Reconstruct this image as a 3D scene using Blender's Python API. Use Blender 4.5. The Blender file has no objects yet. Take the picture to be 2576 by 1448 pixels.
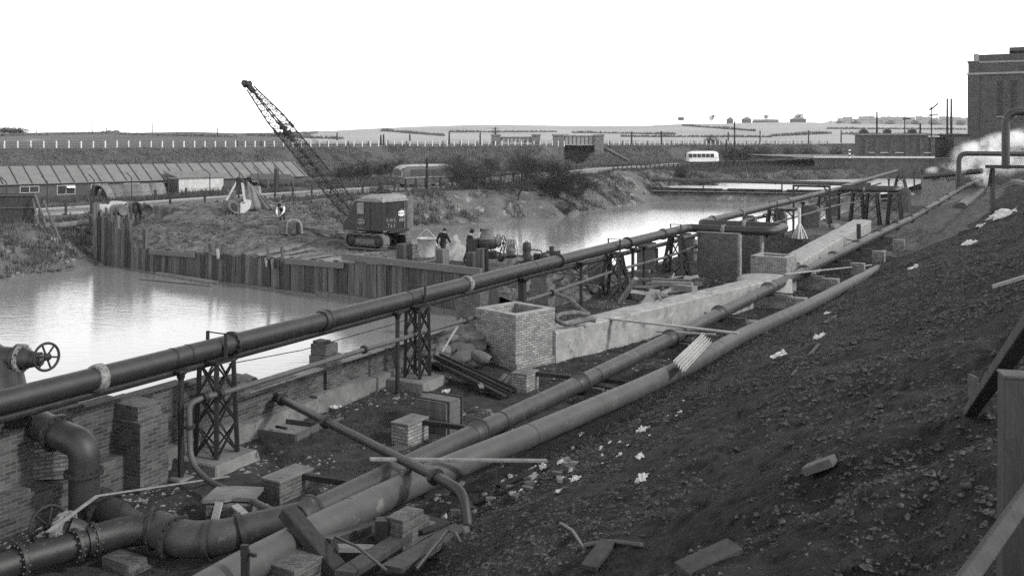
import bpy, bmesh, math, random
import numpy as np
from mathutils import Vector as V, Matrix
random.seed(7)
rng = np.random.default_rng(7)
sc = bpy.context.scene
col = sc.collection
R = math.radians

# ------------------------------------------------------------------ camera, sky, sun, exposure
CAMH, FPX, HZ, CX = 7.2, 2405.0, 353.0, 1288.0      # eye height above the valley floor; measured focal length, horizon, centre
cd = bpy.data.cameras.new("camera"); cam = bpy.data.objects.new("camera", cd); col.objects.link(cam)
cam.location = (0, 0, CAMH); cam.rotation_euler = (R(90), 0, 0)
cd.sensor_width = 36; cd.lens = FPX / 2576 * 36; cd.shift_y = -(724 - HZ) / 2576
cd.clip_start = 0.1; cd.clip_end = 9000
sc.camera = cam
SUN_EL, SUN_AZ = 32, 112          # azimuth measured clockwise from the view direction
w = bpy.data.worlds.new("World"); sc.world = w; w.use_nodes = True
nt = w.node_tree; nt.nodes.clear()
sky = nt.nodes.new('ShaderNodeTexSky'); sky.sky_type = 'NISHITA'; sky.sun_disc = False
sky.sun_elevation = R(SUN_EL); sky.sun_rotation = R(SUN_AZ)
sky.air_density = 1.0; sky.dust_density = 2.0; sky.ozone_density = 1.0
# a thin bright overcast lies over the clear sky, brightest towards the horizon; grey because the film is black and white
bw = nt.nodes.new('ShaderNodeRGBToBW'); bg = nt.nodes.new('ShaderNodeBackground'); ow = nt.nodes.new('ShaderNodeOutputWorld')
bg.inputs['Strength'].default_value = 0.1
wtc = nt.nodes.new('ShaderNodeTexCoord'); sx = nt.nodes.new('ShaderNodeSeparateXYZ'); cr = nt.nodes.new('ShaderNodeMapRange'); cr.interpolation_type = 'SMOOTHSTEP'
cr.inputs['From Min'].default_value = 0.06; cr.inputs['From Max'].default_value = 0.75; cr.inputs['To Min'].default_value = 20.0; cr.inputs['To Max'].default_value = 3.2
wad = nt.nodes.new('ShaderNodeMath'); wad.operation = 'ADD'
nt.links.new(wtc.outputs['Generated'], sx.inputs[0]); nt.links.new(sx.outputs['Z'], cr.inputs['Value'])
nt.links.new(sky.outputs[0], bw.inputs[0]); nt.links.new(bw.outputs[0], wad.inputs[0]); nt.links.new(cr.outputs[0], wad.inputs[1])
nt.links.new(wad.outputs[0], bg.inputs['Color']); nt.links.new(bg.outputs[0], ow.inputs[0])
sl = bpy.data.lights.new("sun", 'SUN'); sun = bpy.data.objects.new("sun", sl); col.objects.link(sun)
sl.energy = 2.4; sl.angle = R(5); sl.color = (1, 0.985, 0.96)
sun.rotation_euler = (R(90 - SUN_EL), 0, R(180 - SUN_AZ))
vs = sc.view_settings; vs.view_transform = 'Standard'; vs.look = 'None'; vs.gamma = 1; vs.exposure = 0.12; vs.use_curve_mapping = False
sc.cycles.max_bounces = 9; sc.cycles.transparent_max_bounces = 8; sc.cycles.volume_bounces = 7
sc.cycles.sample_clamp_indirect = 1.0; sc.cycles.sample_clamp_direct = 2.2; sc.cycles.use_denoising = False       # the fine grain suits the film

# ------------------------------------------------------------------ measuring helpers
def P(px, py, h):                                    # point of the photo known to lie at height h
    y = FPX * (CAMH - h) / (py - HZ)
    return V(((px - CX) / FPX * y, y, h))
def PD(px, py, y):                                   # point of the photo known to lie at distance y
    return V(((px - CX) / FPX * y, y, CAMH - (py - HZ) / FPX * y))
def rg(x0, y0, s):                                   # reading off an enlarged region of the photo
    k = 1 / s / 1.49069
    return lambda a, b: (x0 / 1.49069 + a * k, y0 / 1.49069 + b * k)
R1 = rg(0, 400, 2.194); R2 = rg(820, 260, 1.81); R3 = rg(1400, 400, 2.194); R4 = rg(2300, 350, 2.194)
R5 = rg(2980, 100, 1.8105); L1 = rg(0, 1060, 2.194); L2 = rg(0, 1500, 2.197); M2 = rg(900, 1500, 2.197)
M1 = rg(900, 1060, 2.194); C1 = rg(1700, 1000, 2.194); C2 = rg(2400, 700, 2.194); B1 = rg(2880, 1000, 2.194)
B2 = rg(2880, 1500, 2.197); B3 = rg(1800, 1500, 2.197); X1 = rg(1230, 690, 4.8275); X2 = rg(1560, 820, 4.293)
X3 = rg(1980, 900, 3.578); X6 = rg(820, 640, 5.57); X7 = rg(1000, 1700, 2.862); X8 = rg(3440, 500, 3.62)
U = V((math.sin(R(31)), math.cos(R(31)), 0)); N = V((U.y, -U.x, 0))     # along the pipes, and across them towards the bank
def uv(u, v, z=0.0): p = U * u + N * v; p.z = z; return p
def cline(px): return 13.34 / (0.6 - (px - CX) / FPX)                   # distance along the ground pipe
def aline(px): return 17.9 / (0.5445 - (px - CX) / FPX)                 # distance along the overhead pipe
AD = V((0.5445, 1, 0)).normalized(); AN = V((AD.y, -AD.x, 0))
def apt(y, h, off=0.0): p = V((-17.9 + 0.5445 * y, y, h)) + AN * off; return p
WALLOFF = -1.1

# ------------------------------------------------------------------ numpy noise
_perm = rng.random((256, 256))
def vn(x, y):
    xi = np.floor(x).astype(int); yi = np.floor(y).astype(int); fx = x - xi; fy = y - yi
    fx = fx * fx * (3 - 2 * fx); fy = fy * fy * (3 - 2 * fy)
    g = lambda a, b: _perm[a & 255, b & 255]
    return (g(xi, yi) * (1 - fx) + g(xi + 1, yi) * fx) * (1 - fy) + (g(xi, yi + 1) * (1 - fx) + g(xi + 1, yi + 1) * fx) * fy
def fbm(x, y, o=4, s=1.0):
    x = np.asarray(x, float) * s; y = np.asarray(y, float) * s; t = 0; a = 0.5
    for i in range(o): t = t + a * (vn(x + 17 * i, y + 31 * i) - 0.5); x = x * 2.03; y = y * 2.03; a *= 0.5
    return t
def ss(a, b, x): t = np.clip((x - a) / (b - a), 0, 1); return t * t * (3 - 2 * t)
def pdist(X, Y, pts):                                 # signed distance to a polyline, + on its left
    best = np.full(np.shape(X), 1e9); sg = np.ones(np.shape(X))
    for (ax, ay), (bx, by) in zip(pts[:-1], pts[1:]):
        dx, dy = bx - ax, by - ay; t = np.clip(((X - ax) * dx + (Y - ay) * dy) / (dx * dx + dy * dy), 0, 1)
        d = np.hypot(X - ax - t * dx, Y - ay - t * dy); s = np.sign(dx * (Y - ay) - dy * (X - ax))
        m = d < best - 1e-9; best = np.where(m, d, best); sg = np.where(m, s, sg)
    return best * sg

# ------------------------------------------------------------------ materials (grey: the place is seen on black and white film)
MATS = {}
def mat(name, lo, hi, scale=3.0, rough=0.85, bump=0.25, bscale=None, stretch=(1, 1, 1), spec=0.25, rnd=0.0, detail=8, contrast=(0.3, 0.7),
        spots=None, brick=None, metal=0.0, dist=0.02):
    m = bpy.data.materials.new(name); m.use_nodes = True; n = m.node_tree.nodes; l = m.node_tree.links
    b = n['Principled BSDF']; b.inputs['Roughness'].default_value = rough; b.inputs['Specular IOR Level'].default_value = spec
    b.inputs['Metallic'].default_value = metal
    tc = n.new('ShaderNodeTexCoord'); mp = n.new('ShaderNodeMapping'); mp.inputs['Scale'].default_value = stretch
    l.new(tc.outputs['Object'], mp.inputs['Vector'])
    oi = n.new('ShaderNodeObjectInfo')
    nz = n.new('ShaderNodeTexNoise'); nz.inputs['Scale'].default_value = scale; nz.inputs['Detail'].default_value = detail
    nz.inputs['Roughness'].default_value = 0.65
    l.new(mp.outputs[0], nz.inputs['Vector'])
    rp = n.new('ShaderNodeValToRGB'); rp.color_ramp.elements[0].position = contrast[0]; rp.color_ramp.elements[1].position = contrast[1]
    g = lambda v: (v, v, v, 1)
    rp.color_ramp.elements[0].color = g(lo); rp.color_ramp.elements[1].color = g(hi)
    l.new(nz.outputs['Fac'], rp.inputs['Fac']); out = rp.outputs[0]; hgt = None
    def mul(a, bsock=None, val=None, mode='MULTIPLY', fac=1.0):
        x = n.new('ShaderNodeMix'); x.data_type = 'RGBA'; x.blend_type = mode; x.inputs['Factor'].default_value = fac
        l.new(a, x.inputs['A'])
        if bsock: l.new(bsock, x.inputs['B'])
        else: x.inputs['B'].default_value = g(val)
        return x.outputs['Result']
    if brick:
        bt = n.new('ShaderNodeTexBrick'); l.new(tc.outputs['UV'], bt.inputs['Vector']); m['uv'] = 1
        bt.inputs['Scale'].default_value = 1.0; bt.inputs['Brick Width'].default_value = brick.get('w', 0.235); bt.inputs['Row Height'].default_value = brick.get('h', 0.078)
        bt.inputs['Mortar Size'].default_value = brick.get('m', 0.010); bt.inputs['Mortar Smooth'].default_value = 0.3; bt.inputs['Bias'].default_value = brick.get('bias', -0.1)
        bt.inputs['Color1'].default_value = g(brick['a']); bt.inputs['Color2'].default_value = g(brick['b']); bt.inputs['Mortar'].default_value = g(brick['mc'])
        out = mul(bt.outputs['Color'], out); hgt = bt.outputs['Fac']
    if spots:                                          # (colour, scale, threshold, softness) blotches: lime, rust, dirt
        for (c, s, th, so) in spots:
            n2 = n.new('ShaderNodeTexNoise'); n2.inputs['Scale'].default_value = s; n2.inputs['Detail'].default_value = 6; n2.inputs['Roughness'].default_value = 0.7
            l.new(mp.outputs[0], n2.inputs['Vector'])
            mr = n.new('ShaderNodeMapRange'); mr.inputs['From Min'].default_value = th; mr.inputs['From Max'].default_value = th + so
            l.new(n2.outputs['Fac'], mr.inputs['Value'])
            x = n.new('ShaderNodeMix'); x.data_type = 'RGBA'; l.new(mr.outputs[0], x.inputs['Factor']); l.new(out, x.inputs['A']); x.inputs['B'].default_value = g(c); out = x.outputs['Result']
    if rnd:
        mr = n.new('ShaderNodeMapRange'); mr.inputs['To Min'].default_value = 1 - rnd; mr.inputs['To Max'].default_value = 1 + rnd
        l.new(oi.outputs['Random'], mr.inputs['Value']); out = mul(out, mr.outputs[0])
    l.new(out, b.inputs['Base Color'])
    if bump:
        nb = n.new('ShaderNodeTexNoise'); nb.inputs['Scale'].default_value = bscale or scale * 6; nb.inputs['Detail'].default_value = 5
        l.new(mp.outputs[0], nb.inputs['Vector'])
        bp = n.new('ShaderNodeBump'); bp.inputs['Strength'].default_value = bump; bp.inputs['Distance'].default_value = dist
        if hgt:
            mx = n.new('ShaderNodeMath'); mx.operation = 'MULTIPLY_ADD'; mx.inputs[1].default_value = -0.8; l.new(hgt, mx.inputs[0]); l.new(nb.outputs['Fac'], mx.inputs[2])
            l.new(mx.outputs[0], bp.inputs['Height'])
        else: l.new(nb.outputs['Fac'], bp.inputs['Height'])
        l.new(bp.outputs[0], b.inputs['Normal'])
    MATS[name] = m
    return m
iron = mat('black iron', .013, .028, 2.5, .5, .3, 60, spec=.5, spots=[(.07, 5, .63, .12), (.012, 9, .62, .1)])
iron2 = mat('sooty pipe iron', .026, .055, 2.2, .52, .3, 50, spec=.5, spots=[(.13, 3.2, .60, .12), (.02, 7, .63, .1)])
lag = mat('pale coated pipe', .06, .092, 1.6, .52, .15, 120, spec=.3, spots=[(.17, 3.5, .61, .1), (.05, 6, .64, .1)])
steel = mat('dark steelwork', .012, .024, 5, .6, .25, 50, spec=.35, spots=[(.05, 9, .64, .1)])
limed = mat('whitened steel', .3, .5, 5, .8, .3, 40, spots=[(.12, 4, .6, .1)])
lime = mat('limed joint', .11, .26, 9, .9, .4, 60, spots=[(.035, 11, .54, .08)])
brickdark = mat('old sooty brick', .55, 1.25, 1.6, .9, .5, 90, brick=dict(a=.045, b=.115, mc=.12), spots=[(.2, 2.3, .64, .12), (.02, 1.4, .60, .15)])
brickpale = mat('grey stock brick', .7, 1.15, 3, .88, .5, 90, brick=dict(a=.085, b=.2, mc=.05), spots=[(.05, 2.2, .62, .15)])
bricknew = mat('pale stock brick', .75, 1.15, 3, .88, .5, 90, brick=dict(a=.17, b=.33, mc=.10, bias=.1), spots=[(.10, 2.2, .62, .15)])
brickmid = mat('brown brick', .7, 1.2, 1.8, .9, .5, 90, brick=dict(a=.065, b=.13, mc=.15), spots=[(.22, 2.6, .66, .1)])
brickplain = mat('single brick', .07, .2, 4, .9, .4, 40, rnd=.5)
conc = mat('rough concrete', .22, .36, 2.4, .9, .7, 30, contrast=(.34, .66), spots=[(.13, 1.3, .57, .1), (.44, 7, .62, .08), (.09, 12, .66, .06)])
concdirty = mat('dirty concrete', .10, .2, 2.2, .92, .6, 40, spots=[(.05, 4, .58, .12)])
wood = mat('weathered plank', .10, .2, 6, .85, .4, 30, stretch=(1, 1, .12), rnd=.35)
muddy = mat('muddy plank', .09, .24, 3, .9, .5, 25, rnd=.4, spots=[(.05, 4, .56, .12)])
woodpale = mat('pale plank', .2, .34, 7, .8, .35, 30, rnd=.25, spots=[(.09, 6, .62, .1)])
pilewood = mat('driven pile timber', .03, .115, 7, .9, .5, 35, stretch=(1.4, 1.4, .10), rnd=.55, spots=[(.3, 3, .66, .1), (.03, 2, .6, .12)])
walerm = mat('waler timber', .085, .15, 8, .85, .4, 40, spots=[(.05, 7, .64, .08)])
tarwood = mat('tarred timber', .015, .035, 8, .85, .4, 40, stretch=(1, 1, .2), rnd=.3, spots=[(.07, 7, .65, .08)])
railwood = mat('dull rail timber', .03, .06, 8, .85, .4, 40, stretch=(1, 1, .2), spots=[(.09, 7, .64, .08)])
midwood = mat('grey timber', .05, .10, 8, .85, .4, 40, rnd=.4, spots=[(.16, 7, .64, .08)])
paper = mat('white paper', .36, .62, 8, .9, .2, 20, spots=[(.15, 9, .6, .08)])
sack = mat('hessian sack', .085, .17, 5, .95, .5, 60, rnd=.4)
ash = mat('coal ash', .009, .040, 7, .95, 1.0, 30, contrast=(.36, .66), spots=[(.11, 55, .64, .05), (.075, 21, .65, .06), (.006, 3.5, .60, .1), (.055, 1.2, .66, .08)], dist=.09)
clink = mat('clinker', .010, .11, 26, .95, .4, 80, contrast=(.38, .68), detail=2, spots=[(.17, 17, .66, .05)])
gravelm = mat('ridge gravel', .03, .14, 30, .95, .3, 80, contrast=(.4, .65), detail=2)
floorm = mat('trampled grass and cinders', .019, .062, 2.4, .95, .9, 40, spots=[(.10, 22, .62, .07), (.015, 2, .60, .12)], dist=.05)
dustm = mat('dusty trodden ground', .045, .11, 1.8, .95, .8, 25, spots=[(.17, 9, .64, .07), (.025, 2.5, .62, .1)], dist=.05)
grassm = mat('dry grass', .035, .09, 1.2, .95, 0, spots=[(.15, 3, .62, .1), (.02, .7, .6, .1)])
grassdk = mat('dark winter grass', .026, .06, 2, .95, 0)
bankm = mat('rough grass bank', .055, .15, .55, .95, .9, 6, spots=[(.27, .8, .56, .1), (.03, .5, .60, .12)], dist=.12)
scrubm = mat('embankment turf', .05, .105, .16, .95, .8, 3, spots=[(.12, .9, .63, .1), (.02, .3, .62, .12)], dist=.2)
fillm = mat('tipped spoil', .05, .19, 1.6, .95, 1.0, 12, contrast=(.36, .66), spots=[(.34, 8, .62, .06), (.03, 3.3, .58, .08)], dist=.14)
pave = mat('pavement', .22, .32, .8, .9, .2, 8, spots=[(.12, .5, .56, .12)])
roadm = mat('concrete road', .12, .18, .5, .9, .2, 8, spots=[(.17, .4, .58, .12)])
fielddk = mat('dull winter fields', .06, .10, .02, .95, .5, .3, spots=[(.05, .012, .56, .05), (.16, .02, .62, .04)], dist=.4)
fieldm = mat('stubble fields', .25, .36, .012, .95, .5, .3, spots=[(.13, .006, .58, .04), (.38, .009, .62, .03)], dist=.4)
hedgem = mat('hedgerow', .075, .13, .4, .95, 0)  # grey lifted so distance haze is painted into the hedges
scrubbl = mat('dead weeds', .065, .135, .5, .95, 0, spots=[(.15, 1.2, .62, .1), (.025, .6, .62, .1)])
twigm = mat('bare twigs', .026, .055, 3, .95, 0, rnd=.3)
paintdk = mat('dull cab paint', .010, .018, 2, .45, .08, 30, spec=.4, spots=[(.045, 5, .63, .12)])
dustytop = mat('dusty roof steel', .16, .26, 3, .8, .2, 40)
white = mat('white paint', .62, .78, 6, .6, .1, 40)
postwhite = mat('concrete post', .42, .58, 3, .9, .1, 20)
dustmetal = mat('muddy steel', .06, .16, 5, .8, .4, 40, spots=[(.26, 6, .6, .1)])
roofm = mat('felt roof', .135, .19, .9, .9, .3, 8)
boardm = mat('weatherboard', .05, .08, 1.2, .85, .2, 12)
rustsheet = mat('nissen sheet', .10, .2, 1.5, .8, .2, 15, spots=[(.32, 2, .6, .1)])
whitewash = mat('whitewashed wall', .30, .5, 2, .9, .3, 20, spots=[(.14, 2.5, .6, .1)])
glass = mat('window glass', .015, .03, 2, .3, 0, spec=.3)
busdark = mat('coach paint', .05, .075, 2, .55, 0, spec=.25)
buspale = mat('pale coach paint', .6, .75, 2, .3, 0, spec=.5)
rubber = mat('tyre', .012, .02, 9, .9, .1)
skin = mat('skin', .28, .36, 9, .6, 0)
clothdk = mat('dark cloth', .010, .02, 12, .95, .2, 90)
clothmid = mat('brown cloth', .03, .05, 12, .95, .2, 90)
shirt = mat('white shirt', .6, .75, 12, .9, .1, 60)
hairm = mat('hair', .012, .02, 20, .8, 0)
tarp = mat('canvas sheet', .12, .19, 2, .9, .3, 14)
sandm = mat('sand heap', .2, .38, 3, .95, .8, 22, spots=[(.12, 6, .62, .08)], dist=.06)
canal = mat('dark brick works', .7, 1.2, .8, .9, .2, 30, brick=dict(a=.055, b=.095, mc=.075), spots=[(.045, .3, .6, .15)])
band = mat('stone band', .2, .28, 2, .9, .2, 10)
corr = mat('galvanised sheet', .36, .48, 3, .55, .1, 30, spec=.5, spots=[(.22, 4, .62, .1)])
stone = mat('pale stone', .14, .34, 6, .95, .4, 30, rnd=.5)

# ------------------------------------------------------------------ mesh builder
PM = {}
def pmat(o): return PM.get(o.name, Matrix.Identity(4)) if o else Matrix.Identity(4)
def perp(d):
    d = d.normalized(); a = V((0, 0, 1)) if abs(d.z) < .93 else V((1, 0, 0))
    x = d.cross(a).normalized(); return x, x.cross(d).normalized()
class MB:
    def __init__(s): s.v = []; s.f = []; s.s = []
    def add(s, vs, fs, smooth=False):
        k = len(s.v); s.v += [V(p) for p in vs]; s.f += [tuple(i + k for i in f) for f in fs]; s.s += [smooth] * len(fs); return s
    def hexa(s, p):                                     # 8 corners: bottom ring, top ring
        return s.add(p, [(3, 2, 1, 0), (4, 5, 6, 7), (0, 1, 5, 4), (1, 2, 6, 5), (2, 3, 7, 6), (3, 0, 4, 7)])
    def box(s, c, dx, dy, dz, ax=None, rz=0.0, tp=1.0, base=True):      # c = centre of the base
        c = V(c); ax = V(ax).normalized() if ax is not None else V((math.cos(rz), math.sin(rz), 0)); ay = V((-ax.y, ax.x, 0)); up = V((0, 0, 1))
        if not base: c = c - up * dz / 2
        q = [(-.5, -.5), (.5, -.5), (.5, .5), (-.5, .5)]
        return s.hexa([c + ax * a * dx + ay * b * dy for a, b in q] + [c + ax * a * dx * tp + ay * b * dy * tp + up * dz for a, b in q])
    def beam(s, a, b, wd, hg, roll=0.0):
        a = V(a); b = V(b); x, y = perp(b - a)
        if roll: c, k = math.cos(roll), math.sin(roll); x, y = x * c + y * k, y * c - x * k
        q = [(-.5, -.5), (-.5, .5), (.5, .5), (.5, -.5)]
        return s.hexa([a + x * i * wd + y * j * hg for i, j in q] + [b + x * i * wd + y * j * hg for i, j in q])
    def tube(s, pts, r, n=12, caps=True, smooth=True):
        pts = [V(p) for p in pts]; m = len(pts); rr = r if isinstance(r, (list, tuple)) else [r] * m
        x, y = perp(pts[1] - pts[0]); vs = []; fs = []
        for i, p in enumerate(pts):
            d = (pts[min(i + 1, m - 1)] - pts[max(i - 1, 0)]).normalized()
            x = (x - d * x.dot(d)).normalized(); y = d.cross(x)
            vs += [p + (x * math.cos(2 * math.pi * k / n) + y * math.sin(2 * math.pi * k / n)) * rr[i] for k in range(n)]
        for i in range(m - 1):
            for k in range(n): fs.append((i * n + k, i * n + (k + 1) % n, (i + 1) * n + (k + 1) % n, (i + 1) * n + k))
        s.add(vs, fs, smooth)
        if caps: s.add(vs[:n], [tuple(range(n))[::-1]]); s.add(vs[-n:], [tuple(range(n))])
        return s
    def lathe(s, o, ax, prof, n=24, smooth=True):       # prof: (radius, distance along ax)
        o = V(o); ax = V(ax).normalized(); x, y = perp(ax); vs = []; fs = []
        for r, t in prof: vs += [o + ax * t + (x * math.cos(2 * math.pi * k / n) + y * math.sin(2 * math.pi * k / n)) * r for k in range(n)]
        for i in range(len(prof) - 1):
            for k in range(n): fs.append((i * n + k, i * n + (k + 1) % n, (i + 1) * n + (k + 1) % n, (i + 1) * n + k))
        return s.add(vs, fs, smooth)
    def ring(s, o, ax, r0, r1, wd, n=28):
        s.lathe(o, ax, [(r0, -wd / 2), (r1, -wd / 2)], n, False); s.lathe(o, ax, [(r1, -wd / 2), (r1, wd / 2)], n, True); return s.lathe(o, ax, [(r1, wd / 2), (r0, wd / 2), (r0, -wd / 2)], n, False)
    def prism(s, poly, ex):                             # closed outline pushed along ex
        k = len(poly); ex = V(ex); p = [V(q) for q in poly]
        return s.add(p + [q + ex for q in p], [tuple(range(k))[::-1], tuple(range(k, 2 * k))] + [(i, (i + 1) % k, (i + 1) % k + k, i + k) for i in range(k)])
    def sph(s, c, rx, ry, rz, nu=12, nv=8, ax=None, jit=0.0):
        c = V(c); ax = V(ax).normalized() if ax is not None else V((1, 0, 0)); x, y = ax, None; a, b = perp(ax); vs = []; fs = []
        for j in range(nv + 1):
            th = math.pi * j / nv
            for i in range(nu):
                ph = 2 * math.pi * i / nu; k = 1 + random.uniform(-jit, jit)
                vs.append(c + (x * math.cos(th) * rx + a * math.sin(th) * math.cos(ph) * ry + b * math.sin(th) * math.sin(ph) * rz) * k)
        for j in range(nv):
            for i in range(nu): fs.append((j * nu + i, (j + 1) * nu + i, (j + 1) * nu + (i + 1) % nu, j * nu + (i + 1) % nu))
        return s.add(vs, fs, True)
    def build(s, name, m, parent=None, local=False, bevel=0.0):
        if parent is None: lo = V((sum(p.x for p in s.v) / len(s.v), sum(p.y for p in s.v) / len(s.v), min(p.z for p in s.v))); inv = Matrix.Translation(-lo)
        else: lo = V((0, 0, 0)); inv = Matrix.Identity(4) if local else pmat(parent).inverted()
        return mesh_obj(name, [inv @ p for p in s.v], s.f, m, parent, s.s, lo, bevel)
def mesh_obj(name, vs, fs, m, parent=None, smooth=None, loc=(0, 0, 0), bevel=0.0):
    me = bpy.data.meshes.new(name); me.from_pydata([tuple(p) for p in vs], [], fs); me.materials.append(m)
    if smooth is not None: me.polygons.foreach_set('use_smooth', smooth if not isinstance(smooth, bool) else [smooth] * len(me.polygons))
    if m.get('uv'):
        ul = me.uv_layers.new(name='UV'); d = np.zeros(len(me.loops) * 2); k = 0
        for p in me.polygons:
            nn = p.normal
            if abs(nn.z) > .8: t, b = V((1, 0, 0)), V((0, 1, 0))
            else: t = V((-nn.y, nn.x, 0)).normalized(); b = V((0, 0, 1))
            for li in p.loop_indices:
                c = me.vertices[me.loops[li].vertex_index].co; d[li * 2] = c.dot(t) + 3.7; d[li * 2 + 1] = c.dot(b)
        ul.data.foreach_set('uv', d)
    bm = bmesh.new(); bm.from_mesh(me); bmesh.ops.recalc_face_normals(bm, faces=bm.faces); bm.to_mesh(me); bm.free()
    me.validate(); o = bpy.data.objects.new(name, me); col.objects.link(o); o.location = loc
    if bevel: bv = o.modifiers.new('bevel', 'BEVEL'); bv.width = bevel; bv.segments = 1; bv.limit_method = 'ANGLE'
    if parent: o.parent = parent; PM[o.name] = pmat(parent)
    return o
def tag(o, label, cat, group=None, kind=None):
    if label: o['label'] = label
    if cat: o['category'] = cat
    if group: o['group'] = group
    if kind: o['kind'] = kind
    return o
def thing(name, label, cat, loc=(0, 0, 0), rz=0.0, group=None):
    o = bpy.data.objects.new(name, None); col.objects.link(o); o.location = loc; o.rotation_euler = (0, 0, rz); o.empty_display_size = .3
    PM[o.name] = Matrix.Translation(V(loc)) @ Matrix.Rotation(rz, 4, 'Z'); return tag(o, label, cat, group)
def dup(o, loc, rz=None, label=None, scale=None):
    r = o.copy(); col.objects.link(r); r.location = loc
    if rz is not None: r.rotation_euler = (0, 0, rz)
    if scale: r.scale = scale
    if label: r['label'] = label
    for ch in list(o.children):
        c = ch.copy(); col.objects.link(c); c.parent = r
        for g in list(ch.children): d = g.copy(); col.objects.link(d); d.parent = c
    return r
def grid(name, X, Y, Z, m, kind='structure', smooth=True):
    nr, nc = X.shape; co = np.stack([X, Y, Z], -1).reshape(-1, 3); i = np.arange(nr * nc).reshape(nr, nc)
    q = np.stack([i[:-1, :-1], i[:-1, 1:], i[1:, 1:], i[1:, :-1]], -1).reshape(-1, 4)
    return fast(name, co, q, m, kind, smooth)
def fast(name, co, q, m, kind=None, smooth=False, parent=None):
    me = bpy.data.meshes.new(name); nf, k = q.shape; me.vertices.add(len(co)); me.vertices.foreach_set('co', co.astype(np.float32).ravel())
    me.loops.add(nf * k); me.loops.foreach_set('vertex_index', q.astype(np.int32).ravel())
    me.polygons.add(nf); me.polygons.foreach_set('loop_start', np.arange(0, nf * k, k, dtype=np.int32))
    me.polygons.foreach_set('use_smooth', np.full(nf, smooth)); me.materials.append(m); me.update(calc_edges=True); me.validate()
    o = bpy.data.objects.new(name, me); col.objects.link(o)
    if kind: o['kind'] = kind
    if parent: o.parent = parent
    return o
def fillet(pts, r, k=8):                                # round the corners of a pipe run
    pts = [V(p) for p in pts]; out = [pts[0]]
    for i in range(1, len(pts) - 1):
        a, b, c = pts[i - 1], pts[i], pts[i + 1]; rr = r[i - 1] if isinstance(r, (list, tuple)) else r
        rr = min(rr, (a - b).length * .49, (c - b).length * .49); p0 = b + (a - b).normalized() * rr; p1 = b + (c - b).normalized() * rr
        for j in range(k + 1): t = j / k; out.append(p0 * (1 - t) ** 2 + b * 2 * t * (1 - t) + p1 * t * t)
    out.append(pts[-1]); return out
def lerp(a, b, t): return V(a) * (1 - t) + V(b) * t

# ================================================================== TERRAIN AND WATER
WL = [(-75, 25), (-45, 45), (-30.6, 56.6), (-28.8, 59.5), (-27.6, 64), (-25, 71), (-16.5, 72.5), (-15, 79), (-10, 88), (-1.7, 96.2), (4.7, 102), (14.8, 121), (20.5, 131), (25, 143), (34, 154), (52, 165), (80, 176), (130, 190)]
EMB = [(-200, 50), (-80, 150), (16, 230), (112, 310), (230, 408)]               # top edge of the railway embankment
EMH = 6.0
RD3 = [(-150, -10, -.2), (-75, 66, -.2), (-47.5, 97, -.1), (-34, 113, .2), (-12, 124, 1.0), (-.8, 147, 1.2), (20, 190, 1.4), (46, 234, 1.5), (80, 300, 2.5), (110, 380, 3)]
ROAD = [p[:2] for p in RD3]; RWID = 3.4
BRC = V((16.0, 229, 0))                                                         # middle of the bridge opening
def rlevel(X, Y): return np.interp(X + .45 * (Y - 110), [-90, -47, -34, -8, 16, 56, 100], [-.2, -.1, .2, 1.0, 1.2, 1.4, 1.5])
def hfar(X, Y):
    X = np.asarray(X, float); Y = np.asarray(Y, float)
    d = pdist(X, Y, WL); e = -pdist(X, Y, EMB); rd = np.abs(pdist(X, Y, ROAD))
    n1 = fbm(X, Y, 5, .22); n2 = fbm(X + 50, Y, 4, .9)
    crest = np.interp(X, [-60, -30, -15, -5, 5, 15, 22, 35, 60], [1.2, 1.4, 1.7, 1.95, 2.0, 2.7, 2.5, 1.7, 1.8])
    bank = -1.6 + (crest + 1.6) * ss(-1.6, 6.0, d + n1 * 3.2) ** .85 + n1 * .8 + n2 * .3
    bank = np.where(d > 0, np.maximum(bank, -.95 + .3 * np.minimum(d, 3)), bank)
    lev = rlevel(X, Y); flat = lev + n1 * .25; f = ss(7, 15, d); h = bank * (1 - f) + flat * f
    k = ss(RWID + .4, RWID + 2.6, rd); h = h * k + (lev - .06) * (1 - k)
    em = lev + (EMH - lev) * ss(13, 0, e) ** .85 + n1 * .9 * ss(14, 9, e) * ss(-.5, 2.5, e)
    h = np.where(e < 13, np.maximum(h, em), h)
    h = np.where(e < 0, EMH, h)
    h = np.where((X > 26) & (Y > 140) & (d > 5), np.maximum(h, np.minimum(1.2 + (X - 26) * .024 * ss(140, 175, Y), 4)), h)
    ax, ay = X - BRC.x, Y - BRC.y                                               # roadway through the bridge
    a = ax * .30 + ay * .954; b = ax * .954 - ay * .30
    tun = (np.abs(b) < 3.7) & (a > -14) & (a < 18); h = np.where(tun, 1.1, h)
    return h
def adapt(lo, hi, n, k=1.0): return lo + (hi - lo) * np.linspace(0, 1, n) ** k
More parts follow.
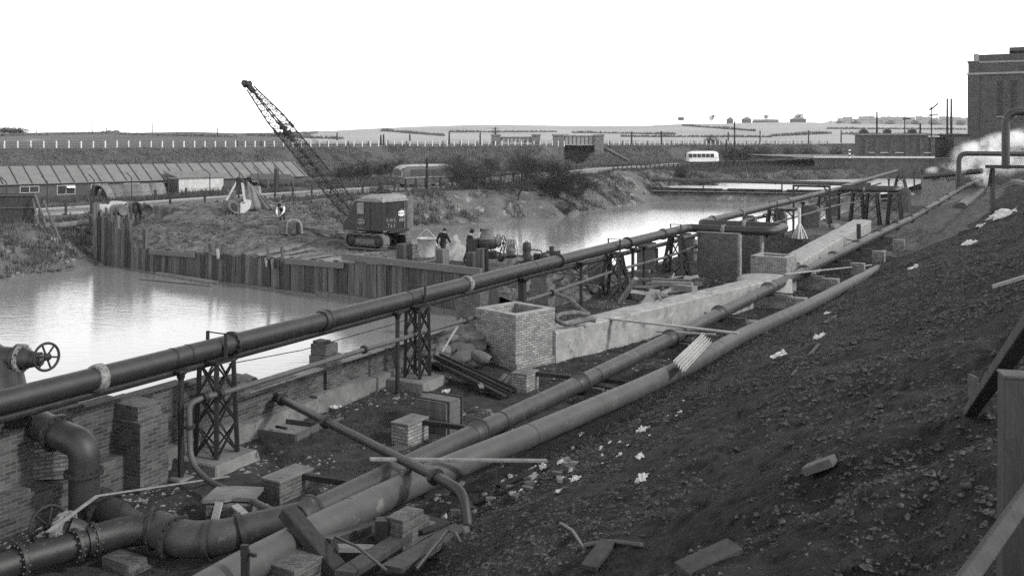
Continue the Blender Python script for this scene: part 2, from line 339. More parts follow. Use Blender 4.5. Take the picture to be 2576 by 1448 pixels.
# far bank, road plateau and railway embankment: one sheet
xs = np.concatenate([np.arange(-120, -40, 1.6), np.arange(-40, 40, .62), np.arange(40, 150, 1.3)])
ys = np.concatenate([np.arange(48, 128, .6), np.arange(128, 345, 1.2)])
X, Y = np.meshgrid(xs, ys); Z = hfar(X, Y)
g = grid('far_bank', X, Y, Z, bankm)
g.data.materials.append(scrubm); fc = np.zeros((len(g.data.polygons), 3)); g.data.polygons.foreach_get('center', fc.ravel() if False else (tmp := np.zeros(len(g.data.polygons) * 3)))
fc = tmp.reshape(-1, 3); e = -pdist(fc[:, 0], fc[:, 1], EMB); dd = pdist(fc[:, 0], fc[:, 1], WL)
mi = (((fc[:, 0] > 26) & (fc[:, 1] > 140)) | (e < 16 + fbm(fc[:, 0], fc[:, 1], 3, .2) * 6) | (dd > 17 + fbm(fc[:, 0], fc[:, 1], 3, .15) * 8)).astype(np.int32); g.data.polygons.foreach_set('material_index', mi)

# far fields and hills
RIDX = [-900, 0, 120, 250, 330, 480, 600, 700, 830, 950, 1060, 1200, 1350, 1500, 1620, 1717, 1818, 1950, 2044, 2150, 2300, 2450, 2700, 3600]
RIDY = [345, 335, 333, 332, 334, 331.5, 335, 333, 329, 323, 318, 314, 315, 317, 316.5, 312, 311, 308, 308, 312, 314, 316, 318, 322]
th = np.linspace(-.60, .72, 330); yy = np.concatenate([np.linspace(150, 700, 130), np.linspace(705, 1500, 90), np.linspace(1520, 3000, 24)])
T, Y = np.meshgrid(th, yy); X = T * Y; px = CX + FPX * T
def hhill(X, Y):
    px = CX + FPX * X / Y; ridge = np.interp(px, RIDX, RIDY); RD = np.interp(px, [0, 600, 1100, 1700, 2500], [560, 600, 900, 1050, 1150]); hr = CAMH + (HZ - ridge) / FPX * RD
    q = np.clip((Y - 330) / (RD - 330), 0, 1); t = ss(0, 1, q) * .55 + q * .45
    Z = 4.6 + (hr - 4.6) * t + fbm(X, Y, 3, .006) * 4.0 * ss(.02, .4, t) * (1 - ss(.75, 1, t)) + fbm(X, Y, 4, .05) * .35
    return np.where(Y > RD, hr - (Y - RD) * .012, Z)
Z = hhill(X, Y); Z = np.where(-pdist(X, Y, EMB) > -10, -3, Z)
g = grid('hills', X, Y, Z, fieldm); g.data.materials.append(fielddk); t_ = np.zeros(len(g.data.polygons) * 3); g.data.polygons.foreach_get('center', t_); t_ = t_.reshape(-1, 3)
g.data.polygons.foreach_set('material_index', (t_[:, 0] + t_[:, 1] * .20 + fbm(t_[:, 0], t_[:, 1], 3, .01) * 40 < -6).astype(np.int32))

# water: the river, and the calmer pool above the weir
def water_mat(kb=None, rough=.11):
    m = bpy.data.materials.new('river water'); m.use_nodes = True; n = m.node_tree.nodes; l = m.node_tree.links; b = n['Principled BSDF']
    b.inputs['Base Color'].default_value = (.20, .20, .20, 1); b.inputs['Roughness'].default_value = rough; b.inputs['IOR'].default_value = 1.42; b.inputs['Specular IOR Level'].default_value = .5
    tc = n.new('ShaderNodeTexCoord'); mp = n.new('ShaderNodeMapping'); mp.inputs['Rotation'].default_value = (0, 0, R(18)); mp.inputs['Scale'].default_value = (.55, 1.6, 1)
    l.new(tc.outputs['Object'], mp.inputs[0])
    a = n.new('ShaderNodeTexNoise'); a.inputs['Scale'].default_value = 2.6; a.inputs['Detail'].default_value = 5; l.new(mp.outputs[0], a.inputs['Vector'])
    k = n.new('ShaderNodeTexNoise'); k.inputs['Scale'].default_value = .055; k.inputs['Detail'].default_value = 3; l.new(tc.outputs['Object'], k.inputs['Vector'])
    mr = n.new('ShaderNodeMapRange'); mr.inputs['From Min'].default_value = .40; mr.inputs['From Max'].default_value = .62; mr.inputs['To Min'].default_value = .04; mr.inputs['To Max'].default_value = .38
    l.new(k.outputs['Fac'], mr.inputs[0])
    bp = n.new('ShaderNodeBump'); bp.inputs['Distance'].default_value = .05 if kb is None else .12; bp.inputs['Strength'].default_value = 1
    if kb is None: l.new(mr.outputs[0], bp.inputs['Strength']); l.new(a.outputs['Fac'], bp.inputs['Height']); l.new(bp.outputs[0], b.inputs['Normal'])
    return m
wm = water_mat(); wm_sheen = water_mat(1.0, .4); wm_sheen.node_tree.nodes['Principled BSDF'].inputs['Base Color'].default_value = (.42, .42, .42, 1)   # base grey raised to paint a bright reflection on the pool
def sheet(name, poly, z, m):
    o = mesh_obj(name, [(x, y, z) for x, y in poly], [tuple(range(len(poly)))], m); o['kind'] = 'structure'; return o
sheet('river', [(-80, 8), (-14, 8), (30.5, 90), (58, 141), (20, 131.6), (8, 134), (-60, 110)], -1.0, wm)
sheet('upper_pool', [(17, 132), (47, 122.5), (50, 126), (68, 158), (84, 184), (40, 178), (18, 160)], .25, wm_sheen)
sheet('valley_bed', [(-400, -60), (400, -60), (400, 500), (-400, 500)], -3.6, floorm)

# valley floor between river wall and ash slope
def hfloor(u, v):
    x = u * U.x + v * N.x; y = u * U.y + v * N.y
    wall = (x - (-19.15 + .5445 * y)) * AD.y                                      # distance from the river wall
    h = fbm(x, y, 5, .5) * .22 + fbm(x, y, 3, 2.2) * .07
    h = h + .45 * ss(4.5, .3, wall) * ss(24, 27, u) + .05
    h = h - .25 * ss(6, 20, u - 95) - .55 * ss(58, 82, u) * ss(-12.5, -15.5, v)
    far = ss(70, 100, u); h = h + far * ss(-14, -10.5, v) * 1.2                     # banked up along the distant ground pipe
    return h
def hslope(u, v):
    x = u * U.x + v * N.x; y = u * U.y + v * N.y
    t = v + 10.15 - .55 * ss(18, 40, u) + fbm(u, v, 4, .5) * .5
    h = np.where(t < 0, 0, .484 * t); h = np.minimum(h, 5.4 + .1 * (h - 5.4)) + .12
    h = h + 1.15 * ss(66, 100, u) * ss(-1.5, 1.5, t) * ss(9, 3, t)
    h = h + fbm(x, y, 5, .35) * .5 * ss(-.5, 2.5, t) + fbm(u * .6, v * 1.7, 5, 1.3) * .26 + np.abs(fbm(x + 9, y, 4, 2.8)) * .16 * ss(60, 25, u) + fbm(x, y, 3, 6.5) * .09 * ss(40, 15, u)
    w2 = np.abs(v + 2.3 + .25 * (u - 9)) ; h = h - .55 * np.exp(-((u - 9.6 - .2 * v) / 1.1) ** 2) * ss(-5.5, -3.2, v)    # gully
    h = h + .28 * np.exp(-((u - 7.3 - .32 * (v + 1.3)) / .75) ** 2) * ss(-4.2, -2.4, v)                          # lip of tipped ash
    h = h - .75 * np.exp(-(((x + 1.9) / 1.0) ** 2 + ((y - 13.0) / 1.3) ** 2))                                        # pit under the broken boards
    return h
def gz(p):                                             # ground height at a point on the works side
    u = p[0] * U.x + p[1] * U.y; v = p[0] * N.x + p[1] * N.y
    return float(max(hfloor(np.array(u), np.array(v)), hslope(np.array(u), np.array(v)) if v > -10.2 else -9))
us = adapt(7, 135, 470, 1.5); vsr = np.concatenate([np.arange(-21, -9.2, .11)])
Ug, Vg = np.meshgrid(us, vsr, indexing='ij'); x = Ug * U.x + Vg * N.x; y = Ug * U.y + Vg * N.y
z = hfloor(Ug, Vg); wall = (x - (-19.15 + .5445 * y)) * AD.y; z = np.where(wall < -.15, -2.6, z)
g = grid('valley_floor', x, y, z, floorm); g.data.materials.append(dustm); tt = np.zeros(len(g.data.polygons) * 3); g.data.polygons.foreach_get('center', tt); tt = tt.reshape(-1, 3); g.data.polygons.foreach_set('material_index', (tt[:, 0] * U.x + tt[:, 1] * U.y + fbm(tt[:, 0], tt[:, 1], 4, .3) * 16 > 64).astype(np.int32))
us = adapt(.6, 140, 720, 2.0); vsr = np.concatenate([np.arange(-10.9, -7, .05), np.arange(-7, 1.0, .075), np.arange(1, 14, .6)])
Ug, Vg = np.meshgrid(us, vsr, indexing='ij'); x = Ug * U.x + Vg * N.x; y = Ug * U.y + Vg * N.y
g = grid('ash_slope', x, y, hslope(Ug, Vg), ash); g.data.materials.append(dustm); tt = np.zeros(len(g.data.polygons) * 3); g.data.polygons.foreach_get('center', tt); tt = tt.reshape(-1, 3); u_ = tt[:, 0] * U.x + tt[:, 1] * U.y; v_ = tt[:, 0] * N.x + tt[:, 1] * N.y
g.data.polygons.foreach_set('material_index', ((u_ > 60 + fbm(tt[:, 0], tt[:, 1], 4, .3) * 18) & (v_ < -6.2 + fbm(u_, v_, 3, .4) * 3)).astype(np.int32))

# tipped fill behind the sheet piling
P0 = V((-27.5, 63.6, 0)); PT = V((25.1, -18.5, 0)).normalized(); PN = V((-PT.y, PT.x, 0))
def pile_pt(s, n, z): q = P0 + PT * s + PN * n; q.z = z; return q
def hfill(s, n):
    s = np.asarray(s, float); n = np.asarray(n, float)
    h = .25 + .45 * ss(.2, 3.5, n) + 1.32 * ss(.2, 8.5, n) * ss(19, 8, s) + .45 * ss(0, 2, n) * ss(5, 1, s)
    h = h + np.abs(fbm(s + 40, n, 4, 1.4)) * .35 * (.3 + .7 * ss(19, 12, s)) - .06 + fbm(s, n, 5, .7) * .5 * (.35 + .65 * ss(19, 10, s)) + fbm(s, n, 3, 3) * .12 * (.4 + .6 * ss(19, 12, s))
    D = 10.2 + 8 * ss(10, 4, s) + fbm(s, n * 0, 2, .6) * 1.5
    h = h - 3 * ss(D - .5, D + 2.2, n) * ss(4, 9, s)
    return h - .5 * ss(32, 36, s)
s_ = np.arange(-3.2, 39.6, .16); n_ = np.arange(0.02, 22, .16); S, Nn = np.meshgrid(s_, n_)
x = P0.x + PT.x * S + PN.x * Nn; y = P0.y + PT.y * S + PN.y * Nn; z = hfill(S, Nn)
z = np.where((S < -.1) & (Nn < 6.2), -1.5, z); z = np.where((x - (-19.15 + .5445 * y)) > 1.6, -1.6, z)
hf = hfar(x, y); z = np.where((S < 12) & (Nn > 11), np.minimum(z, hf - .1 * (Nn - 11)), z)
grid('spoil_fill', x, y, z, fillm)
def fill_z(p):
    d = V((p[0], p[1], 0)) - P0; return float(hfill(np.array(d.dot(PT)), np.array(d.dot(PN))))
def onfill(px, py):                                     # where the sight line meets the fill
    for yy in np.arange(44, 90, .1):
        q = PD(px, py, yy)
        if q.z < fill_z(q): return q
    return PD(px, py, 60)
def onfar(px, py, y0=60, y1=330):
    yy = np.arange(y0, y1, .4); x = (px - CX) / FPX * yy; z = CAMH - (py - HZ) / FPX * yy; hit = np.where(z < hfar(x, yy))[0]
    return V((x[hit[0]], yy[hit[0]], z[hit[0]])) if len(hit) else PD(px, py, y1)
def onslope(px, py, y0=2.0, y1=110):
    yy = np.arange(y0, y1, .02); x = (px - CX) / FPX * yy; z = CAMH - (py - HZ) / FPX * yy; u = x * U.x + yy * U.y; v = x * N.x + yy * N.y
    hh = np.maximum(hfloor(u, v), np.where(v > -10.3, hslope(u, v), -9)); hit = np.where(z < hh)[0]
    return V((x[hit[0]], yy[hit[0]], z[hit[0]])) if len(hit) else PD(px, py, y1)
# road strip laid on the plateau
rp = [V(p) for p in RD3]; rp2 = []
for a, b in zip(rp[:-1], rp[1:]):
    k = max(2, int((b - a).length / 3)); rp2 += [lerp(a, b, i / k) for i in range(k)]
for _ in range(4): rp2 = [rp2[0]] + [(rp2[i - 1] + rp2[i] * 2 + rp2[i + 1]) / 4 for i in range(1, len(rp2) - 1)] + [rp2[-1]]
for p in rp2: p.z = float(rlevel(p.x, p.y)) + .05
LW = []; RWt = []
for i, p in enumerate(rp2):
    d = (rp2[min(i + 1, len(rp2) - 1)] - rp2[max(0, i - 1)]); d.z = 0; d.normalize(); nrm = V((-d.y, d.x, 0)); LW.append(p + nrm * RWID); RWt.append(p - nrm * RWID)
co = []; fs = []
for a, b in zip(LW, RWt): co += [a, b]
fs = [(2 * i, 2 * i + 1, 2 * i + 3, 2 * i + 2) for i in range(len(rp2) - 1)]
o = mesh_obj('road', co, fs, roadm); o['kind'] = 'structure'
for sd in (1, -1):
    mb = MB(); pts = [a + (a - b).normalized() * .45 for a, b in (zip(LW, RWt) if sd > 0 else zip(RWt, LW))]
    for p, q in zip(pts[:-1], pts[1:]): mb.beam(p + V((0, 0, .02)), q + V((0, 0, .02)), .85, .2)
    o = mb.build('pavement', pave); o['kind'] = 'structure'

# ================================================================== PIPELINES
def flange(mb, p, d, r, w=.05, bolts=0, rb=None):
    mb.ring(p, d, r * .5, r, w)
    if bolts:
        x, y = perp(V(d)); rb = rb or r * .9
        for k in range(bolts): c = V(p) + (x * math.cos(2 * math.pi * k / bolts) + y * math.sin(2 * math.pi * k / bolts)) * rb; mb.tube([c - V(d).normalized() * (w / 2 + .03), c + V(d).normalized() * (w / 2 + .03)], .022, 6, True, False)
# -- overhead main, with its two sideways expansion loops
HA = 2.66; ra = .215
def aP(px, off=0.0, dh=0.0): return apt(aline(px), HA + dh, off)
y1, y2, y3, y4 = 49.6, 51.6, 88.5, 91.5
run = [apt(9, HA), apt(y1, HA), apt(y1, HA, 4.4), apt(y2 + .6, HA, 4.4), apt(y2 + .6, HA, -.25), apt(y3, HA, -.25), apt(y3, HA + .05, 5.0), apt(y4, HA + .05, 5.0), apt(y4, HA + .05, -.3), apt(128, HA + .4, -.3)]
main = thing('overhead_pipeline', 'long black overhead pipe main on trestles with sideways expansion loops', 'pipeline', apt(9, 0))
mb = MB(); mb.tube(fillet(run, [.5, .62, .62, .5, .5, .6, .6, .5], 7), ra, 24); mb.build('pipe_barrel', iron, main)
for px, k in ((250, 'l'), (432, 't'), (470, 't'), (585, 'f'), (820, 's'), (1025, 't'), (1175, 'l'), (1340, 't'), (1405, 'f'), (1578, 'f'), (1668, 's')):
    p = aP(px); mb = MB(); m = iron
    if k == 'l': mb.lathe(p, AD, [(ra, -.13), (ra * 1.16, -.13), (ra * 1.22, -.06), (ra * 1.22, .05), (ra * 1.05, .07), (ra, .07)], 28); m = lime
    elif k == 's': mb.lathe(p, AD, [(ra, -.2), (ra * 1.2, -.2), (ra * 1.2, -.02), (ra * 1.28, -.02), (ra * 1.28, .06), (ra, .06)], 28, False)
    elif k == 'f': flange(mb, p - AD * .03, AD, ra * 1.3, .04, 12); flange(mb, p + AD * .03, AD, ra * 1.22, .05)
    else: mb.ring(p + AN * .0, (AD + V((0, 0, random.uniform(-.2, .2)))).normalized(), ra, ra * 1.05, .025)
    mb.build('tie_wire' if k == 't' else 'pipe_collar', steel if k == 't' else m, main)
for px, dy in ((1803, 0), (1874, 1), (1990, 0), (2047, 1), (2085, 0), (2200, 1), (2270, 0), (2320, 1)):
    mb = MB(); p = apt(aline(px), HA + (.02 if px < 2160 else .1), -.25); mb.lathe(p, AD, [(ra, -.1), (ra * 1.2, -.1), (ra * 1.2, .08), (ra, .08)], 20); mb.build('pipe_collar', lime if dy else iron, main)
for y, o in ((y1, 1.9), (y2 + .6, 2.2), (y3, 2.2)):
    mb = MB(); mb.lathe(apt(y, HA, o), AN, [(ra, -.1), (ra * 1.15, -.1), (ra * 1.15, .1), (ra, .1)], 24); mb.build('pipe_collar', lime, main)
# -- smaller main slung under it
under = thing('slung_pipeline', 'thinner dark pipe slung just beneath the overhead main', 'pipeline', apt(9, 0, -.2))
mb = MB(); mb.tube([apt(9, 2.36, -.12), apt(34, 2.34, -.16), apt(48, 2.02, -.45), apt(62, 2.0, -.6), apt(84, 1.55, -1.2), apt(118, 1.9, -.8)], .105, 14); mb.build('pipe_barrel', iron, under)
for y in (38, 44, 56, 66, 76, 100): mb = MB(); mb.lathe(apt(y, 2.2 if y < 48 else 1.99 if y < 70 else 1.7, -.28 if y < 48 else -.55 if y < 70 else -1.0), AD, [(.10, -.08), (.16, -.08), (.16, .08), (.10, .08)], 14); mb.build('pipe_collar', steel, under)
# -- dark ground pipe on brick piers
CZ = [16.4, 21, 25.2, 30.7, 34.8, 40.1, 45.3, 50.5, 55.7, 61.8, 67.4, 73, 79.4, 86.3, 92.4, 99, 105, 113, 121]
CH = [.80, .80, .80, .83, .90, .95, 1.0, 1.05, 1.1, 1.15, 1.18, 1.2, 1.36, 1.57, 1.74, 1.95, 2.1, 2.15, 2.2]
def cpt(y): return V((-13.34 + .6 * y, y, float(np.interp(y, CZ, CH))))
CD = V((.6, 1, 0)).normalized(); rc = .215
gp = thing('ground_pipeline', 'dark jointed pipe on low brick piers running along the foot of the ash slope', 'pipeline', cpt(21) * 1.0)
man = [V((-8.2, 14.2, .5)), P(0, 1430, .46), P(60, 1403, .46), P(170, 1370, .46), P(225, 1352, .47), P(330, 1325, .48), P(385, 1320, .48)]
mb = MB(); mb.tube([cpt(16.35)] + [cpt(y) for y in np.arange(17, 121, 2)], rc, 24); mb.build('pipe_barrel', iron2, gp)
for i, y in enumerate(CZ):
    if i == 0: y = 16.45
    p = cpt(y); mb = MB()
    mb.lathe(p, CD, [(rc, -.30), (rc * 1.12, -.28), (rc * 1.16, -.05), (rc * 1.38, -.04), (rc * 1.40, .04), (rc * 1.05, .05), (rc, .05)], 28); mb.build('pipe_collar', iron2, gp)
    mb = MB(); mb.ring(p, CD, rc * 1.05, rc * 1.44, .075); mb.build('collar_rim', steel, gp)
    if i in (1, 2, 3, 5, 6, 8, 9): mb = MB(); mb.ring(p + CD * .95, CD, rc, rc * 1.045, .03); mb.build('joint_ring', steel, gp)
# reducing bend, tee and branch at the near end
Cs = cpt(16.5); b0 = P(640, 1322, .62); b1 = P(560, 1352, .5); b2 = P(470, 1358, .47); b3 = P(392, 1328, .47); b4 = P(330, 1332, .47)
pts = fillet([Cs, b0, b1, b2, b3], .6, 5); n_ = len(pts); mb = MB(); mb.tube(pts, [rc + (.30 - rc) * min(1, i / (n_ * .55)) for i in range(n_)], 24); mb.build('reducing_bend', iron2, gp)
for p, q, m in ((P(610, 1338, .55), b0 - b1, iron), (P(525, 1358, .49), b1 - b2, iron)): mb = MB(); mb.ring(p, q, .285, .33, .09); mb.build('clamp_band', m, gp)
tee = thing('pipe_manifold', 'big flanged pipe tee and valve at the bottom left of the works', 'pipe', P(300, 1335, 0))
mb = MB(); mb.tube([b3, P(300, 1338, .47), P(215, 1362, .47)], .25, 24); mb.tube([P(345, 1335, .47), P(300, 1300, .47), P(245, 1268, .47)], .26, 24); mb.build('tee_body', iron, tee)
for p, d in ((P(440, 1352, .47), b2 - b3), (P(385, 1328, .47), b3 - b4)):
    mb = MB(); flange(mb, p, d, .36, .06, 16); mb.build('flange', iron, tee)
dm = (P(0, 1430, .46) - P(225, 1352, .47)).normalized()
mb = MB(); mb.tube([P(215, 1362, .47), P(190, 1370, .47), P(95, 1396, .47), V(P(0, 1427, .47)), P(0, 1427, .47) + dm * 3], .22, 24); mb.build('inlet_pipe', iron, tee)
for px, py, m in ((232, 1356, lime), (188, 1372, lime), (48, 1412, iron)): mb = MB(); flange(mb, P(px, py, .47), dm, .29, .06, 14); mb.build('flange', m if m is iron else iron, tee)
mb = MB(); mb.tube(fillet([P(212, 1362, .47), P(205, 1335, .62), P(172, 1325, .72)], .2), .17, 16); mb.build('valve_neck', iron, tee)
mb = MB(); dv = (P(172, 1325, .72) - P(230, 1330, .72)).normalized(); flange(mb, P(166, 1326, .72), dv, .27, .06, 10); flange(mb, P(158, 1328, .72), dv, .25, .12); mb.build('valve_flange', lime, tee)
def handwheel(c, ax, r, name, m, parent, spokes=6, th=.028):
    x, y = perp(V(ax)); mb = MB(); c = V(c)
    ringp = [c + (x * math.cos(2 * math.pi * k / 32) + y * math.sin(2 * math.pi * k / 32)) * r for k in range(33)]
    mb.tube(ringp, th, 8, False)
    for k in range(spokes): a = 2 * math.pi * k / spokes + .2; mb.tube([c, c + (x * math.cos(a) + y * math.sin(a)) * r], th * .75, 6, False)
    mb.lathe(c, ax, [(0, -.06), (.07, -.06), (.07, .06), (0, .06)], 12); return mb.build(name, m, parent)
handwheel(P(122, 1322, .62), (P(122, 1322, .62) - P(172, 1325, .72)), .33, 'handwheel', steel, tee)
mb = MB(); mb.tube([P(158, 1328, .72), P(118, 1322, .62)], .03, 8); mb.build('valve_spindle', steel, tee)
# -- big elbow dropping from the overhead main to the tee
el = thing('elbow_pipe', 'large black elbow pipe dropping from beneath the overhead main to the tee', 'pipe', P(212, 1300, 0))
ye = 17.6; epts = [PD(20, 1020, ye + 1.1), PD(60, 1050, ye + .8), PD(150, 1092, ye + .25), PD(212, 1118, ye), PD(212, 1190, ye), PD(212, 1300, ye)]
mb = MB(); mb.tube(fillet(epts, [.2, .4, .62, .2], 9), .27, 28); mb.build('pipe_barrel', iron, el)
for p, d in ((PD(143, 1088, ye + .3), epts[2] - epts[1]), (PD(211, 1187, ye), V((0, 0, 1)))): mb = MB(); flange(mb, p, d, .345, .06, 14); mb.build('flange', iron, el)
dB = (P(345, 1335, .47) - P(245, 1268, .47)).normalized(); mb = MB(); mb.tube(fillet([PD(212, 1285, ye), P(218, 1270, .42), P(262, 1282, .47)], .3), .265, 24); mb.build('heel_bend', iron, el)
for k in (0, 1): mb = MB(); flange(mb, P(247, 1272, .47) + dB * (.02 + .32 * k), dB, .345, .06, 14); mb.build('flange', iron, el)
# -- gate valve above the river at the left edge
gv = thing('gate_valve', 'flanged gate valve with spoked black handwheel above the water at the left edge', 'valve', PD(30, 960, 18.0))
yg = 18.2; mb = MB(); mb.tube(fillet([PD(-60, 890, yg + .3), PD(-12, 893, yg), PD(22, 930, yg), PD(38, 1000, yg - .3), PD(46, 1060, yg - .6)], [.3, .5, .4], 8), .24, 24); mb.build('elbow', iron, gv)
dx = V((1, -.12, 0)).normalized(); mb = MB(); mb.tube([PD(-20, 896, yg), PD(45, 900, yg)], .2, 20); mb.tube([PD(45, 900, yg), PD(62, 902, yg), PD(88, 904, yg), PD(104, 902, yg)], [.22, .2, .14, .13], 20); mb.build('valve_body', iron, gv)
for q, m in ((46, iron), (54, lime)): mb = MB(); flange(mb, PD(q, 901, yg), dx, .275, .05, 12); mb.build('flange', m, gv)
mb = MB(); mb.tube([PD(100, 902, yg), PD(117, 897, yg)], .07, 10); mb.build('valve_spindle', lime, gv)
handwheel(PD(117, 897, yg), V((.9, -.55, .06)), .255, 'handwheel', steel, gv, 6, .026)
# -- pale ground pipe half buried by the ash
DPT = [P(330, 1590, 1.05), P(600, 1435, 1.0), P(817, 1322, .92), P(1060, 1205, .8), P(1330, 1096, .7), P(1600, 980, .62), P(1730, 920, .56), P(1870, 842, .40), P(2030, 770, .36), P(2150, 708, .25), P(2225, 668, -.15)]
pd = thing('pale_pipeline', 'pale grey coated pipe half buried by the ash slope beside the dark ground pipe', 'pipeline', P(1060, 1205, .5))
rd_ = .255; mb = MB(); dn = []
for a, b in zip(DPT[:-1], DPT[1:]):
    for i in range(6): dn.append(lerp(a, b, i / 6))
dn.append(DPT[-1]); mb.tube(dn, rd_, 26); mb.build('pipe_barrel', lag, pd)
for px, py, h in ((1332, 1095, .7), (1500, 1023, .65), (1690, 938, .61), (1960, 802, .5), (880, 1290, .89)):
    p = P(px, py, h); mb = MB(); mb.ring(p, V((.62, 1, 0)), rd_, rd_ * 1.025, .02); mb.build('joint_ring', iron2, pd)
far_d = thing('buried_pipe_end', 'short pale pipe length surfacing near the top of the distant ash slope', 'pipe', PD(2440, 512, 80))
mb = MB(); mb.tube([onslope(2418, 524) + V((0, 0, .05)), onslope(2466, 488) + V((0, 0, .25)), onslope(2475, 470) + V((0, 0, .2))], .5, 20); mb.build('pipe_barrel', lag, far_d)
mb = MB(); mb.ring(onslope(2466, 488) + V((0, 0, .25)), V((.6, 1, .2)), .48, .54, .12); mb.build('pipe_collar', lag, far_d)
# -- thin pipe crossing from the river wall into the ash
cross = thing('crossing_pipe', 'thin black flanged pipe crossing over both ground pipes and elbowing into the ash', 'pipe', P(900, 1110, 0))
q0, q1, q2, q3 = PD(668, 983, 24.6), PD(1120, 1210, 16.6), PD(1170, 1262, 15.9), PD(1186, 1400, 15.6)
cl = fillet([q0, q1, PD(1166, 1238, 16.2), q3], [.4, .5], 8); mb = MB(); mb.tube(cl, .092, 16); mb.build('pipe_barrel', iron, cross)
dc = (q1 - q0).normalized()
for t in (.03, .13, .43, .96): mb = MB(); p = lerp(q0, q1, t); flange(mb, p, dc, .15, .05, 6); flange(mb, p + dc * .06, dc, .15, .04); mb.build('flange', iron, cross)
mb = MB(); p = PD(1180, 1322, 15.82); flange(mb, p, q3 - q2, .155, .045, 6); flange(mb, p - V((0, 0, .06)), q3 - q2, .155, .045); mb.build('flange', iron, cross)
# -- handrail-thin service pipe
sv = thing('service_pipe', 'thin pale service pipe clipped along the trestles and passing behind the brick boxes', 'pipe', PD(575, 985, 20.6))
sp = fillet([PD(700, 1292, 17.2), PD(640, 1262, 17.9), PD(520, 1208, 19.3), PD(478, 1160, 19.8), PD(476, 1015, 20.0), PD(510, 1000, 20.2)], [.3, .6, .5, .28], 7)
sp += [PD(575, 984, 20.8), PD(915, 879, 25.5), PD(1190, 800, 30.6), PD(1390, 735, 35.6), PD(1541, 682, 40.5), PD(1678, 646, 46), PD(1751, 620, 49.5), PD(1928, 565, 63), PD(2020, 541, 71), PD(2102, 517, 80), PD(2166, 506, 87), PD(2262, 497, 94)]
mb = MB(); mb.tube(sp, .062, 12); mb.build('pipe_barrel', lag, sv)
for px, py, yy in ((512, 1000, 20.2), (552, 991, 20.5), (915, 879, 25.5), (1170, 806, 30.2), (1388, 736, 35.5), (1541, 682, 40.4), (1680, 645, 46), (1751, 620, 49.5), (1965, 555, 66)):
    mb = MB(); mb.ring(PD(px, py, yy), AD, .05, .115, .06, 14); mb.ring(PD(px, py, yy) + AD * .06, AD, .05, .1, .05, 14); mb.build('flange', steel, sv)
mb = MB(); mb.ring(PD(477, 1072, 19.9), V((0, 0, 1)), .05, .12, .05, 14); mb.build('flange', steel, sv)
# -- pipe across the river above the weir
rv = thing('river_pipe', 'long straight pipe spanning the river above the weir', 'pipe', PD(1613, 451, 136))
mb = MB(); mb.tube([PD(1605, 450, 138), PD(1900, 457, 137), PD(2190, 464, 128)], .28, 12); mb.build('pipe_barrel', iron2, rv)
for px in (1700, 1810, 1950, 2060): mb = MB(); mb.ring(PD(px, 450 + (px - 1605) * .0235, 137.3), V((1, 0, 0)), .25, .34, .2, 12); mb.build('pipe_collar', iron2, rv)
# -- flexible hose by the concrete wall
hs = MB(); hp = [PD(1398, 738, 35), PD(1432, 752, 34.5), PD(1462, 778, 33.5), PD(1480, 790, 33), PD(1450, 786, 32.2), PD(1418, 789, 31.6), PD(1402, 795, 31.3), PD(1402, 806, 31.1), PD(1428, 815, 31), PD(1478, 804, 31.5), PD(1500, 806, 31.6)]
hp2 = []
for i in range(len(hp) - 1):
    p0, p1, p2, p3 = hp[max(0, i - 1)], hp[i], hp[i + 1], hp[min(len(hp) - 1, i + 2)]
    for j in range(6):
        t = j / 6; hp2.append(.5 * ((2 * p1) + (p2 - p0) * t + (2 * p0 - 5 * p1 + 4 * p2 - p3) * t * t + (3 * p1 - p0 - 3 * p2 + p3) * t ** 3))
hs.tube(hp2, .075, 12); tag(hs.build('hose', dustmetal), 'thick pale hose looped on the ground beside the concrete wall', 'hose')

# ================================================================== TRESTLES AND POSTS UNDER THE MAIN
def trestle(px, kind, label, group=None, foot=0.0, off=0.0, wb=.62, wt=.5, block=.34, top=2.36, horns=True, y=None, axis=None, lg=.07):
    y = y or aline(px); c = apt(y, foot, off); t = thing('pipe_trestle', label, 'trestle', c, 0, group); ax = axis or AD; ay = V((-ax.y, ax.x, 0))
    if block:
        mb = MB(); mb.box(c - V((0, 0, .15)), max(wb * 2.0, 1.45), max(wb * 2.0, 1.45), block + .15, ax, tp=.86); mb.build('concrete_footing', concdirty, t, bevel=.03)
    z0 = foot + block; cor = [(-1, -1), (1, -1), (1, 1), (-1, 1)]
    def cp(i, z): k = (z - z0) / (top - z0); w_ = (wb * (1 - k) + wt * k) / 2; a, b = cor[i % 4]; return V((c.x, c.y, z)) + ax * a * w_ + ay * b * w_
    for i in range(4): mb = MB(); mb.beam(cp(i, z0), cp(i, top), lg, lg); mb.build('leg', steel, t)
    nseg = 3 if kind == 'tall' else 2
    for i in range(4):
        mb = MB()
        for k in range(nseg):
            za = z0 + (top - z0) * k / nseg; zb = z0 + (top - z0) * (k + 1) / nseg
            mb.beam(cp(i, za), cp(i + 1, zb), lg * .7, lg * .2); mb.beam(cp(i + 1, za), cp(i, zb), lg * .7, lg * .2)
            if kind != 'tall' : mb.beam(cp(i, zb), cp(i + 1, zb), .06, .03)
        mb.build('bracing', steel, t)
    mb = MB(); mb.box((c.x, c.y, top), wt * 1.25, wt * 1.25, .05, ax); mb.build('cap_plate', steel, t)
    if horns:
        mb = MB(); 
        for s in (-1, 1): mb.beam(V((c.x, c.y, top)) + ay * s * .27, V((c.x, c.y, HA + .34)) + ay * s * .27, .07, .06)
        mb.beam(V((c.x, c.y, HA + .32)) + ay * .3, V((c.x, c.y, HA + .32)) - ay * .3, .025, .025); mb.build('pipe_guide', steel, t)
    return t
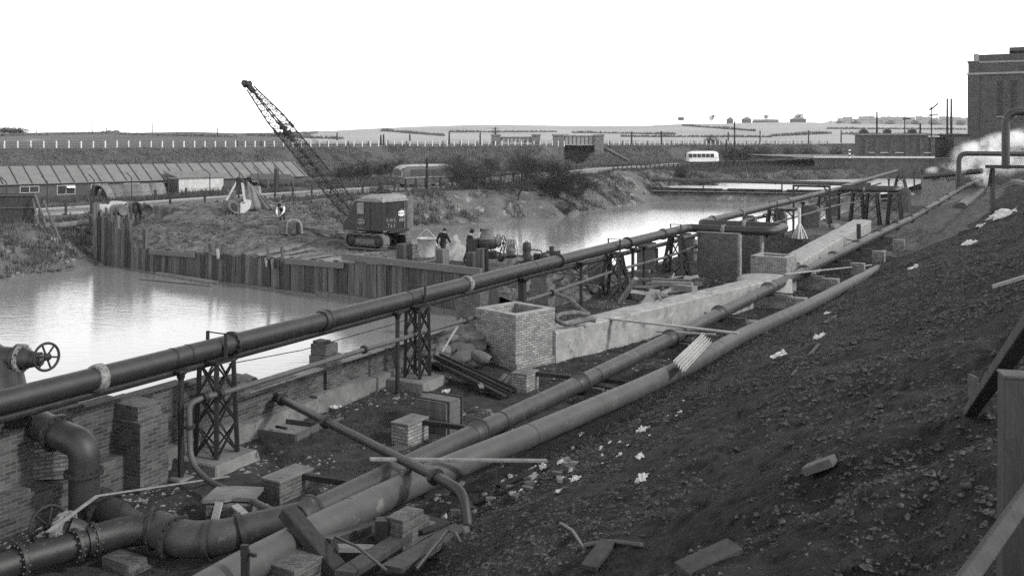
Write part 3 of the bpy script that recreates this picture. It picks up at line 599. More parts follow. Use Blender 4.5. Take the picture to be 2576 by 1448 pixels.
trestle(545, 'tall', 'square lattice trestle nearest the camera on a broken concrete block', 'trestles under the overhead main', lg=.085)
trestle(1050, 'tall', 'narrow lattice trestle on a pale concrete block beside the sack heap', 'trestles under the overhead main', foot=.0, lg=.09, wb=.52, wt=.46)
trestle(1545, 'splay', 'splayed braced trestle beside the heap of broken timber', 'trestles under the overhead main', lg=.13, wb=1.15, wt=.5, block=.12)
trestle(1700, 'splay', 'splayed braced trestle just left of the tall brick slab', 'trestles under the overhead main', lg=.14, wb=1.2, wt=.5, block=.1)
trestle(1945, 'splay', 'splayed braced trestle behind the expansion loop and grassy hump', 'trestles under the overhead main', lg=.13, wb=1.2, wt=.5, block=.1)
trestle(2069, 'splay', 'splayed trestle beneath the second portal frame', 'trestles under the overhead main', lg=.13, wb=1.3, wt=.5, block=.1)
for i, (o, lb) in enumerate(((1.6, 'lattice tower left of a close pair under the far pipe loop'), (2.9, 'lattice tower right of a close pair under the far pipe loop'), (4.8, 'lattice tower under the outer end of the far pipe loop'))):
    trestle(0, 'tall', lb, 'lattice towers under the far loop', y=y3, off=o, wb=1.3, wt=.75, block=0, horns=False, foot=-.55, lg=.17)
trestle(2265, 'splay', 'splayed trestle standing in front of the bright upper pool', 'trestles under the overhead main', lg=.2, wb=1.7, wt=.7, block=.1, foot=.0, top=2.5)
def post(px, label, r=.062, foot=0.0, y=None, off=0.0, top=2.44, sq=False, name='pipe_post'):
    c = apt(y or aline(px), foot, off); t = thing(name, label, 'post', c, 0, 'single posts under the overhead main')
    mb = MB(); mb.tube([c - V((0, 0, .2)), V((c.x, c.y, top - .1))], r, 14) if not sq else mb.box(c - V((0, 0, .2)), r * 2, r * 2, top - foot + .1, AD); mb.build('shaft', steel, t)
    mb = MB(); mb.lathe((c.x, c.y, top - .26), (0, 0, 1), [(r, 0), (r * 1.35, .04), (r * 1.4, .1), (r * 2.6, .16)], 14); mb.box((c.x, c.y, top - .1), .34, .3, .05, AD); mb.build('capital', steel, t)
    return c, t
c, t = post(455, 'round iron post with square cap, beside the nearest trestle and the bent service pipe'); mb = MB(); mb.box(c - V((0, 0, .1)), .5, .5, .24, AD, tp=.8); mb.build('concrete_footing', concdirty, t, bevel=.03)
post(1000, 'round iron post with moulded cap just left of the sack-side trestle')
post(1314, 'thick square iron post behind the brick collecting box', .11, sq=True)
post(1462, 'slim iron post at the left of the timber heap', .07)
post(1592, 'twin-looking iron post in front of the bright water', .075); post(1610, 'slim iron post against a brick pillar over the water', .07, off=.2)
post(2020, 'slim iron post in the distance left of the portal frame', .1); post(2110, 'iron post with a flared bracket left of the lattice pair', .13)
post(2236, 'slim distant post under the main before the upper pool', .1, foot=.3); post(2300, 'distant post under the main beside the brick pump base', .12, foot=.4); post(2320, 'distant thick post under the main at the pump house wall', .2, foot=.4)
def portal(y, o0, o1, h0, h1, label):
    a = apt(y, h0, o0); b = apt(y, h0, o1); t = thing('portal_frame', label, 'frame', a)
    for p in (a, b): mb = MB(); mb.beam(p, V((p.x, p.y, h1)), .13, .13); mb.build('leg', steel, t)
    mb = MB(); mb.beam(V((a.x, a.y, h1 - .07)), V((b.x, b.y, h1 - .07)), .12, .16); d = (b - a).normalized()
    for p, s in ((a, 1), (b, -1)): mb.beam(V((p.x, p.y, h1 - .6)), V((p.x, p.y, h1 - .1)) + d * s * .5, .08, .08)
    mb.build('crossbeam', steel, t)
portal(78.5, -1.7, 1.2, .0, 3.5, 'steel portal frame straddling the far overhead main')
portal(68.5, -.5, .75, .3, 2.3, 'low steel portal frame between brick pillars with straw beside it')

# ================================================================== RIVER WALL, PIERS, BRICK BOXES
def brick(name, c, dx, dy, h, ax, m, label=None, cat=None, parent=None, group=None, z0=0.0, bev=.008):
    mb = MB(); mb.box((c[0], c[1], z0), dx, dy, h, ax); o = mb.build(name, m, parent, bevel=bev)
    return tag(o, label, cat, group) if label else o
wl = thing('river_wall', 'old sooty brick wall along the river with broken uneven coping', 'wall', apt(20, 0, WALLOFF))
def wallseg(ya, yb, ha, hb, thick, off, m=brickdark, name='brickwork', z0=-1.6):
    n_ = max(1, int((yb - ya) / .75)); mb = MB()
    for i in range(n_):
        t0, t1 = i / n_, (i + 1) / n_; h_ = round((ha + (hb - ha) * (t0 + t1) / 2 + random.uniform(-.06, .05)) / .078) * .078
        a = apt(ya + (yb - ya) * t0, z0, off); b = apt(ya + (yb - ya) * t1, z0, off); c_ = (a + b) / 2; mb.box((c_.x, c_.y, z0), (b - a).length, thick, h_ - z0, AD)
    return mb.build(name, m, wl)
wallseg(11, 19.4, 1.9, 1.95, .42, WALLOFF); wallseg(19.4, 22.6, 1.9, 1.5, .42, WALLOFF); wallseg(22.6, 31, 1.16, .95, .40, WALLOFF)
wallseg(36.5, 46, .75, .7, .4, WALLOFF - .3); wallseg(46, 75, .7, .6, .4, WALLOFF - .5)
wallseg(11, 19.8, .72, .78, .35, WALLOFF + .40, brickdark, 'plinth', -.5); wallseg(19.8, 31, .5, .46, .3, WALLOFF + .3, concdirty, 'plinth', -.3)
o = brick('coping', apt(26.8, 0, WALLOFF), 9.4, .46, .05, AD, concdirty, parent=wl, z0=1.08, bev=.01)
def pier(px, w_, d_, h, label, m=brickmid, off=WALLOFF, steps=1, y=None, z0=-1.4):
    y_ = y or 19.15 / (.5445 - (px - CX) / FPX); c = apt(y_, 0, off) if not y or px < 400 else V(((px - CX) / FPX * y, y, 0)); t = thing('brick_pier', label, 'pier', c, 0, 'brick piers on the river wall')
    mb = MB(); mb.box((c.x, c.y, z0), w_, d_, h - .3 - z0, AD); mb.build('shaft', m, t, bevel=.008)
    mb = MB(); mb.box((c.x - .03, c.y, h - .3), w_ * .82, d_ * .85, .3, AD)
    if steps: mb.box((c.x - .1, c.y, h), w_ * .5, d_ * .6, .075, AD)
    mb.build('broken_cap', m, t, bevel=.008); return t
pier(243, .72, 1.35, 1.80, 'stout sooty buttress behind the black elbow pipe', brickdark, off=-.75, steps=0, y=19.55)
pier(782, .62, .62, 1.72, 'ragged brick pier with stepped broken top, near the middle of the river wall', brickdark)
pier(1188, .7, 1.15, 1.25, 'brick pier closing the near end of the timber piling', brickmid, y=39.6)
pier(1364, .6, .8, 2.0, 'brick pier between the timber piling and the tangled scaffold heap', brickmid, y=36.6)
pier(1507, .6, .85, 2.05, 'tall brick pier behind the first splayed trestle', brickmid, y=43.2)
pier(1629, .6, .95, 2.0, 'tall brick pier behind the slim posts and the timber heap', brickmid, y=48.8)
pier(1730, .6, .9, 1.95, 'brick pier just left of the tall brick slab', brickmid, y=53.5)
pier(1887, .7, 1.0, 2.1, 'brick pier rising behind the first expansion loop', brickmid, y=64)
pier(1963, .7, .9, 2.0, 'brick pier beside the low portal frame', brickmid, y=71)
pier(2038, .8, 1.6, 1.7, 'brick pier right of the low portal frame', brickmid, y=80); pier(2096, .8, 1.3, 1.7, 'distant brick pier behind the lattice pair', brickmid, y=92); pier(2262, 2.2, 2.2, 1.9, 'square brick valve base before the upper pool', brickmid, y=107)
# stepped pier of bright bricks under the elbow
sp_ = thing('stepped_pier', 'stepped pier of fresh bricks carrying the big elbow pipe', 'pier', PD(105, 1213, 18.1))
for i, (x0, x1, yt, yb) in enumerate(((50, 160, 1150, 1213), (50, 160, 1118, 1150), (32, 130, 1096, 1118), (36, 90, 1086, 1096))):
    a = PD(x0, yb, 18.0); b = PD(x1, yb, 18.3); zt = PD(x0, yt, 18.05).z; zb = PD(x0, yb, 18.05).z; c_ = (a + b) / 2
    mb = MB(); mb.box((c_.x - .05 * i, c_.y + .3, zb), (b - a).length, .55, zt - zb, b - a); mb.build('brick_course', brickpale, sp_, bevel=.008)
# low piers with steel outriggers under the ground pipe
for i, (px, py, h, lb, du, dv) in enumerate(((704, 1275, .45, 'low brick pier with flat slab top near the big elbow, left of the ground pipe', .95, .5), (1027, 1134, .56, 'low brick pier beside the wooden crates', .8, .5), (1325, 995, .55, 'low brick pier at the foot of the brick collecting box', .7, .5))):
    c = P(px, py, 0) + U * du / 2 - N * dv / 2; t = thing('pipe_pier', lb, 'pier', c, 0, 'low brick piers of the ground pipe')
    mb = MB(); mb.box((c.x, c.y, -.3), du, dv, h + .3, U); mb.build('brickwork', bricknew if i else brickmid, t, bevel=.008)
    mb = MB(); mb.box((c.x, c.y, h + .002), du * 1.03, dv * 1.05, .05, U); mb.build('slab', concdirty, t, bevel=.008)
    q = c + U * .15; yq = (q.y + 1.5); pc = V((-13.34 + .6 * (q.y - .9), q.y - .9, h - .04)); mb = MB(); mb.beam(V((q.x, q.y, h - .04)), pc + (pc - V((q.x, q.y, h - .04))).normalized() * .6, .10, .11); mb.build('outrigger_beam', steel, t)
for i, y in enumerate((25.6, 31.1, 35.4, 40.4, 45.6, 50.9, 56, 62)):
    c = cpt(y) + CD * .3; c.z = 0; h = cpt(y).z - rc - .02; t = thing('pipe_pier', ('brick sleeper pier under the ground pipe, beside a raker beam', 'brick sleeper pier under the ground pipe near the corrugated sheet', 'wide brick sleeper wall under the ground pipe behind the white lath', 'brick sleeper pier with end coloured as sunlit under the ground pipe by the boxes', 'brick sleeper wall with end coloured as sunlit below the second brick box', 'brick sleeper wall under the ground pipe beyond the second box', 'brick sleeper wall low under the distant ground pipe', 'last visible brick sleeper wall under the distant ground pipe')[i], 'pier', c, 0, 'brick sleeper piers under the ground pipe')
    mb = MB(); mb.box((c.x, c.y, -.2), .42, 1.5 if i > 1 else .8, h + .2, CD); mb.build('brickwork', bricknew if i in (3, 4) else brickmid, t, bevel=.008)
    if i > 1: q = c + V((CD.y, -CD.x, 0)) * 1.1; mb = MB(); mb.box((q.x, q.y, -.2), .42, .7, h + .1, CD); mb.build('lit_pier_end', bricknew, t, bevel=.008)  # pale brick here puts the sunlit end into the colour
    mb = MB(); e = V((CD.y, -CD.x, 0)); mb.beam(V((c.x, c.y, h + .01)) - e * .9, V((c.x, c.y, h + .01)) + e * 1.0, .1, .06); mb.build('bearer', steel, t)
# open brick collecting boxes
def obox(name, cor, ax, a, b, h, m, label, t_=.23, z0=-.2, base=None):
    ax = V(ax).normalized(); ay = V((-ax.y, ax.x, 0)); c = V(cor) + ax * a / 2 + ay * b / 2; t = thing(name, label, 'brick box', (c.x, c.y, 0))
    for s in (-1, 1):
        q = c + ay * s * (b - t_) / 2; mb = MB(); mb.box((q.x, q.y, z0), a, t_, h - z0, ax); mb.build('brick_wall', m, t, bevel=.006)
        q = c + ax * s * (a - t_) / 2; mb = MB(); mb.box((q.x, q.y, z0), t_, b - 2 * t_ - .002, h - z0, ax); mb.build('brick_wall', m, t, bevel=.006)
    mb = MB(); mb.box((c.x, c.y, z0), a - 2 * t_, b - 2 * t_, (h - z0) * .55, ax); mb.build('silt', floorm, t)
    mb = MB()
    for s in (-1, 1): q = c + ay * s * (b - t_) / 2; mb.box((q.x, q.y, h + .001), a, t_, .03, ax); q = c + ax * s * (a - t_) / 2; mb.box((q.x, q.y, h + .001), t_, b - 2 * t_ - .004, .03, ax)
    mb.build('mortar_capping', conc, t); return t
F0 = PD(1297, 793, 29.4); F0.z = 0
t = obox('collecting_box', F0, (.707, .707, 0), 1.80, 1.82, 1.80, bricknew, 'large open brick box at the near end of the concrete wall')
mb = MB(); q = F0 + V((.04, 1.28, 0)); mb.box((q.x, q.y, -.3), 1.88, 1.9, .62, (.707, .707, 0)); mb.build('footing', bricknew, t, bevel=.008)
H0 = PD(1979, 650, 44.2); H0.z = 0; ha = (PD(2005, 637, 46) - PD(1979, 650, 44.2)); ha.z = 0
obox('small_collecting_box', H0, V((.55, .83, 0)), 1.5, 1.72, 1.74, bricknew, 'smaller open brick box halfway along the concrete wall')
# tall brick slabs that carry the loop
def slab(xa, xb, ypx, yb, h, label, depth=.36):
    a = PD(xa, ypx, yb); b = PD(xb, ypx + 8, yb - 1.05); a.z = b.z = 0; ax = (b - a).normalized(); c = (a + b) / 2; t = thing('loop_pier', label, 'pier', c, 0, 'tall brick slabs under the expansion loop')
    mb = MB(); mb.box((c.x, c.y, -.3), (b - a).length, depth, h + .3, ax); mb.build('brickwork', brickmid, t, bevel=.006)
    mb = MB(); q = b + ax * .055; mb.box((q.x, q.y, -.3), .11, depth * .98, h + .28, ax); mb.build('lit_end_face', bricknew, t)  # paler brick paints sunlight onto this end of the slab
    mb = MB(); mb.box((c.x, c.y, h + .002), (b - a).length + .12, depth + .06, .05, ax); mb.build('capping', concdirty, t, bevel=.006)
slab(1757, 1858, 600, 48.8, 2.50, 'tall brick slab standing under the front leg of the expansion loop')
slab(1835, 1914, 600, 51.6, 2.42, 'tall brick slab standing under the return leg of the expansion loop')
# concrete flume wall in two legs
cw = thing('concrete_wall', 'thick pale concrete wall winding between the two brick boxes and away', 'wall', P(1412, 919, 0))
def cwall(pts, th_, h_, name, n_=40):
    mb = MB(); vs = []; a, b = pts[0], pts[-1]; d = (b - a).normalized(); sd = V((d.y, -d.x, 0)); m_ = 9
    for i in range(n_ + 1):
        p = lerp(a, b, i / n_); j = lambda k: float(fbm(i * .55 + k * 7.3, k * 3.1, 3)) * .07
        for k, (o_, z_) in enumerate(((0, -.3), (0, .35), (.0, .75), (0.02, h_ - .05), (-.04, h_ + .0), (-th_ * .35, h_ + .03), (-th_ * .7, h_ + .02), (-th_ + .03, h_), (-th_, -.3))): q = p + sd * (o_ + j(k) * .5); vs.append(V((q.x, q.y, z_ + (j(k + 11) if 2 < k < 8 else 0))))
    mb.add(vs, [(i * m_ + k, i * m_ + k + 1, (i + 1) * m_ + k + 1, (i + 1) * m_ + k) for i in range(n_) for k in range(m_ - 1)], False); mb.add(vs[:m_], [tuple(range(m_))]); mb.add(vs[-m_:], [tuple(range(m_))[::-1]]); return mb.build(name, conc, cw)
s0 = V((1.40, 30.55, 0)); s1 = V((10.9, 41.4, 0)); seg = [lerp(s0, s1, i / 6) for i in range(7)]
cwall(seg, .95, 1.08, 'wall_leg')
s2 = V((14.3, 47.4, 0)); s3 = V((27.2, 72.4, 0)); seg2 = [lerp(s2, s3, i / 8) for i in range(9)]
cwall(seg2, 1.3, 1.15, 'wall_leg')
q = V((11.5, 42.7, 0)); mb = MB(); mb.lathe((q.x - .2, q.y + .1, -.3), (0, 0, 1), [(1.25, 0), (1.2, 1.3), (1.0, 1.42), (0, 1.46)], 22); mb.build('rounded_end', conc, cw)

# ================================================================== TIMBER COFFERDAM AND WHAT STANDS ON IT
pw = thing('sheet_piling', 'long wall of driven timber sheet piles holding the spoil back from the river', 'piling', pile_pt(16, 0, -1))
def pile(s, n, w_, top, lean=0.0, d=PT, nm='pile', th_=.11):
    mb = MB(); a = pile_pt(s, n, -1.8); b = pile_pt(s + lean, n, top); x = d; y = V((-d.y, d.x, 0)); q = [(-.5, -.5), (.5, -.5), (.5, .5), (-.5, .5)]
    mb.hexa([a + x * i * w_ + y * j * th_ for i, j in q] + [b + x * i * w_ + y * j * th_ + V((0, 0, random.uniform(-.03, .03))) for i, j in q]); return mb.build(nm, pilewood, pw)
s = 0.0; k = 0
while s < 33.4:
    w_ = random.uniform(.33, .47)
    if s < 1.2: tp = 2.15
    elif s < 2.0: tp = 1.9
    elif s < 3.3: tp = 1.45
    elif s < 4.2: tp = .62
    else: tp = float(np.interp(s, [4.2, 6, 14, 22, 24, 33.5], [.42, .38, .62, .80, 1.02, 1.12])) + random.choice([0, 0, -.1, .06, -.05])
    pile(s + w_ / 2, random.uniform(-.02, .02), w_ * .97, tp, random.uniform(-.05, .12)); s += w_
for s, n, h, w_ in ((3.5, .12, 2.1, .2), (4.9, .3, 1.55, .34), (2.1, .14, 2.3, .2)): pile(s, n, w_, h, nm='tall_pile', th_=.2)
RD2 = V((-.47, .88, 0)).normalized()
for i in range(10): pile(-.12 - RD2.dot(-PT) * i * .0 - i * .22, .25 + i * .5, .5, 2.5 + .02 * i + random.uniform(-.25, .25), d=RD2)
mb = MB(); mb.beam(pile_pt(-.3, .0, -1.7), pile_pt(-.3, .0, 3.0), .4, .3); mb.build('corner_post', pilewood, pw)
for (xa, ya, xb, yb, sec) in ((376, 633, 488, 642, (.12, .3)), (717, 656, 862, 668, (.14, .3)), (862, 645, 1211, 684, (.18, .33))):
    def along(px, py):                                   # point on the pile face seen at this pixel
        for s_ in np.arange(-2, 40, .02):
            q = pile_pt(s_, -.2, 0)
            if CX + FPX * q.x / q.y >= px: return PD(px, py, q.y)
    mb = MB(); mb.beam(along(xa, ya), along(xb, yb), *sec); mb.build('waler', walerm, pw, bevel=.01)
for (xa, ya, xb, yb, nm) in ((604, 719, 700, 731, 'waler'), (700, 734, 800, 746, 'waler'), (802, 738, 962, 760, 'waler'), (1040, 768, 1165, 790, 'waler')):
    mb = MB(); mb.beam(along(xa, ya), along(xb, yb), .26, .26); mb.build(nm, wood, pw, bevel=.015)
for px, y0, y1, wp in ((672, 648, 670, .25), (687, 652, 674, .3), (676, 612, 652, .42), (530, 612, 634, .34), (550, 626, 650, .3), (712, 620, 658, .35)):
    q = along(px, y1); r_ = PD(px - 3, y0, q.y); mb = MB(); mb.beam(q, r_, wp, .1); mb.build('cleat', woodpale if wp < .31 else pilewood, pw)
def floatlog(xa, ya, xb, yb, lb, r):
    mb = MB(); a = P(xa, ya, -.93); b = P(xb, yb, -.93); mb.beam(a, b, r * 2, r); tag(mb.build('floating_timber', wood, bevel=.02), lb, 'timber', 'timbers floating by the piling')
floatlog(398, 688, 542, 712, 'long squared timber floating along the foot of the piling', .2); floatlog(350, 700, 535, 718, 'thin plank adrift on the water below the floating timber', .07)
# heavy timber stumps and dock baulks at the right end
def stump(px, py, pyt, w_, label, yy=None, m=pilewood):
    q = onfill(px, py) if yy is None else PD(px, py, yy); hh = (py - pyt) / FPX * q.y; t = MB(); t.box(q - V((0, 0, .3)), w_, w_, hh + .3, PT, tp=.97); return tag(t.build('timber_stump', m, bevel=.015), label, 'timber')
stump(1017, 648, 613, .62, 'squat square timber stump behind the piling beside the iron bucket', 50.5)
stump(1113, 660, 626, .5, 'square timber stump in front of the man in the dark jacket', 49)
stump(1188, 678, 634, .48, 'timber stump in front of the man in the flat hat', 47)
stump(1213, 688, 625, .46, 'taller timber stump at the right end of the piling', 46.2)
mb = MB(); mb.beam(PD(1226, 690, 46), PD(1226, 610, 46), .12, .12); tag(mb.build('iron_stanchion', steel), 'slim iron stanchion beside the taller timber stump', 'post')
# plank road for the excavator: each plank lifts off
for i in range(28):
    s = 14.5 + i * .62 + random.uniform(-.1, .1); n0 = random.uniform(.4, 1.0); ln = random.uniform(2.0, 5.2); a = pile_pt(s, n0, 0); b = pile_pt(s + random.uniform(-.5, .5), n0 + ln, 0)
    za = max(fill_z(a), .6) + random.uniform(-.0, .06); zb = max(fill_z(b), .6) + random.uniform(-.02, .06)
    if i > 18 : b = lerp(a, b, .5)
    mb = MB(); mb.beam(V((a.x, a.y, za)), V((b.x, b.y, zb)), .26, .07); tag(mb.build('deck_plank', muddy), 'muddy plank laid side by side as a track for the crawler crane', 'plank', 'plank track under the crawler crane')
for (xa, ya, xb, yb, lb) in ((766, 576, 846, 585, 'upper of two long baulks lying left of the crane track'), (806, 589, 886, 593, 'lower of two long baulks lying left of the crane track')):
    a = PD(xa, ya, 62); b = PD(xb, yb, 60); mb = MB(); mb.beam(a, b, .26, .3); tag(mb.build('timber_baulk', wood, bevel=.01), lb, 'timber')

# ------------------------------------------------------------------ crawler crane (boom towards -X of its own frame)
def text_mesh(s, size, name, m, parent, loc, ex, ey, off=.012):      # lettering laid on a panel: ex = reading direction, ey = up
    cu = bpy.data.curves.new(name, 'FONT'); cu.body = s; cu.size = size; cu.align_x = 'CENTER'; cu.align_y = 'CENTER'; cu.extrude = .004
    to = bpy.data.objects.new(name + '_source', cu); col.objects.link(to); dg = bpy.context.evaluated_depsgraph_get(); me = bpy.data.meshes.new_from_object(to.evaluated_get(dg))
    bpy.data.objects.remove(to); bpy.data.curves.remove(cu)
    ex = V(ex).normalized(); ey = V(ey).normalized(); ez = ex.cross(ey); mt = Matrix((ex, ey, ez)).transposed().to_4x4(); mt.translation = V(loc) + ez * off
    me.transform(mt); me.materials.clear(); me.materials.append(m); o = bpy.data.objects.new(name, me); col.objects.link(o); o.parent = parent; return o
CR = PD(952, 618, 57.6); CR.z = .78
fdir = V((-.835, .55, 0)).normalized(); crz = math.atan2(-fdir.y, -fdir.x)      # local +X points to the rear
crane = thing('crawler_crane', 'dark crawler crane with raised lattice jib and lettered cab on the plank track', 'crane', CR, crz)
# local: x rear(+) front(-), y: -1.2 is the side facing the camera, z up
def lb(name, m, fn, parent=crane, bevel=0.0): mb = MB(); fn(mb); return mb.build(name, m, parent, True, bevel)
for sy in (-1, 1):
    yc = sy * 1.02; L_, hh, wd = 1.55, .46, .55
    prof = []; 
    for k in range(9): a = -math.pi / 2 + math.pi * k / 8; prof.append((L_ - .46 + hh * math.cos(a), hh + hh * math.sin(a)))
    for x_ in (.7, .35, 0, -.35, -.7): prof.append((x_, 2 * hh - .03 - .03 * math.cos(x_ * 9)))
    for k in range(9): a = math.pi / 2 + math.pi * k / 8; prof.append((-L_ + .46 + hh * math.cos(a), hh + hh * math.sin(a)))
    mb = MB(); n_ = len(prof); inn = [(x_ * .955, hh + (z_ - hh) * .86) for x_, z_ in prof]
    vs = [V((x_, yc + s_ * wd / 2, z_)) for s_ in (-1, 1) for x_, z_ in prof] + [V((x_, yc + s_ * wd / 2, z_)) for s_ in (-1, 1) for x_, z_ in inn]
    fs = []
    for i in range(n_):
        j = (i + 1) % n_; fs += [(i, j, j + n_, i + n_), (i + 2 * n_, i + 3 * n_, j + 3 * n_, j + 2 * n_), (i, i + 2 * n_, j + 2 * n_, j), (i + n_, j + n_, j + 3 * n_, i + 3 * n_)]
    mb.add(vs, fs)
    dist_ = 0
    for i in range(n_):                                  # track shoes
        a = V((prof[i][0], 0, prof[i][1])); b = V((prof[(i + 1) % n_][0], 0, prof[(i + 1) % n_][1])); m_ = max(1, round((b - a).length / .2)); nn = V((b.z - a.z, 0, -(b.x - a.x))).normalized()
        for j in range(m_): c = lerp(a, b, (j + .5) / m_) + nn * .015; c.y = yc; mb.beam(c - V((0, wd / 2, 0)), c + V((0, wd / 2, 0)), .05, .05)
    trk = mb.build('crawler_track', dustmetal, crane, True)
    lb('track_frame', dustmetal, lambda m_: (m_.box((0, yc, .30), 2.3, .36, .30), m_.box((0, yc, .22), 2.1, .4, .06)), trk)
    for k in range(5): lb('track_roller', steel, lambda m_, k=k: m_.lathe((-.9 + .45 * k, yc - .2, .2), (0, 1, 0), [(0, 0), (.13, 0), (.13, .4), (0, .4)], 12), trk)
    for x_ in (-1.1, 1.1): lb('idler_wheel', steel, lambda m_, x_=x_: m_.lathe((x_, yc - .2, .46), (0, 1, 0), [(0, 0), (.36, 0), (.36, .4), (0, .4)], 18), trk)
lb('carbody', steel, lambda m_: (m_.box((0, 0, .42), 1.5, 2.2, .38), m_.lathe((0, 0, .78), (0, 0, 1), [(.75, 0), (.75, .22), (0, .22)], 24), m_.box((.35, 0, .98), 2.6, 1.7, .12)))
W2 = 1.22
side = [(-1.75, 1.06), (1.35, 1.06), (1.35, 3.05), (-.55, 3.05), (-.75, 2.98), (-1.42, 1.85), (-1.78, 1.5)]
def cabf(m_): m_.prism([V((x_, -W2, z_)) for x_, z_ in side], (0, 2 * W2, 0))
cab = lb('cab_body', paintdk, cabf, bevel=.04)
def roundrear(m_):
    pts = []; 
    for k in range(7): a = -math.pi / 2 + math.pi / 2 * k / 6; pts.append((1.35 + .0 + .28 * math.cos(a) , W2 - .28 + .28 * 0 + .0))
    poly = [V((1.355, W2, 1.1)), V((1.355, W2 - .36, 1.1)), V((1.50, W2 - .30, 1.1)), V((1.60, W2 - .1, 1.1)), V((1.60, W2 + .12, 1.1)), V((1.5, W2 + .25, 1.1)), V((1.3, W2 + .28, 1.1)), V((1.3, W2 + .003, 1.1))]
    m_.prism(poly, (0, 0, 1.95))
lb('rounded_corner', dustmetal, roundrear, cab)
def rooff(m_):                                            # cambered roof with a lip
    rows = []
    for i, (x_, dz) in enumerate(((-.85, -.12), (-.6, .02), (-.1, .12), (.6, .15), (1.1, .13), (1.42, .03), (1.52, -.10))):
        rows.append([V((x_, y_, 3.07 + dz - .10 * (y_ / W2) ** 2 - (.10 if abs(y_) > 1.2 else 0))) for y_ in (-1.3, -1.15, -.6, 0, .6, 1.15, 1.3)])
    vs = [p for r_ in rows for p in r_]; m_.add(vs, [(i * 7 + j, (i + 1) * 7 + j, (i + 1) * 7 + j + 1, i * 7 + j + 1) for i in range(6) for j in range(6)], True)
    lo = [V((p.x, p.y, 2.84)) for p in vs]; edge = [i for i in range(7)] + [6 + 7 * k for k in range(1, 7)] + [48 - j for j in range(1, 7)] + [7 * k for k in range(5, 0, -1)]
    n_ = len(edge); m_.add([vs[i] for i in edge] + [V((vs[i].x * .985, vs[i].y * .97, 2.8)) for i in edge], [(j, (j + 1) % n_, (j + 1) % n_ + n_, j + n_) for j in range(n_)])
lb('cab_roof', dustytop, rooff)
win = lb('side_window', glass, lambda m_: m_.box((-.32, -W2 - .008, 2.02), .62, .03, .74)); lb('window_blind', dustytop, lambda m_: m_.box((-.32, -W2 - .022, 2.06), .52, .01, .66), win)
lb('side_door', paintdk, lambda m_: (m_.box((.92, -W2 - .012, 1.16), .86, .03, 1.72), m_.box((.46, -W2 - .02, 1.12), .035, .05, 1.8)))
lb('rear_window', glass, lambda m_: m_.box((1.362, -.55, 2.05), .03, .52, .66)); lb('rear_sill', steel, lambda m_: m_.box((1.372, -.55, 2.0), .05, .6, .035))
lb('rear_panel_rail', dustmetal, lambda m_: (m_.box((1.37, -.1, 1.04), .06, 2.1, .07), m_.box((1.375, .78, 1.12), .05, .06, 1.7)))
lb('counterweight', dustmetal, lambda m_: m_.box((1.2, .72, .78), .5, .9, .3))
lb('gantry_sheaves', steel, lambda m_: (m_.sph((.1, .3, 3.22), .5, .18, .14), m_.beam((-.3, 0, 3.2), (.6, .5, 3.24), .08, .06)))
# lettering: round badge with a white band reading BOOT, number under it; hand painted RWE 763 and badge at the back
def badge(cx_, cz_, face, r=.25, bandc=white):
    if face == 'side': o_, ex = V((cx_, -W2 - .016, cz_)), V((1, 0, 0))
    else: o_, ex = V((1.366, cx_, cz_)), V((0, 1, 0))
    up = V((0, 0, 1)); nn = ex.cross(up)
    mb = MB(); mb.lathe(o_, nn, [(r * .86, 0), (r * .86, .01), (0, .01)], 28); b = mb.build('badge_disc', steel, crane, True)
    mb = MB(); mb.ring(o_ + nn * .008, nn, r * .82, r, .012, 28); mb.build('badge_ring', dustmetal, b, True)
    mb = MB(); pl = [(-1.15, -.42), (-.45, -.55), (0, -.66), (.45, -.55), (1.15, -.42), (1.15, .42), (.45, .55), (0, .66), (-.45, .55), (-1.15, .42)]
    mb.prism([o_ + nn * .016 + ex * a * r + up * c * r for a, c in pl], nn * .008); mb.build('badge_band', bandc, b, True)
    text_mesh('BOOT', r * .78, 'badge_lettering', steel, b, o_ + nn * .026, ex, up, .004)
badge(-.25, 1.62, 'side', .25, dustytop); badge(.52, 2.06, 'rear', .27, white)
text_mesh('38-4653', .19, 'fleet_number', dustytop, crane, (-.28, -W2 - .018, 1.2), (1, 0, 0), (0, 0, 1), .004)
text_mesh('R W E', .3, 'painted_lettering', dustytop, crane, (1.37, -.45, 1.68), (0, 1, 0), (0, 0, 1), .004)
text_mesh('7 6 3', .33, 'painted_number', dustytop, crane, (1.37, -.42, 1.36), (0, 1, 0), (0, 0, 1), .004)
pl_ = lb('maker_plate', dustytop, lambda m_: m_.box((1.372, .54, 1.58), .012, .46, .17)); text_mesh('No 10', .15, 'plate_lettering', steel, pl_, (1.382, .54, 1.665), (0, 1, 0), (0, 0, 1), .002)
text_mesh('PRIESTMAN', .155, 'maker_lettering', dustmetal, crane, (1.50, .45, 2.93), (0, 1, 0), (0, 0, 1), .006)
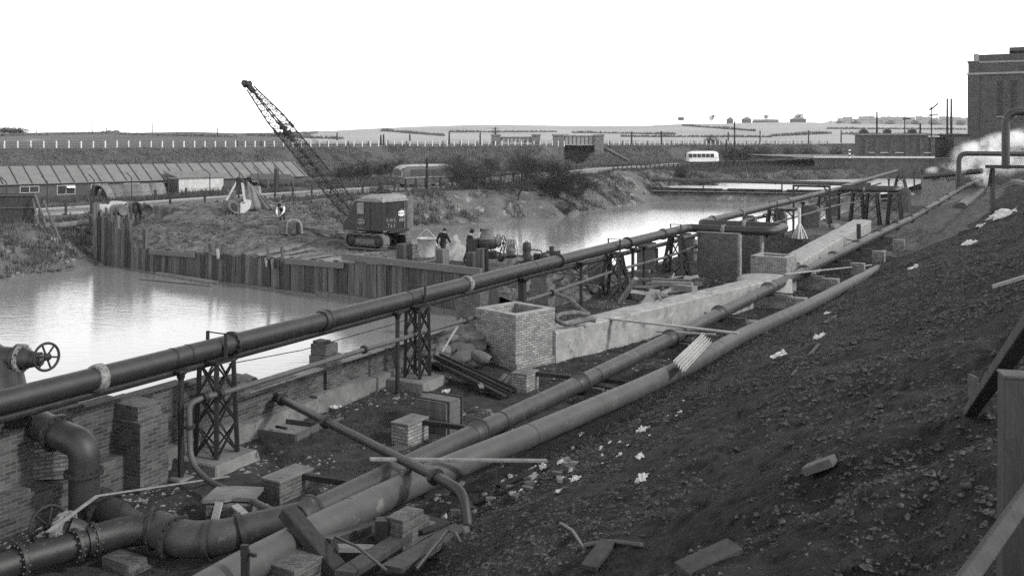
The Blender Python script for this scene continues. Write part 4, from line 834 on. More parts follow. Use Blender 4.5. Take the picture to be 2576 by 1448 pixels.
# jib
inv = pmat(crane).inverted()
foot = V((-1.35, 0, 1.35)); tipw = PD(618, 208, 0); 
def tip_solve():
    best = None
    for s_ in np.arange(5, 14, .02):
        q = pmat(crane) @ V((-1.35 - s_, 0, 0)); px = CX + FPX * q.x / q.y
        if best is None or abs(px - 622) < best[0]: best = (abs(px - 622), s_, q.y)
    return V((-1.35 - best[1], 0, CAMH - (212 - HZ) / FPX * best[2] - CR.z))
tip = tip_solve(); jd = (tip - foot).normalized(); jy = V((0, 1, 0)); jn = jd.cross(jy).normalized(); JL = (tip - foot).length
def jw(t): return .12 + .62 * min(1, t / .13) * (1 if t < .74 else 1 - (t - .74) / .26 * .72)
def jc(i, t): a, b = ((-1, -1), (1, -1), (1, 1), (-1, 1))[i % 4]; w_ = jw(t); return foot + jd * JL * t + jy * a * (w_ if t > .02 else .5) / 2 * 1.15 + jn * b * w_ / 2
for i in range(4):
    ts_ = [0, .13, .3, .5, .74, .9, .97]; lb('jib_chord', steel, lambda m_: m_.tube([jc(i, t) for t in ts_], .045, 6))
ts_ = list(np.linspace(.13, .95, 20))
for fc_ in range(4):
    mb = MB()
    for a, b in zip(ts_[:-1], ts_[1:]):
        mb.tube([jc(fc_, a), jc(fc_ + 1, b)], .018, 4, False); mb.tube([jc(fc_ + 1, a), jc(fc_, b)], .018, 4, False); mb.tube([jc(fc_, a), jc(fc_ + 1, a)], .02, 4, False)
    mb.build('jib_lacing', steel, crane, True)
for t in (.44, .66): lb('jib_splice', steel, lambda m_: [m_.beam(jc(i, t - .02), jc(i, t + .02), .13, .13) for i in range(4)] + [m_.beam(jc(0, t), jc(1, t), .1, .1), m_.beam(jc(3, t), jc(2, t), .1, .1)])
lb('fairlead', steel, lambda m_: [m_.box(foot + jd * JL * t - V((0, 0, .1)), .3, .4, .22) for t in (.60, .665)] + [m_.lathe(foot + jd * JL * .63 - jy * .2, jy, [(0, 0), (.22, 0), (.15, .1), (.15, .3), (.22, .4), (0, .4)], 14)])
lb('jib_head', steel, lambda m_: (m_.lathe(tip - jy * .2, jy, [(0, 0), (.27, 0), (.2, .08), (.2, .32), (.27, .4), (0, .4)], 16), m_.lathe(tip + jd * .25 + jn * .1 - jy * .14, jy, [(0, 0), (.2, 0), (.2, .28), (0, .28)], 14), m_.beam(tip - jd * .8, tip + jd * .2, .3, .26)))
for y_ in (-.35, .35): lb('jib_foot_plate', dustmetal, lambda m_: m_.beam(foot + V((-.1, y_, 0)), foot + jd * 1.7 + V((0, y_, 0)), .05, .22))
lb('topping_rope', steel, lambda m_: [m_.tube([V((.3, y_, 3.15)), tip + jn * .1 + V((0, y_ * .5, 0))], .012, 4, False) for y_ in (-.22, .0, .22)])

# ------------------------------------------------------------------ grab, skip, drums, tank, sheeted stack
g0 = onfill(597, 538); g0.z = fill_z(g0)
def at2(px, py, d=0.0): return PD(px, py, g0.y + d)
gq = onfill(596, 538); gr = thing('clamshell_grab', 'pale toothed clamshell grab standing upright on the spoil', 'grab', gq); yq = gq.y
ga = V((.80, .60, 0)); gb = V((.60, -.80, 0))              # opening direction and width direction of the grab
for sx_ in (-1, 1):
    prof = [(0.02, .02)] + [(.03 + .82 * math.sin(t), .82 - .80 * math.cos(t)) for t in np.linspace(.15, 1.75, 8)] + [(.42, 1.02), (.04, .75)]
    pts_ = [gq + ga * sx_ * a_ + V((0, 0, b_)) - gb * .55 for a_, b_ in prof]; mb = MB(); mb.prism(pts_ if sx_ > 0 else pts_[::-1], gb * 1.1); sh = mb.build('bucket_shell', dustmetal if sx_ < 0 else limed, gr, bevel=.03)
    if sx_ > 0: continue
    mb = MB(); pts_ = [gq + ga * sx_ * (.36 + (a_ - .36) * .62) + V((0, 0, .5 + (b_ - .5) * .62)) + gb * .556 for a_, b_ in prof]; mb.prism(pts_ if sx_ < 0 else pts_[::-1], gb * .015); mb.build('shell_opening', steel if sx_ < 0 else dustmetal, sh)
top = gq + V((.2, .1, 2.45))
for dx_, dy_ in ((-.75, -.3), (.65, -.3), (-.55, .4), (.6, .4)): mb = MB(); mb.beam(gq + V((dx_, dy_, .8)), top + V((dx_ * .25, dy_ * .4, -.15)), .17, .12); mb.build('arm', limed if dy_ < 0 else dustmetal, gr)
mb = MB(); mb.box(top - V((0, 0, .40)), .5, .45, .34); mb.lathe(top + V((-.05, -.2, .0)), (0, 1, 0), [(0, 0), (.16, 0), (.16, .4), (0, .4)], 14); mb.build('head_block', steel, gr)
mb = MB(); mb.box(gq + V((.05, 0, .85)), 1.1, .5, .24); mb.box(gq + V((-.35, 0, 1.2)), .5, .4, .5); mb.build('crosshead', dustmetal, gr)
for i in range(5): mb = MB(); mb.beam(gq + V((-.5 + i * .25, -.55, .12)), gq + V((-.5 + i * .25, -.6, -.1)), .08, .1); mb.build('tooth', dustmetal, gr)
tq = onfill(640, 524); ts_t = thing('sheeted_stack', 'stack draped in a stiff canvas sheet beside the grab', 'tarpaulin', tq)
mb = MB(); nn_ = 22; vs = []; rows = 9
prof_t = [(-.1, 1.95), (.45, 1.92), (.95, 1.82)]
for j in range(rows):
    for i in range(nn_):
        a = i / (nn_ - 1); t = j / (rows - 1); cxx = (-.4 + .55 * a) * (1 - t) + (-.55 + 2.2 * a) * t; zz = 2.0 * (1 - t) ** .9 * (1 - .28 * a); fold = (.16 * math.sin(a * 9 + t * 2.5) + .09 * math.sin(a * 21 + 1.3)) * t ** .7 + random.uniform(-.02, .02)
        vs.append(tq + V((cxx, -.25 - .65 * t + fold, zz)))
mb.add(vs, [(j * nn_ + i, j * nn_ + i + 1, (j + 1) * nn_ + i + 1, (j + 1) * nn_ + i) for j in range(rows - 1) for i in range(nn_ - 1)], True)
o = mb.build('canvas_sheet', tarp, ts_t); so = o.modifiers.new('thick', 'SOLIDIFY'); so.thickness = .03; so.offset = 1
mb = MB(); mb.box(tq + V((0, .3, 0)), 1.0, .9, 1.6, tp=.6); mb.build('stacked_load', wood, ts_t)
for i in range(9):
    p = onfill(662 + i * 5 + random.uniform(-3, 3), 519 + random.uniform(-5, 8)); mb = MB(); d = V((random.uniform(-1, 1), random.uniform(-.4, .4), random.uniform(0, .4))).normalized() * random.uniform(.3, .8); mb.beam(p + V((0, 0, .1)) - d, p + V((0, 0, .15)) + d, .15, .05, random.random() * 3); tag(mb.build('scrap_board', woodpale if i % 2 else wood), 'broken board end scattered beside the sheeted stack', 'board', 'broken boards beside the sheeted stack')
sk = onfill(712, 588); skp = thing('dragline_bucket', 'open dragline bucket with chains lying in front of the crouching man', 'bucket', sk)
xk = V((1, -.25, 0)).normalized()
mb = MB(); mb.box(sk + V((.55, -.2, 0)), 1.1, 1.0, .85, xk, tp=1.12); mb.build('bucket_body', dustmetal, skp, bevel=.05)
mb = MB(); mb.box(sk + V((.85, -.72, .08)), .75, .06, .7, xk); mb.build('bucket_mouth', steel, skp)
mb = MB(); arch = [sk + V((.4, -.75, .05)), sk + V((.42, -.72, .7)), sk + V((.65, -.7, .98)), sk + V((1.2, -.75, .92)), sk + V((1.35, -.78, .6)), sk + V((1.4, -.78, .1))]; mb.tube(fillet(arch, .2, 4), .06, 8); mb.build('bucket_arch', conc, skp)
mb = MB(); mb.box(sk + V((-.55, -.1, .0)), 1.2, .9, .5, xk, tp=.9); mb.build('bucket_rear', dustmetal, skp, bevel=.04)
mb = MB(); mb.tube([sk + V((.4, -.8, .5)), sk + V((.5, -1.1, .1)), sk + V((.9, -1.4, -.05)), sk + V((1.5, -1.3, 0))], .035, 6); mb.build('drag_chain', dustmetal, skp)
def drum(px, py, ax, label, m=dustmetal, yy=None, end=None, k=1.32):
    q = PD(px, py, yy or 66.5); q.z = max(fill_z(q) + .28 * k, q.z); t = thing('oil_drum', label, 'drum', q - V((0, 0, .28 * k)), 0, 'oil drums on the spoil'); a = V(ax).normalized()
    mb = MB(); mb.lathe(q - a * .44 * k, a, [(r_ * k, t_ * k) for r_, t_ in [(0, .02), (.27, .02), (.29, 0), (.29, .04), (.28, .05), (.28, .28), (.3, .3), (.28, .32), (.28, .56), (.3, .58), (.28, .6), (.28, .83), (.29, .84), (.29, .88), (.27, .86), (0, .86)]], 20); mb.build('drum_shell', m, t)
    if end: mb = MB(); mb.lathe(q - a * .45 * k, -a, [(0, 0), (.13, 0), (.10, .03), (0, .03)], 7); mb.build('paint_splash', white, t)
drum(270, 527, (1, -.25, 0), 'pale banded drum lying leftmost of the drums', limed, 66.8); drum(300, 528, (.75, -.6, .05), 'dark open drum lying tilted next to the pale banded drum', dustmetal, 66)
drum(297, 519, (1, -.5, 0), 'pale drum lying behind the front pair of drums', corr, 69); drum(313, 519, (1, .2, 0), 'grey drum wedged at the back of the drums', dustmetal, 69.5)
drum(342, 522, (.35, -.95, 0), 'dark drum with its round end facing the camera', iron, 68.5); drum(368, 528, (.45, -.9, 0), 'dark drum with a white splash on its end, rightmost of the drums', iron, 67.2, True)
# iron concrete skip with bail
bq = PD(1073, 648, 50.3); bk = thing('skip_bucket', 'round pale iron concrete bucket with a triangular bail handle', 'bucket', bq); hh = (648 - 600) / FPX * 50.3
mb = MB(); mb.lathe(bq, (0, 0, 1), [(0, .02), (.40, .02), (.42, .1), (.50, hh), (.53, hh), (.53, hh + .04), (.47, hh + .04), (.44, hh - .25), (.38, .1), (0, .1)], 26); mb.build('bucket_shell', limed, bk)
mb = MB(); ap = PD(1073, 577, 50.3); mb.tube([bq + V((-.5, 0, hh)), ap + V((-.03, 0, 0)), ap + V((.03, 0, 0)), bq + V((.5, 0, hh))], .032, 8); mb.build('bail_handle', conc, bk)
mb = MB(); mb.lathe(bq + V((-.36, -.34, hh * .5)), (-.7, -.7, 0), [(.05, 0), (.05, .07), (0, .07)], 10); mb.build('tipping_pin', conc, bk)
# sand heap
sq = PD(1150, 640, 53.5); rr_, aa_ = np.meshgrid(np.linspace(0, 1, 16), np.linspace(0, 2 * math.pi, 40)); rad = 1.75
hx = sq.x + np.cos(aa_) * rr_ * rad; hy = sq.y + np.sin(aa_) * rr_ * rad * 1.1; hz = .60 + 1.05 * (1 - rr_ ** 1.5) * (1 + .18 * np.cos(aa_ - 2.6)) + fbm(hx, hy, 5, 2.0) * .55 * (1 - rr_ ** 4) - .25 * rr_
o = grid('sand_heap', hx, hy, hz, sandm, None); tag(o, 'conical pale heap of sand behind the man in the flat hat', 'heap')
# concrete mixer
mq = PD(1243, 652, 50.5); mx = thing('concrete_mixer', 'tilting drum concrete mixer with spoked handwheel beside the sand heap', 'mixer', mq); Zm = lambda py: CAMH - (py - HZ) / FPX * 50.5 - mq.z
zb = lambda px, py: PD(px, py, 50.5)
mb = MB(); dcx = zb(1226, 601); mb.lathe((dcx.x, dcx.y, zb(0, 622).z), (0, 0, 1), [(0, -.05), (.44, -.02), (.52, .22), (.52, .5), (.40, .52), (.28, .95), (.31, 1.0), (.27, 1.0), (.2, .8), (0, .6)], 24); mb.build('mixing_drum', dustmetal, mx)
mb = MB(); mb.lathe((dcx.x, dcx.y, zb(0, 622).z - .02), (0, 0, 1), [(.46, -.04), (.56, .2), (.56, .46), (.53, .48)], 24); mb.build('drum_band', steel, mx)
mb = MB(); mb.box((dcx.x - .15, dcx.y + .1, zb(0, 650).z), 1.3, .9, .36); mb.box((dcx.x - .75, dcx.y, zb(0, 645).z), .55, .7, .95); mb.build('engine_box', steel, mx, bevel=.03)
for a, b in (((1232, 625), (1258, 655)), ((1262, 622), (1252, 656)), ((1268, 620), (1266, 655)), ((1262, 640), (1240, 628))): mb = MB(); mb.beam(zb(*a), zb(*b), .07, .06); mb.build('frame_leg', steel, mx)
handwheel(zb(1266, 612), (.95, -.3, 0), .40, 'handwheel', steel, mx, 6, .022)
mb = MB(); mb.lathe(zb(1254, 606), (.95, -.3, 0), [(.0, -.05), (.34, -.05), (.36, 0), (.34, .05), (0, .05)], 22); mb.build('ring_gear', dustmetal, mx)
for dx_, dy_ in ((-.7, -.4), (-.7, .4)): mb = MB(); mb.lathe((dcx.x + dx_, dcx.y + dy_ - .05, mq.z + .25), (0, 1, 0), [(0, 0), (.26, 0), (.26, .1), (0, .1)], 18); mb.build('road_wheel', steel, mx)
# small engine on a trolley, hand pump, diesel pump
eq = PD(1285, 658, 49.5); en = thing('trolley_engine', 'small pale-topped petrol engine on a wheeled trolley', 'engine', eq)
mb = MB(); mb.box(eq + V((0, 0, .28)), .6, .4, .08); mb.beam(eq + V((-.55, 0, .22)), eq + V((.55, 0, .22)), .06, .08); mb.build('trolley_frame', steel, en)
mb = MB(); mb.lathe(eq + V((0, 0, .32)), (0, 0, 1), [(.18, 0), (.24, .15), (.28, .3), (.2, .4), (0, .42)], 14); mb.box(eq + V((0, 0, .70)), .46, .36, .22); mb.build('crankcase', dustmetal, en, bevel=.02)
mb = MB()
for k in range(6): mb.box(eq + V((0, 0, .9 + k * .05)), .62 - .02 * k, .4, .025)
for k in range(4): mb.tube([eq + V((-.2 + k * .13, -.2, .92)), eq + V((-.2 + k * .13, -.2, 1.2))], .03, 6)
mb.build('cylinder_block', conc, en)
for s_ in (-1, 1): mb = MB(); mb.lathe(eq + V((s_ * .5, -.06, .16)), (0, 1, 0), [(0, 0), (.17, 0), (.17, .1), (0, .1)], 14); mb.build('trolley_wheel', steel, en)
for s_ in (-1, 1): mb = MB(); mb.tube([eq + V((s_ * .36, .1, .3)), eq + V((s_ * .3, .1, .95))], .02, 6); mb.build('stay_rod', dustmetal, en)
hq = PD(1325, 668, 47.3); hpm = thing('piston_pump', 'dark upright piston pump with looped rod and bent delivery pipe', 'pump', hq)
mb = MB(); mb.box(hq, .62, .5, .3); mb.lathe(hq + V((0, 0, .3)), (0, 0, 1), [(.24, 0), (.26, .2), (.18, .3), (.22, .5), (.2, .8), (.14, .85), (0, .88)], 16); mb.build('pump_body', steel, hpm)
mb = MB(); lo = hq + V((-.02, 0, .85)); mb.tube([lo + V((-.07, 0, 0)), lo + V((-.08, 0, .25)), lo + V((-.03, 0, .38)), lo + V((.04, 0, .38)), lo + V((.08, 0, .25)), lo + V((.07, 0, 0))], .02, 6); mb.build('looped_rod', steel, hpm)
mb = MB(); mb.tube(fillet([hq + V((.1, 0, .8)), hq + V((.75, 0, .74)), hq + V((.78, 0, .1))], .12, 5), .028, 8); mb.build('delivery_pipe', steel, hpm)
mb = MB(); mb.tube(fillet([hq + V((-.2, -.1, .3)), hq + V((-.6, -.3, .35)), hq + V((-1.1, -.6, -.35))], .25, 5), .13, 12); mb.build('suction_hose', dustmetal, hpm)
dq = PD(1378, 662, 48.5); dp = thing('diesel_pump', 'dark boxy diesel pump with flywheel half hidden behind the overhead main', 'pump', dq)
mb = MB(); mb.box(dq + V((.28, 0, .35)), .72, .5, .28); mb.lathe(dq + V((.2, 0, .6)), (0, 0, 1), [(.12, 0), (.14, .25), (.1, .27), (0, .27)], 12); mb.box(dq + V((-.5, 0, .05)), .45, .4, .45); mb.build('pump_casing', steel, dp, bevel=.02)
mb = MB(); mb.lathe(dq + V((-.15, -.25, .3)), (.3, -1, 0), [(0, 0), (.3, 0), (.3, .12), (.12, .14), (0, .14)], 20); mb.build('flywheel', iron, dp)

# ================================================================== PEOPLE
def skin_mesh(name, m, parent, vs, es, rad, sub=2, root=0):
    me = bpy.data.meshes.new(name); me.from_pydata([tuple(v) for v in vs], es, []); me.materials.append(m)
    o = bpy.data.objects.new(name, me); col.objects.link(o); o.parent = parent
    md = o.modifiers.new('skin', 'SKIN'); md.use_smooth_shade = True
    for i, sv_ in enumerate(me.skin_vertices[0].data): r_ = rad[i]; sv_.radius = r_ if isinstance(r_, tuple) else (r_, r_); sv_.use_root = (i == root)
    sb = o.modifiers.new('sub', 'SUBSURF'); sb.levels = sub; sb.render_levels = sub; return o
def person(loc, rz, label, J, coat=clothdk, legs=clothmid, sleeves=None, hat='cap', longcoat=True):
    """figure facing -Y; J gives the posed joints"""
    t = thing('person', label, 'person', loc, rz); j = {k: V(v) for k, v in J.items()}
    vs, es, rad, ix = [], [], [], {}
    def add(n, p, r_, par=None): ix[n] = len(vs); vs.append(V(p)); rad.append(r_); (es.append((ix[par], ix[n])) if par else None)
    add('pel', j['pel'], (.13, .11)); add('spine', lerp(j['pel'], j['chest'], .5), (.125, .10), 'pel'); add('chest', j['chest'], (.15, .11), 'spine'); add('neck', j['neck'], .055, 'chest')
    hd = (j['head'] - j['neck']).normalized(); fw = V(J.get('face', (0, -1, 0))).normalized()
    add('jaw', j['neck'] + hd * .09 + fw * .03, (.068, .075), 'neck'); add('skull', j['head'], (.082, .098), 'jaw'); add('crown', j['head'] + hd * .07, (.055, .065), 'skull')
    add('nose', j['head'] - hd * .03 + fw * .115, .016, 'jaw')
    for s_ in ('l', 'r'):
        add('sh' + s_, j['sh' + s_], .062, 'chest'); add('el' + s_, j['el' + s_], .042, 'sh' + s_); add('wr' + s_, j['wr' + s_], .028, 'el' + s_)
        d = (j['wr' + s_] - j['el' + s_]).normalized(); a, b = perp(d); palm = j['wr' + s_] + d * .075; add('pa' + s_, palm, (.038, .018), 'wr' + s_)
        for q, (sp_f, ln) in enumerate(((-.030, .070), (-.010, .085), (.011, .080), (.030, .062))):
            p1 = palm + d * .035 + a * sp_f; add(f'f{q}a{s_}', p1, .0095, 'pa' + s_); add(f'f{q}b{s_}', p1 + d * ln * .5 + b * .012, .0085, f'f{q}a{s_}'); add(f'f{q}c{s_}', p1 + d * ln * .85 + b * .036, .0075, f'f{q}b{s_}')
        p1 = palm - d * .02 + a * .045; add('ta' + s_, p1, .011, 'pa' + s_); add('tb' + s_, p1 + a * .022 + d * .035 + b * .01, .0095, 'ta' + s_)
        add('hip' + s_, j['hip' + s_], .085, 'pel'); add('kn' + s_, j['kn' + s_], .058, 'hip' + s_); add('an' + s_, j['an' + s_], .04, 'kn' + s_); add('to' + s_, j['to' + s_], .034, 'an' + s_)
    skin_mesh('body', skin, t, vs, es, rad, 2)
    def cloth(nm, m, chain, sub=2):
        v2, e2, r2, k2 = [], [], [], {}
        for n_, p, r_, par in chain: k2[n_] = len(v2); v2.append(V(p)); r2.append(r_); (e2.append((k2[par], k2[n_])) if par else None)
        return skin_mesh(nm, m, t, v2, e2, r2, sub)
    hem = j['pel'] + (j['pel'] - j['chest']).normalized() * (.14 if longcoat else .02)
    ch = [('c', j['chest'], (.185, .15), None), ('s', lerp(j['pel'], j['chest'], .5), (.165, .14), 'c'), ('p', j['pel'], (.175, .15), 's'), ('h', hem, (.19, .165), 'p'), ('n', j['neck'] - hd * .03, (.085, .08), 'c')]
    arms = []
    for s_ in ('l', 'r'): arms += [('sh' + s_, j['sh' + s_], .088, 'c'), ('e' + s_, j['el' + s_], .066, 'sh' + s_), ('w' + s_, lerp(j['el' + s_], j['wr' + s_], .93), .05, 'e' + s_)]
    if sleeves:
        cloth('waistcoat', coat, ch + [('sl', lerp(j['chest'], j['shl'], .75), .085, 'c'), ('sr', lerp(j['chest'], j['shr'], .75), .085, 'c')])
        for s_ in ('l', 'r'): cloth('sleeve', sleeves, [('a', lerp(j['chest'], j['sh' + s_], .8), .09, None), ('b', j['sh' + s_], .088, 'a'), ('e', j['el' + s_], .07, 'b'), ('w', lerp(j['el' + s_], j['wr' + s_], .9), .05, 'e')])
    else: cloth('jacket', coat, ch + arms)
    tr = [('p', j['pel'], (.15, .13), None)]
    for s_ in ('l', 'r'): tr += [('h' + s_, j['hip' + s_], .108, 'p'), ('k' + s_, j['kn' + s_], .085, 'h' + s_), ('a' + s_, lerp(j['kn' + s_], j['an' + s_], .93), .072, 'k' + s_)]
    cloth('trousers', legs, tr)
    for s_ in ('l', 'r'): cloth('boot', clothdk, [('a', j['an' + s_] + V((0, 0, .03)), .058, None), ('b', lerp(j['an' + s_], j['to' + s_], .45), .052, 'a'), ('c', j['to' + s_], .042, 'b')], 1)
    for e_ in (-1, 1):
        sd = hd.cross(fw); mb = MB(); mb.sph(j['head'] - hd * .005 + fw * .093 + sd * e_ * .032, .011, .011, .011, 8, 6); mb.build('eye', hairm, t, True)
        mb = MB(); mb.sph(j['head'] - hd * .02 + sd * e_ * .086, .012, .025, .03, 8, 6, sd); mb.build('ear', skin, t, True)
    mb = MB(); mb.lathe(j['head'] + hd * .015 - fw * .012, hd, [(.10, -.06), (.104, 0), (.098, .06), (.06, .115), (0, .125)], 18); mb.build('hair', hairm, t, True)
    mb = MB(); top_ = j['head'] + hd * .055
    if hat == 'cap':
        mb.lathe(top_ - fw * .005, hd, [(.108, -.02), (.128, .03), (.115, .065), (0, .085)], 18); mb.prism([top_ + fw * .08 + hd.cross(fw) * .08, top_ + fw * .19 + hd.cross(fw) * .05, top_ + fw * .19 - hd.cross(fw) * .05, top_ + fw * .08 - hd.cross(fw) * .08], hd * .015); mb.build('flat_cap', clothdk, t, True)
    elif hat == 'trilby':
        mb.lathe(top_, hd, [(.17, -.005), (.17, .01), (.108, .02), (.10, .11), (.06, .13), (0, .12)], 20); mb.build('brimmed_hat', clothdk, t, True)
    return t
STAND = dict(pel=(0, 0, .95), chest=(0, -.02, 1.36), neck=(0, -.03, 1.50), head=(0, -.05, 1.65), shl=(.2, -.02, 1.42), shr=(-.2, -.02, 1.42), ell=(.27, .02, 1.13), elr=(-.27, .02, 1.13), wrl=(.27, -.1, .88), wrr=(-.27, -.1, .88),
             hipl=(.1, 0, .92), hipr=(-.1, 0, .92), knl=(.11, -.04, .5), knr=(-.11, .02, .5), anl=(.12, .02, .09), anr=(-.12, .06, .09), tol=(.13, -.15, .04), tor=(-.13, -.11, .04))
def pose(**k): d = dict(STAND); d.update(k); return d
def seat_on_fill(px, py, dz=0.0): q = PD(px, py, 0.1); y_ = FPX * (CAMH - .72) / (py - HZ); q = PD(px, py, y_); q.z = .72 + dz; return q
person(seat_on_fill(1114, 655), R(150), 'man in a dark jacket walking away bareheaded beside the iron bucket', pose(chest=(0, -.08, 1.34), neck=(0, -.12, 1.48), head=(0, -.17, 1.61), ell=(.30, .12, 1.12), wrl=(.33, -.02, .86), elr=(-.28, -.16, 1.12), wrr=(-.27, -.34, .93), knl=(.11, -.2, .52), anl=(.11, -.12, .12), tol=(.11, -.3, .06), knr=(-.1, .1, .5), anr=(-.1, .33, .14), tor=(-.1, .2, .04)), hat=None)
person(seat_on_fill(1181, 662), R(112), 'man in a dark coat and brimmed hat watching the concrete mixer', pose(chest=(0, -.03, 1.36), neck=(0, -.07, 1.5), head=(0, -.12, 1.64), elr=(-.25, -.12, 1.16), wrr=(-.14, -.33, 1.08), ell=(.27, .04, 1.12), wrl=(.2, -.2, .98), knl=(.12, .12, .5), anl=(.13, .30, .10), tol=(.14, .14, .04), knr=(-.1, -.1, .5), anr=(-.1, -.06, .09), tor=(-.1, -.23, .04)), legs=clothmid, hat='trilby')
person(PD(1217, 648, 53.2) * 1.0 - V((0, 0, PD(1217, 648, 53.2).z - .62)), R(-20), 'capped man whose head shows just above the mixer drum', pose(chest=(0, -.1, 1.30), neck=(0, -.16, 1.43), head=(0, -.24, 1.55)), sleeves=shirt, coat=clothmid, hat='cap')
mp_ = onfill(711, 566); mp_.z = fill_z(mp_)
person(mp_, R(-12), 'man in a dark waistcoat and white sleeves stooping over the dragline bucket', pose(pel=(0, .12, .86), chest=(0, -.20, 1.14), neck=(0, -.33, 1.22), head=(0, -.45, 1.28), face=(0, -.6, -.8), shl=(.21, -.24, 1.17), shr=(-.21, -.24, 1.17), ell=(.27, -.36, .90), elr=(-.27, -.36, .90), wrl=(.13, -.5, .68), wrr=(-.13, -.5, .68), hipl=(.1, .12, .83), hipr=(-.1, .12, .83), knl=(.14, -.08, .46), knr=(-.14, -.06, .46), anl=(.15, .08, .09), anr=(-.15, .1, .09), tol=(.16, -.1, .04), tor=(-.16, -.08, .04)), sleeves=shirt, hat='cap')

# ================================================================== ROADSIDE: FENCES, HUT, SHELTERS, COACHES
def rpt(px, off):                                        # point beside the road seen at this pixel
    best = None
    for a, b in zip(rp2[:-1], rp2[1:]):
        for t in (0, .25, .5, .75):
            p = lerp(a, b, t); d = b - a; d.z = 0; d.normalize(); q = p + V((-d.y, d.x, 0)) * off
            e = abs(CX + FPX * q.x / q.y - px) if q.y > 20 else 9e9
            if best is None or e < best[0]: best = (e, q, d)
    return best[1].copy(), best[2]
def wires(mb, pts, hs_, r=.012):
    for h in hs_: mb.tube([p + V((0, 0, h)) for p in pts], r, 4, False, False)
rf = thing('roadside_fence', 'dark timber post fence with wires along the river side of the road', 'fence', rpt(300, -4.6)[0]); pts = []
for px in (105, 167, 225, 280, 333, 430, 520, 600, 688, 735, 786, 837, 905, 950, 986, 1016, 1044, 1073, 1105, 1140, 1190, 1218, 1237, 1260, 1290, 1320):
    q, d = rpt(px, -4.6); q.z = float(hfar(q.x, q.y)); mb = MB(); mb.box(q - V((0, 0, .3)), .2, .16, 1.75 + random.uniform(-.08, .08), d); mb.build('fence_post', tarwood, rf); pts.append(q)
mb = MB(); wires(mb, pts, (.5, .95, 1.4), .018); mb.build('fence_wire', steel, rf)
bf = thing('barbed_fence', 'line of tall steel posts with cranked tops before the long hut', 'fence', rpt(336, 5.2)[0]); pts = []
for px in (20, 124, 234, 336, 430, 518, 599, 654, 700):
    q, d = rpt(px, 5.4); q.z = float(hfar(q.x, q.y)); mb = MB(); mb.tube([q, q + V((0, 0, 2.9)), q + V((-.55, -.1, 3.5))], .06, 6, True, False); mb.build('cranked_post', steel, bf); pts.append(q)
for px in (383, 475, 558): q, d = rpt(px, 5.2); q.z = float(hfar(q.x, q.y)); mb = MB(); mb.box(q, .2, .2, 1.4, d); mb.build('short_post', tarwood, bf)
mb = MB(); wires(mb, pts, (.6, 1.2), .015); mb.build('fence_wire', steel, bf)
# board fence at the far left with its props
bd = thing('board_fence', 'solid dark board fence with raking props on the left bank', 'fence', PD(60, 560, 66))
a = PD(-80, 490, 64); b = PD(87, 489, 66); zb_ = PD(80, 566, 66).z
mb = MB(); n_ = 34
for i in range(n_):
    p = lerp(a, b, i / n_); q = lerp(a, b, (i + .96) / n_); mb.hexa([V((p.x, p.y, zb_)), V((q.x, q.y, zb_)), V((q.x, q.y + .05, zb_)), V((p.x, p.y + .05, zb_)), V((p.x, p.y, a.z + random.uniform(-.03, .03))), V((q.x, q.y, a.z)), V((q.x, q.y + .05, a.z)), V((p.x, p.y + .05, a.z))])
mb.build('boards', tarwood, bd)
mb = MB(); mb.beam(a + V((0, -.06, -.05)), b + V((0, -.06, -.05)), .12, .1); mb.beam(a + V((0, -.06, -.9)), b + V((0, -.06, -.9)), .1, .1); mb.build('rail', midwood, bd)
for pa, pb in (((88, 489), (118, 573)), ((83, 500), (97, 566)), ((110, 505), (152, 604)), ((-5, 540), (8, 575))): mb = MB(); mb.beam(PD(*pa, 65.6), PD(*pb, 64.6 if pb[1] < 600 else 62.5), .11, .09); mb.build('raking_prop', midwood, bd)
mb = MB(); mb.tube([PD(85, 572, 66), PD(160, 566, 67), PD(222, 559, 68)], .22, 12); tag(mb.build('drain_pipe', concdirty), 'pale pipe lying along the left bank below the fence', 'pipe')
# long hut
hA = V((-30.7, 141, 0)); hd_ = V((-30.1, -27.4, 0)).normalized(); hn = V((hd_.y, -hd_.x, 0)); hn = -hn if hn.y < 0 else hn; HL = 62; hb = -.35; he = 2.12; hr_ = 3.98; hw = 3.6
hut = thing('long_hut', 'long low weatherboarded hut with a ribbed felt roof behind the road', 'hut', (hA.x, hA.y, hb))
zz = lambda p, h: V((p.x, p.y, h)); E0, E1 = hA, hA + hd_ * HL; Rg0, Rg1 = hA + hn * hw, hA + hd_ * HL + hn * hw; Bk0, Bk1 = hA + hn * 2 * hw, hA + hd_ * HL + hn * 2 * hw
mb = MB(); mb.prism([zz(E0, hb), zz(E0, he), zz(Rg0, hr_ - .05), zz(Bk0, he), zz(Bk0, hb)], hd_ * HL); mb.build('boarded_wall', boardm, hut)
ov = .35; mb = MB()
for sgn, e0 in ((-1, E0), (1, Bk0)):
    lo_ = e0 + hn * sgn * ov; zl = he - (hr_ - he) / hw * ov; st = -hd_ * .4; P_ = [zz(lo_ + st, zl + .03), zz(lo_ + hd_ * (HL + .4), zl + .03), zz(Rg0 + hd_ * (HL + .4), hr_ + .03), zz(Rg0 + st, hr_ + .03)]
    mb.hexa([p - V((0, 0, .08)) for p in P_] + P_)
rfo = mb.build('felt_roof', roofm, hut)
mb = MB(); i = 0.0
while i < HL: p = E0 - hn * ov + hd_ * i; mb.beam(zz(p, he - (hr_ - he) / hw * ov + .07), zz(Rg0 + hd_ * i, hr_ + .07), .09, .07); i += 1.62
mb.build('roof_batten', steel, rfo)
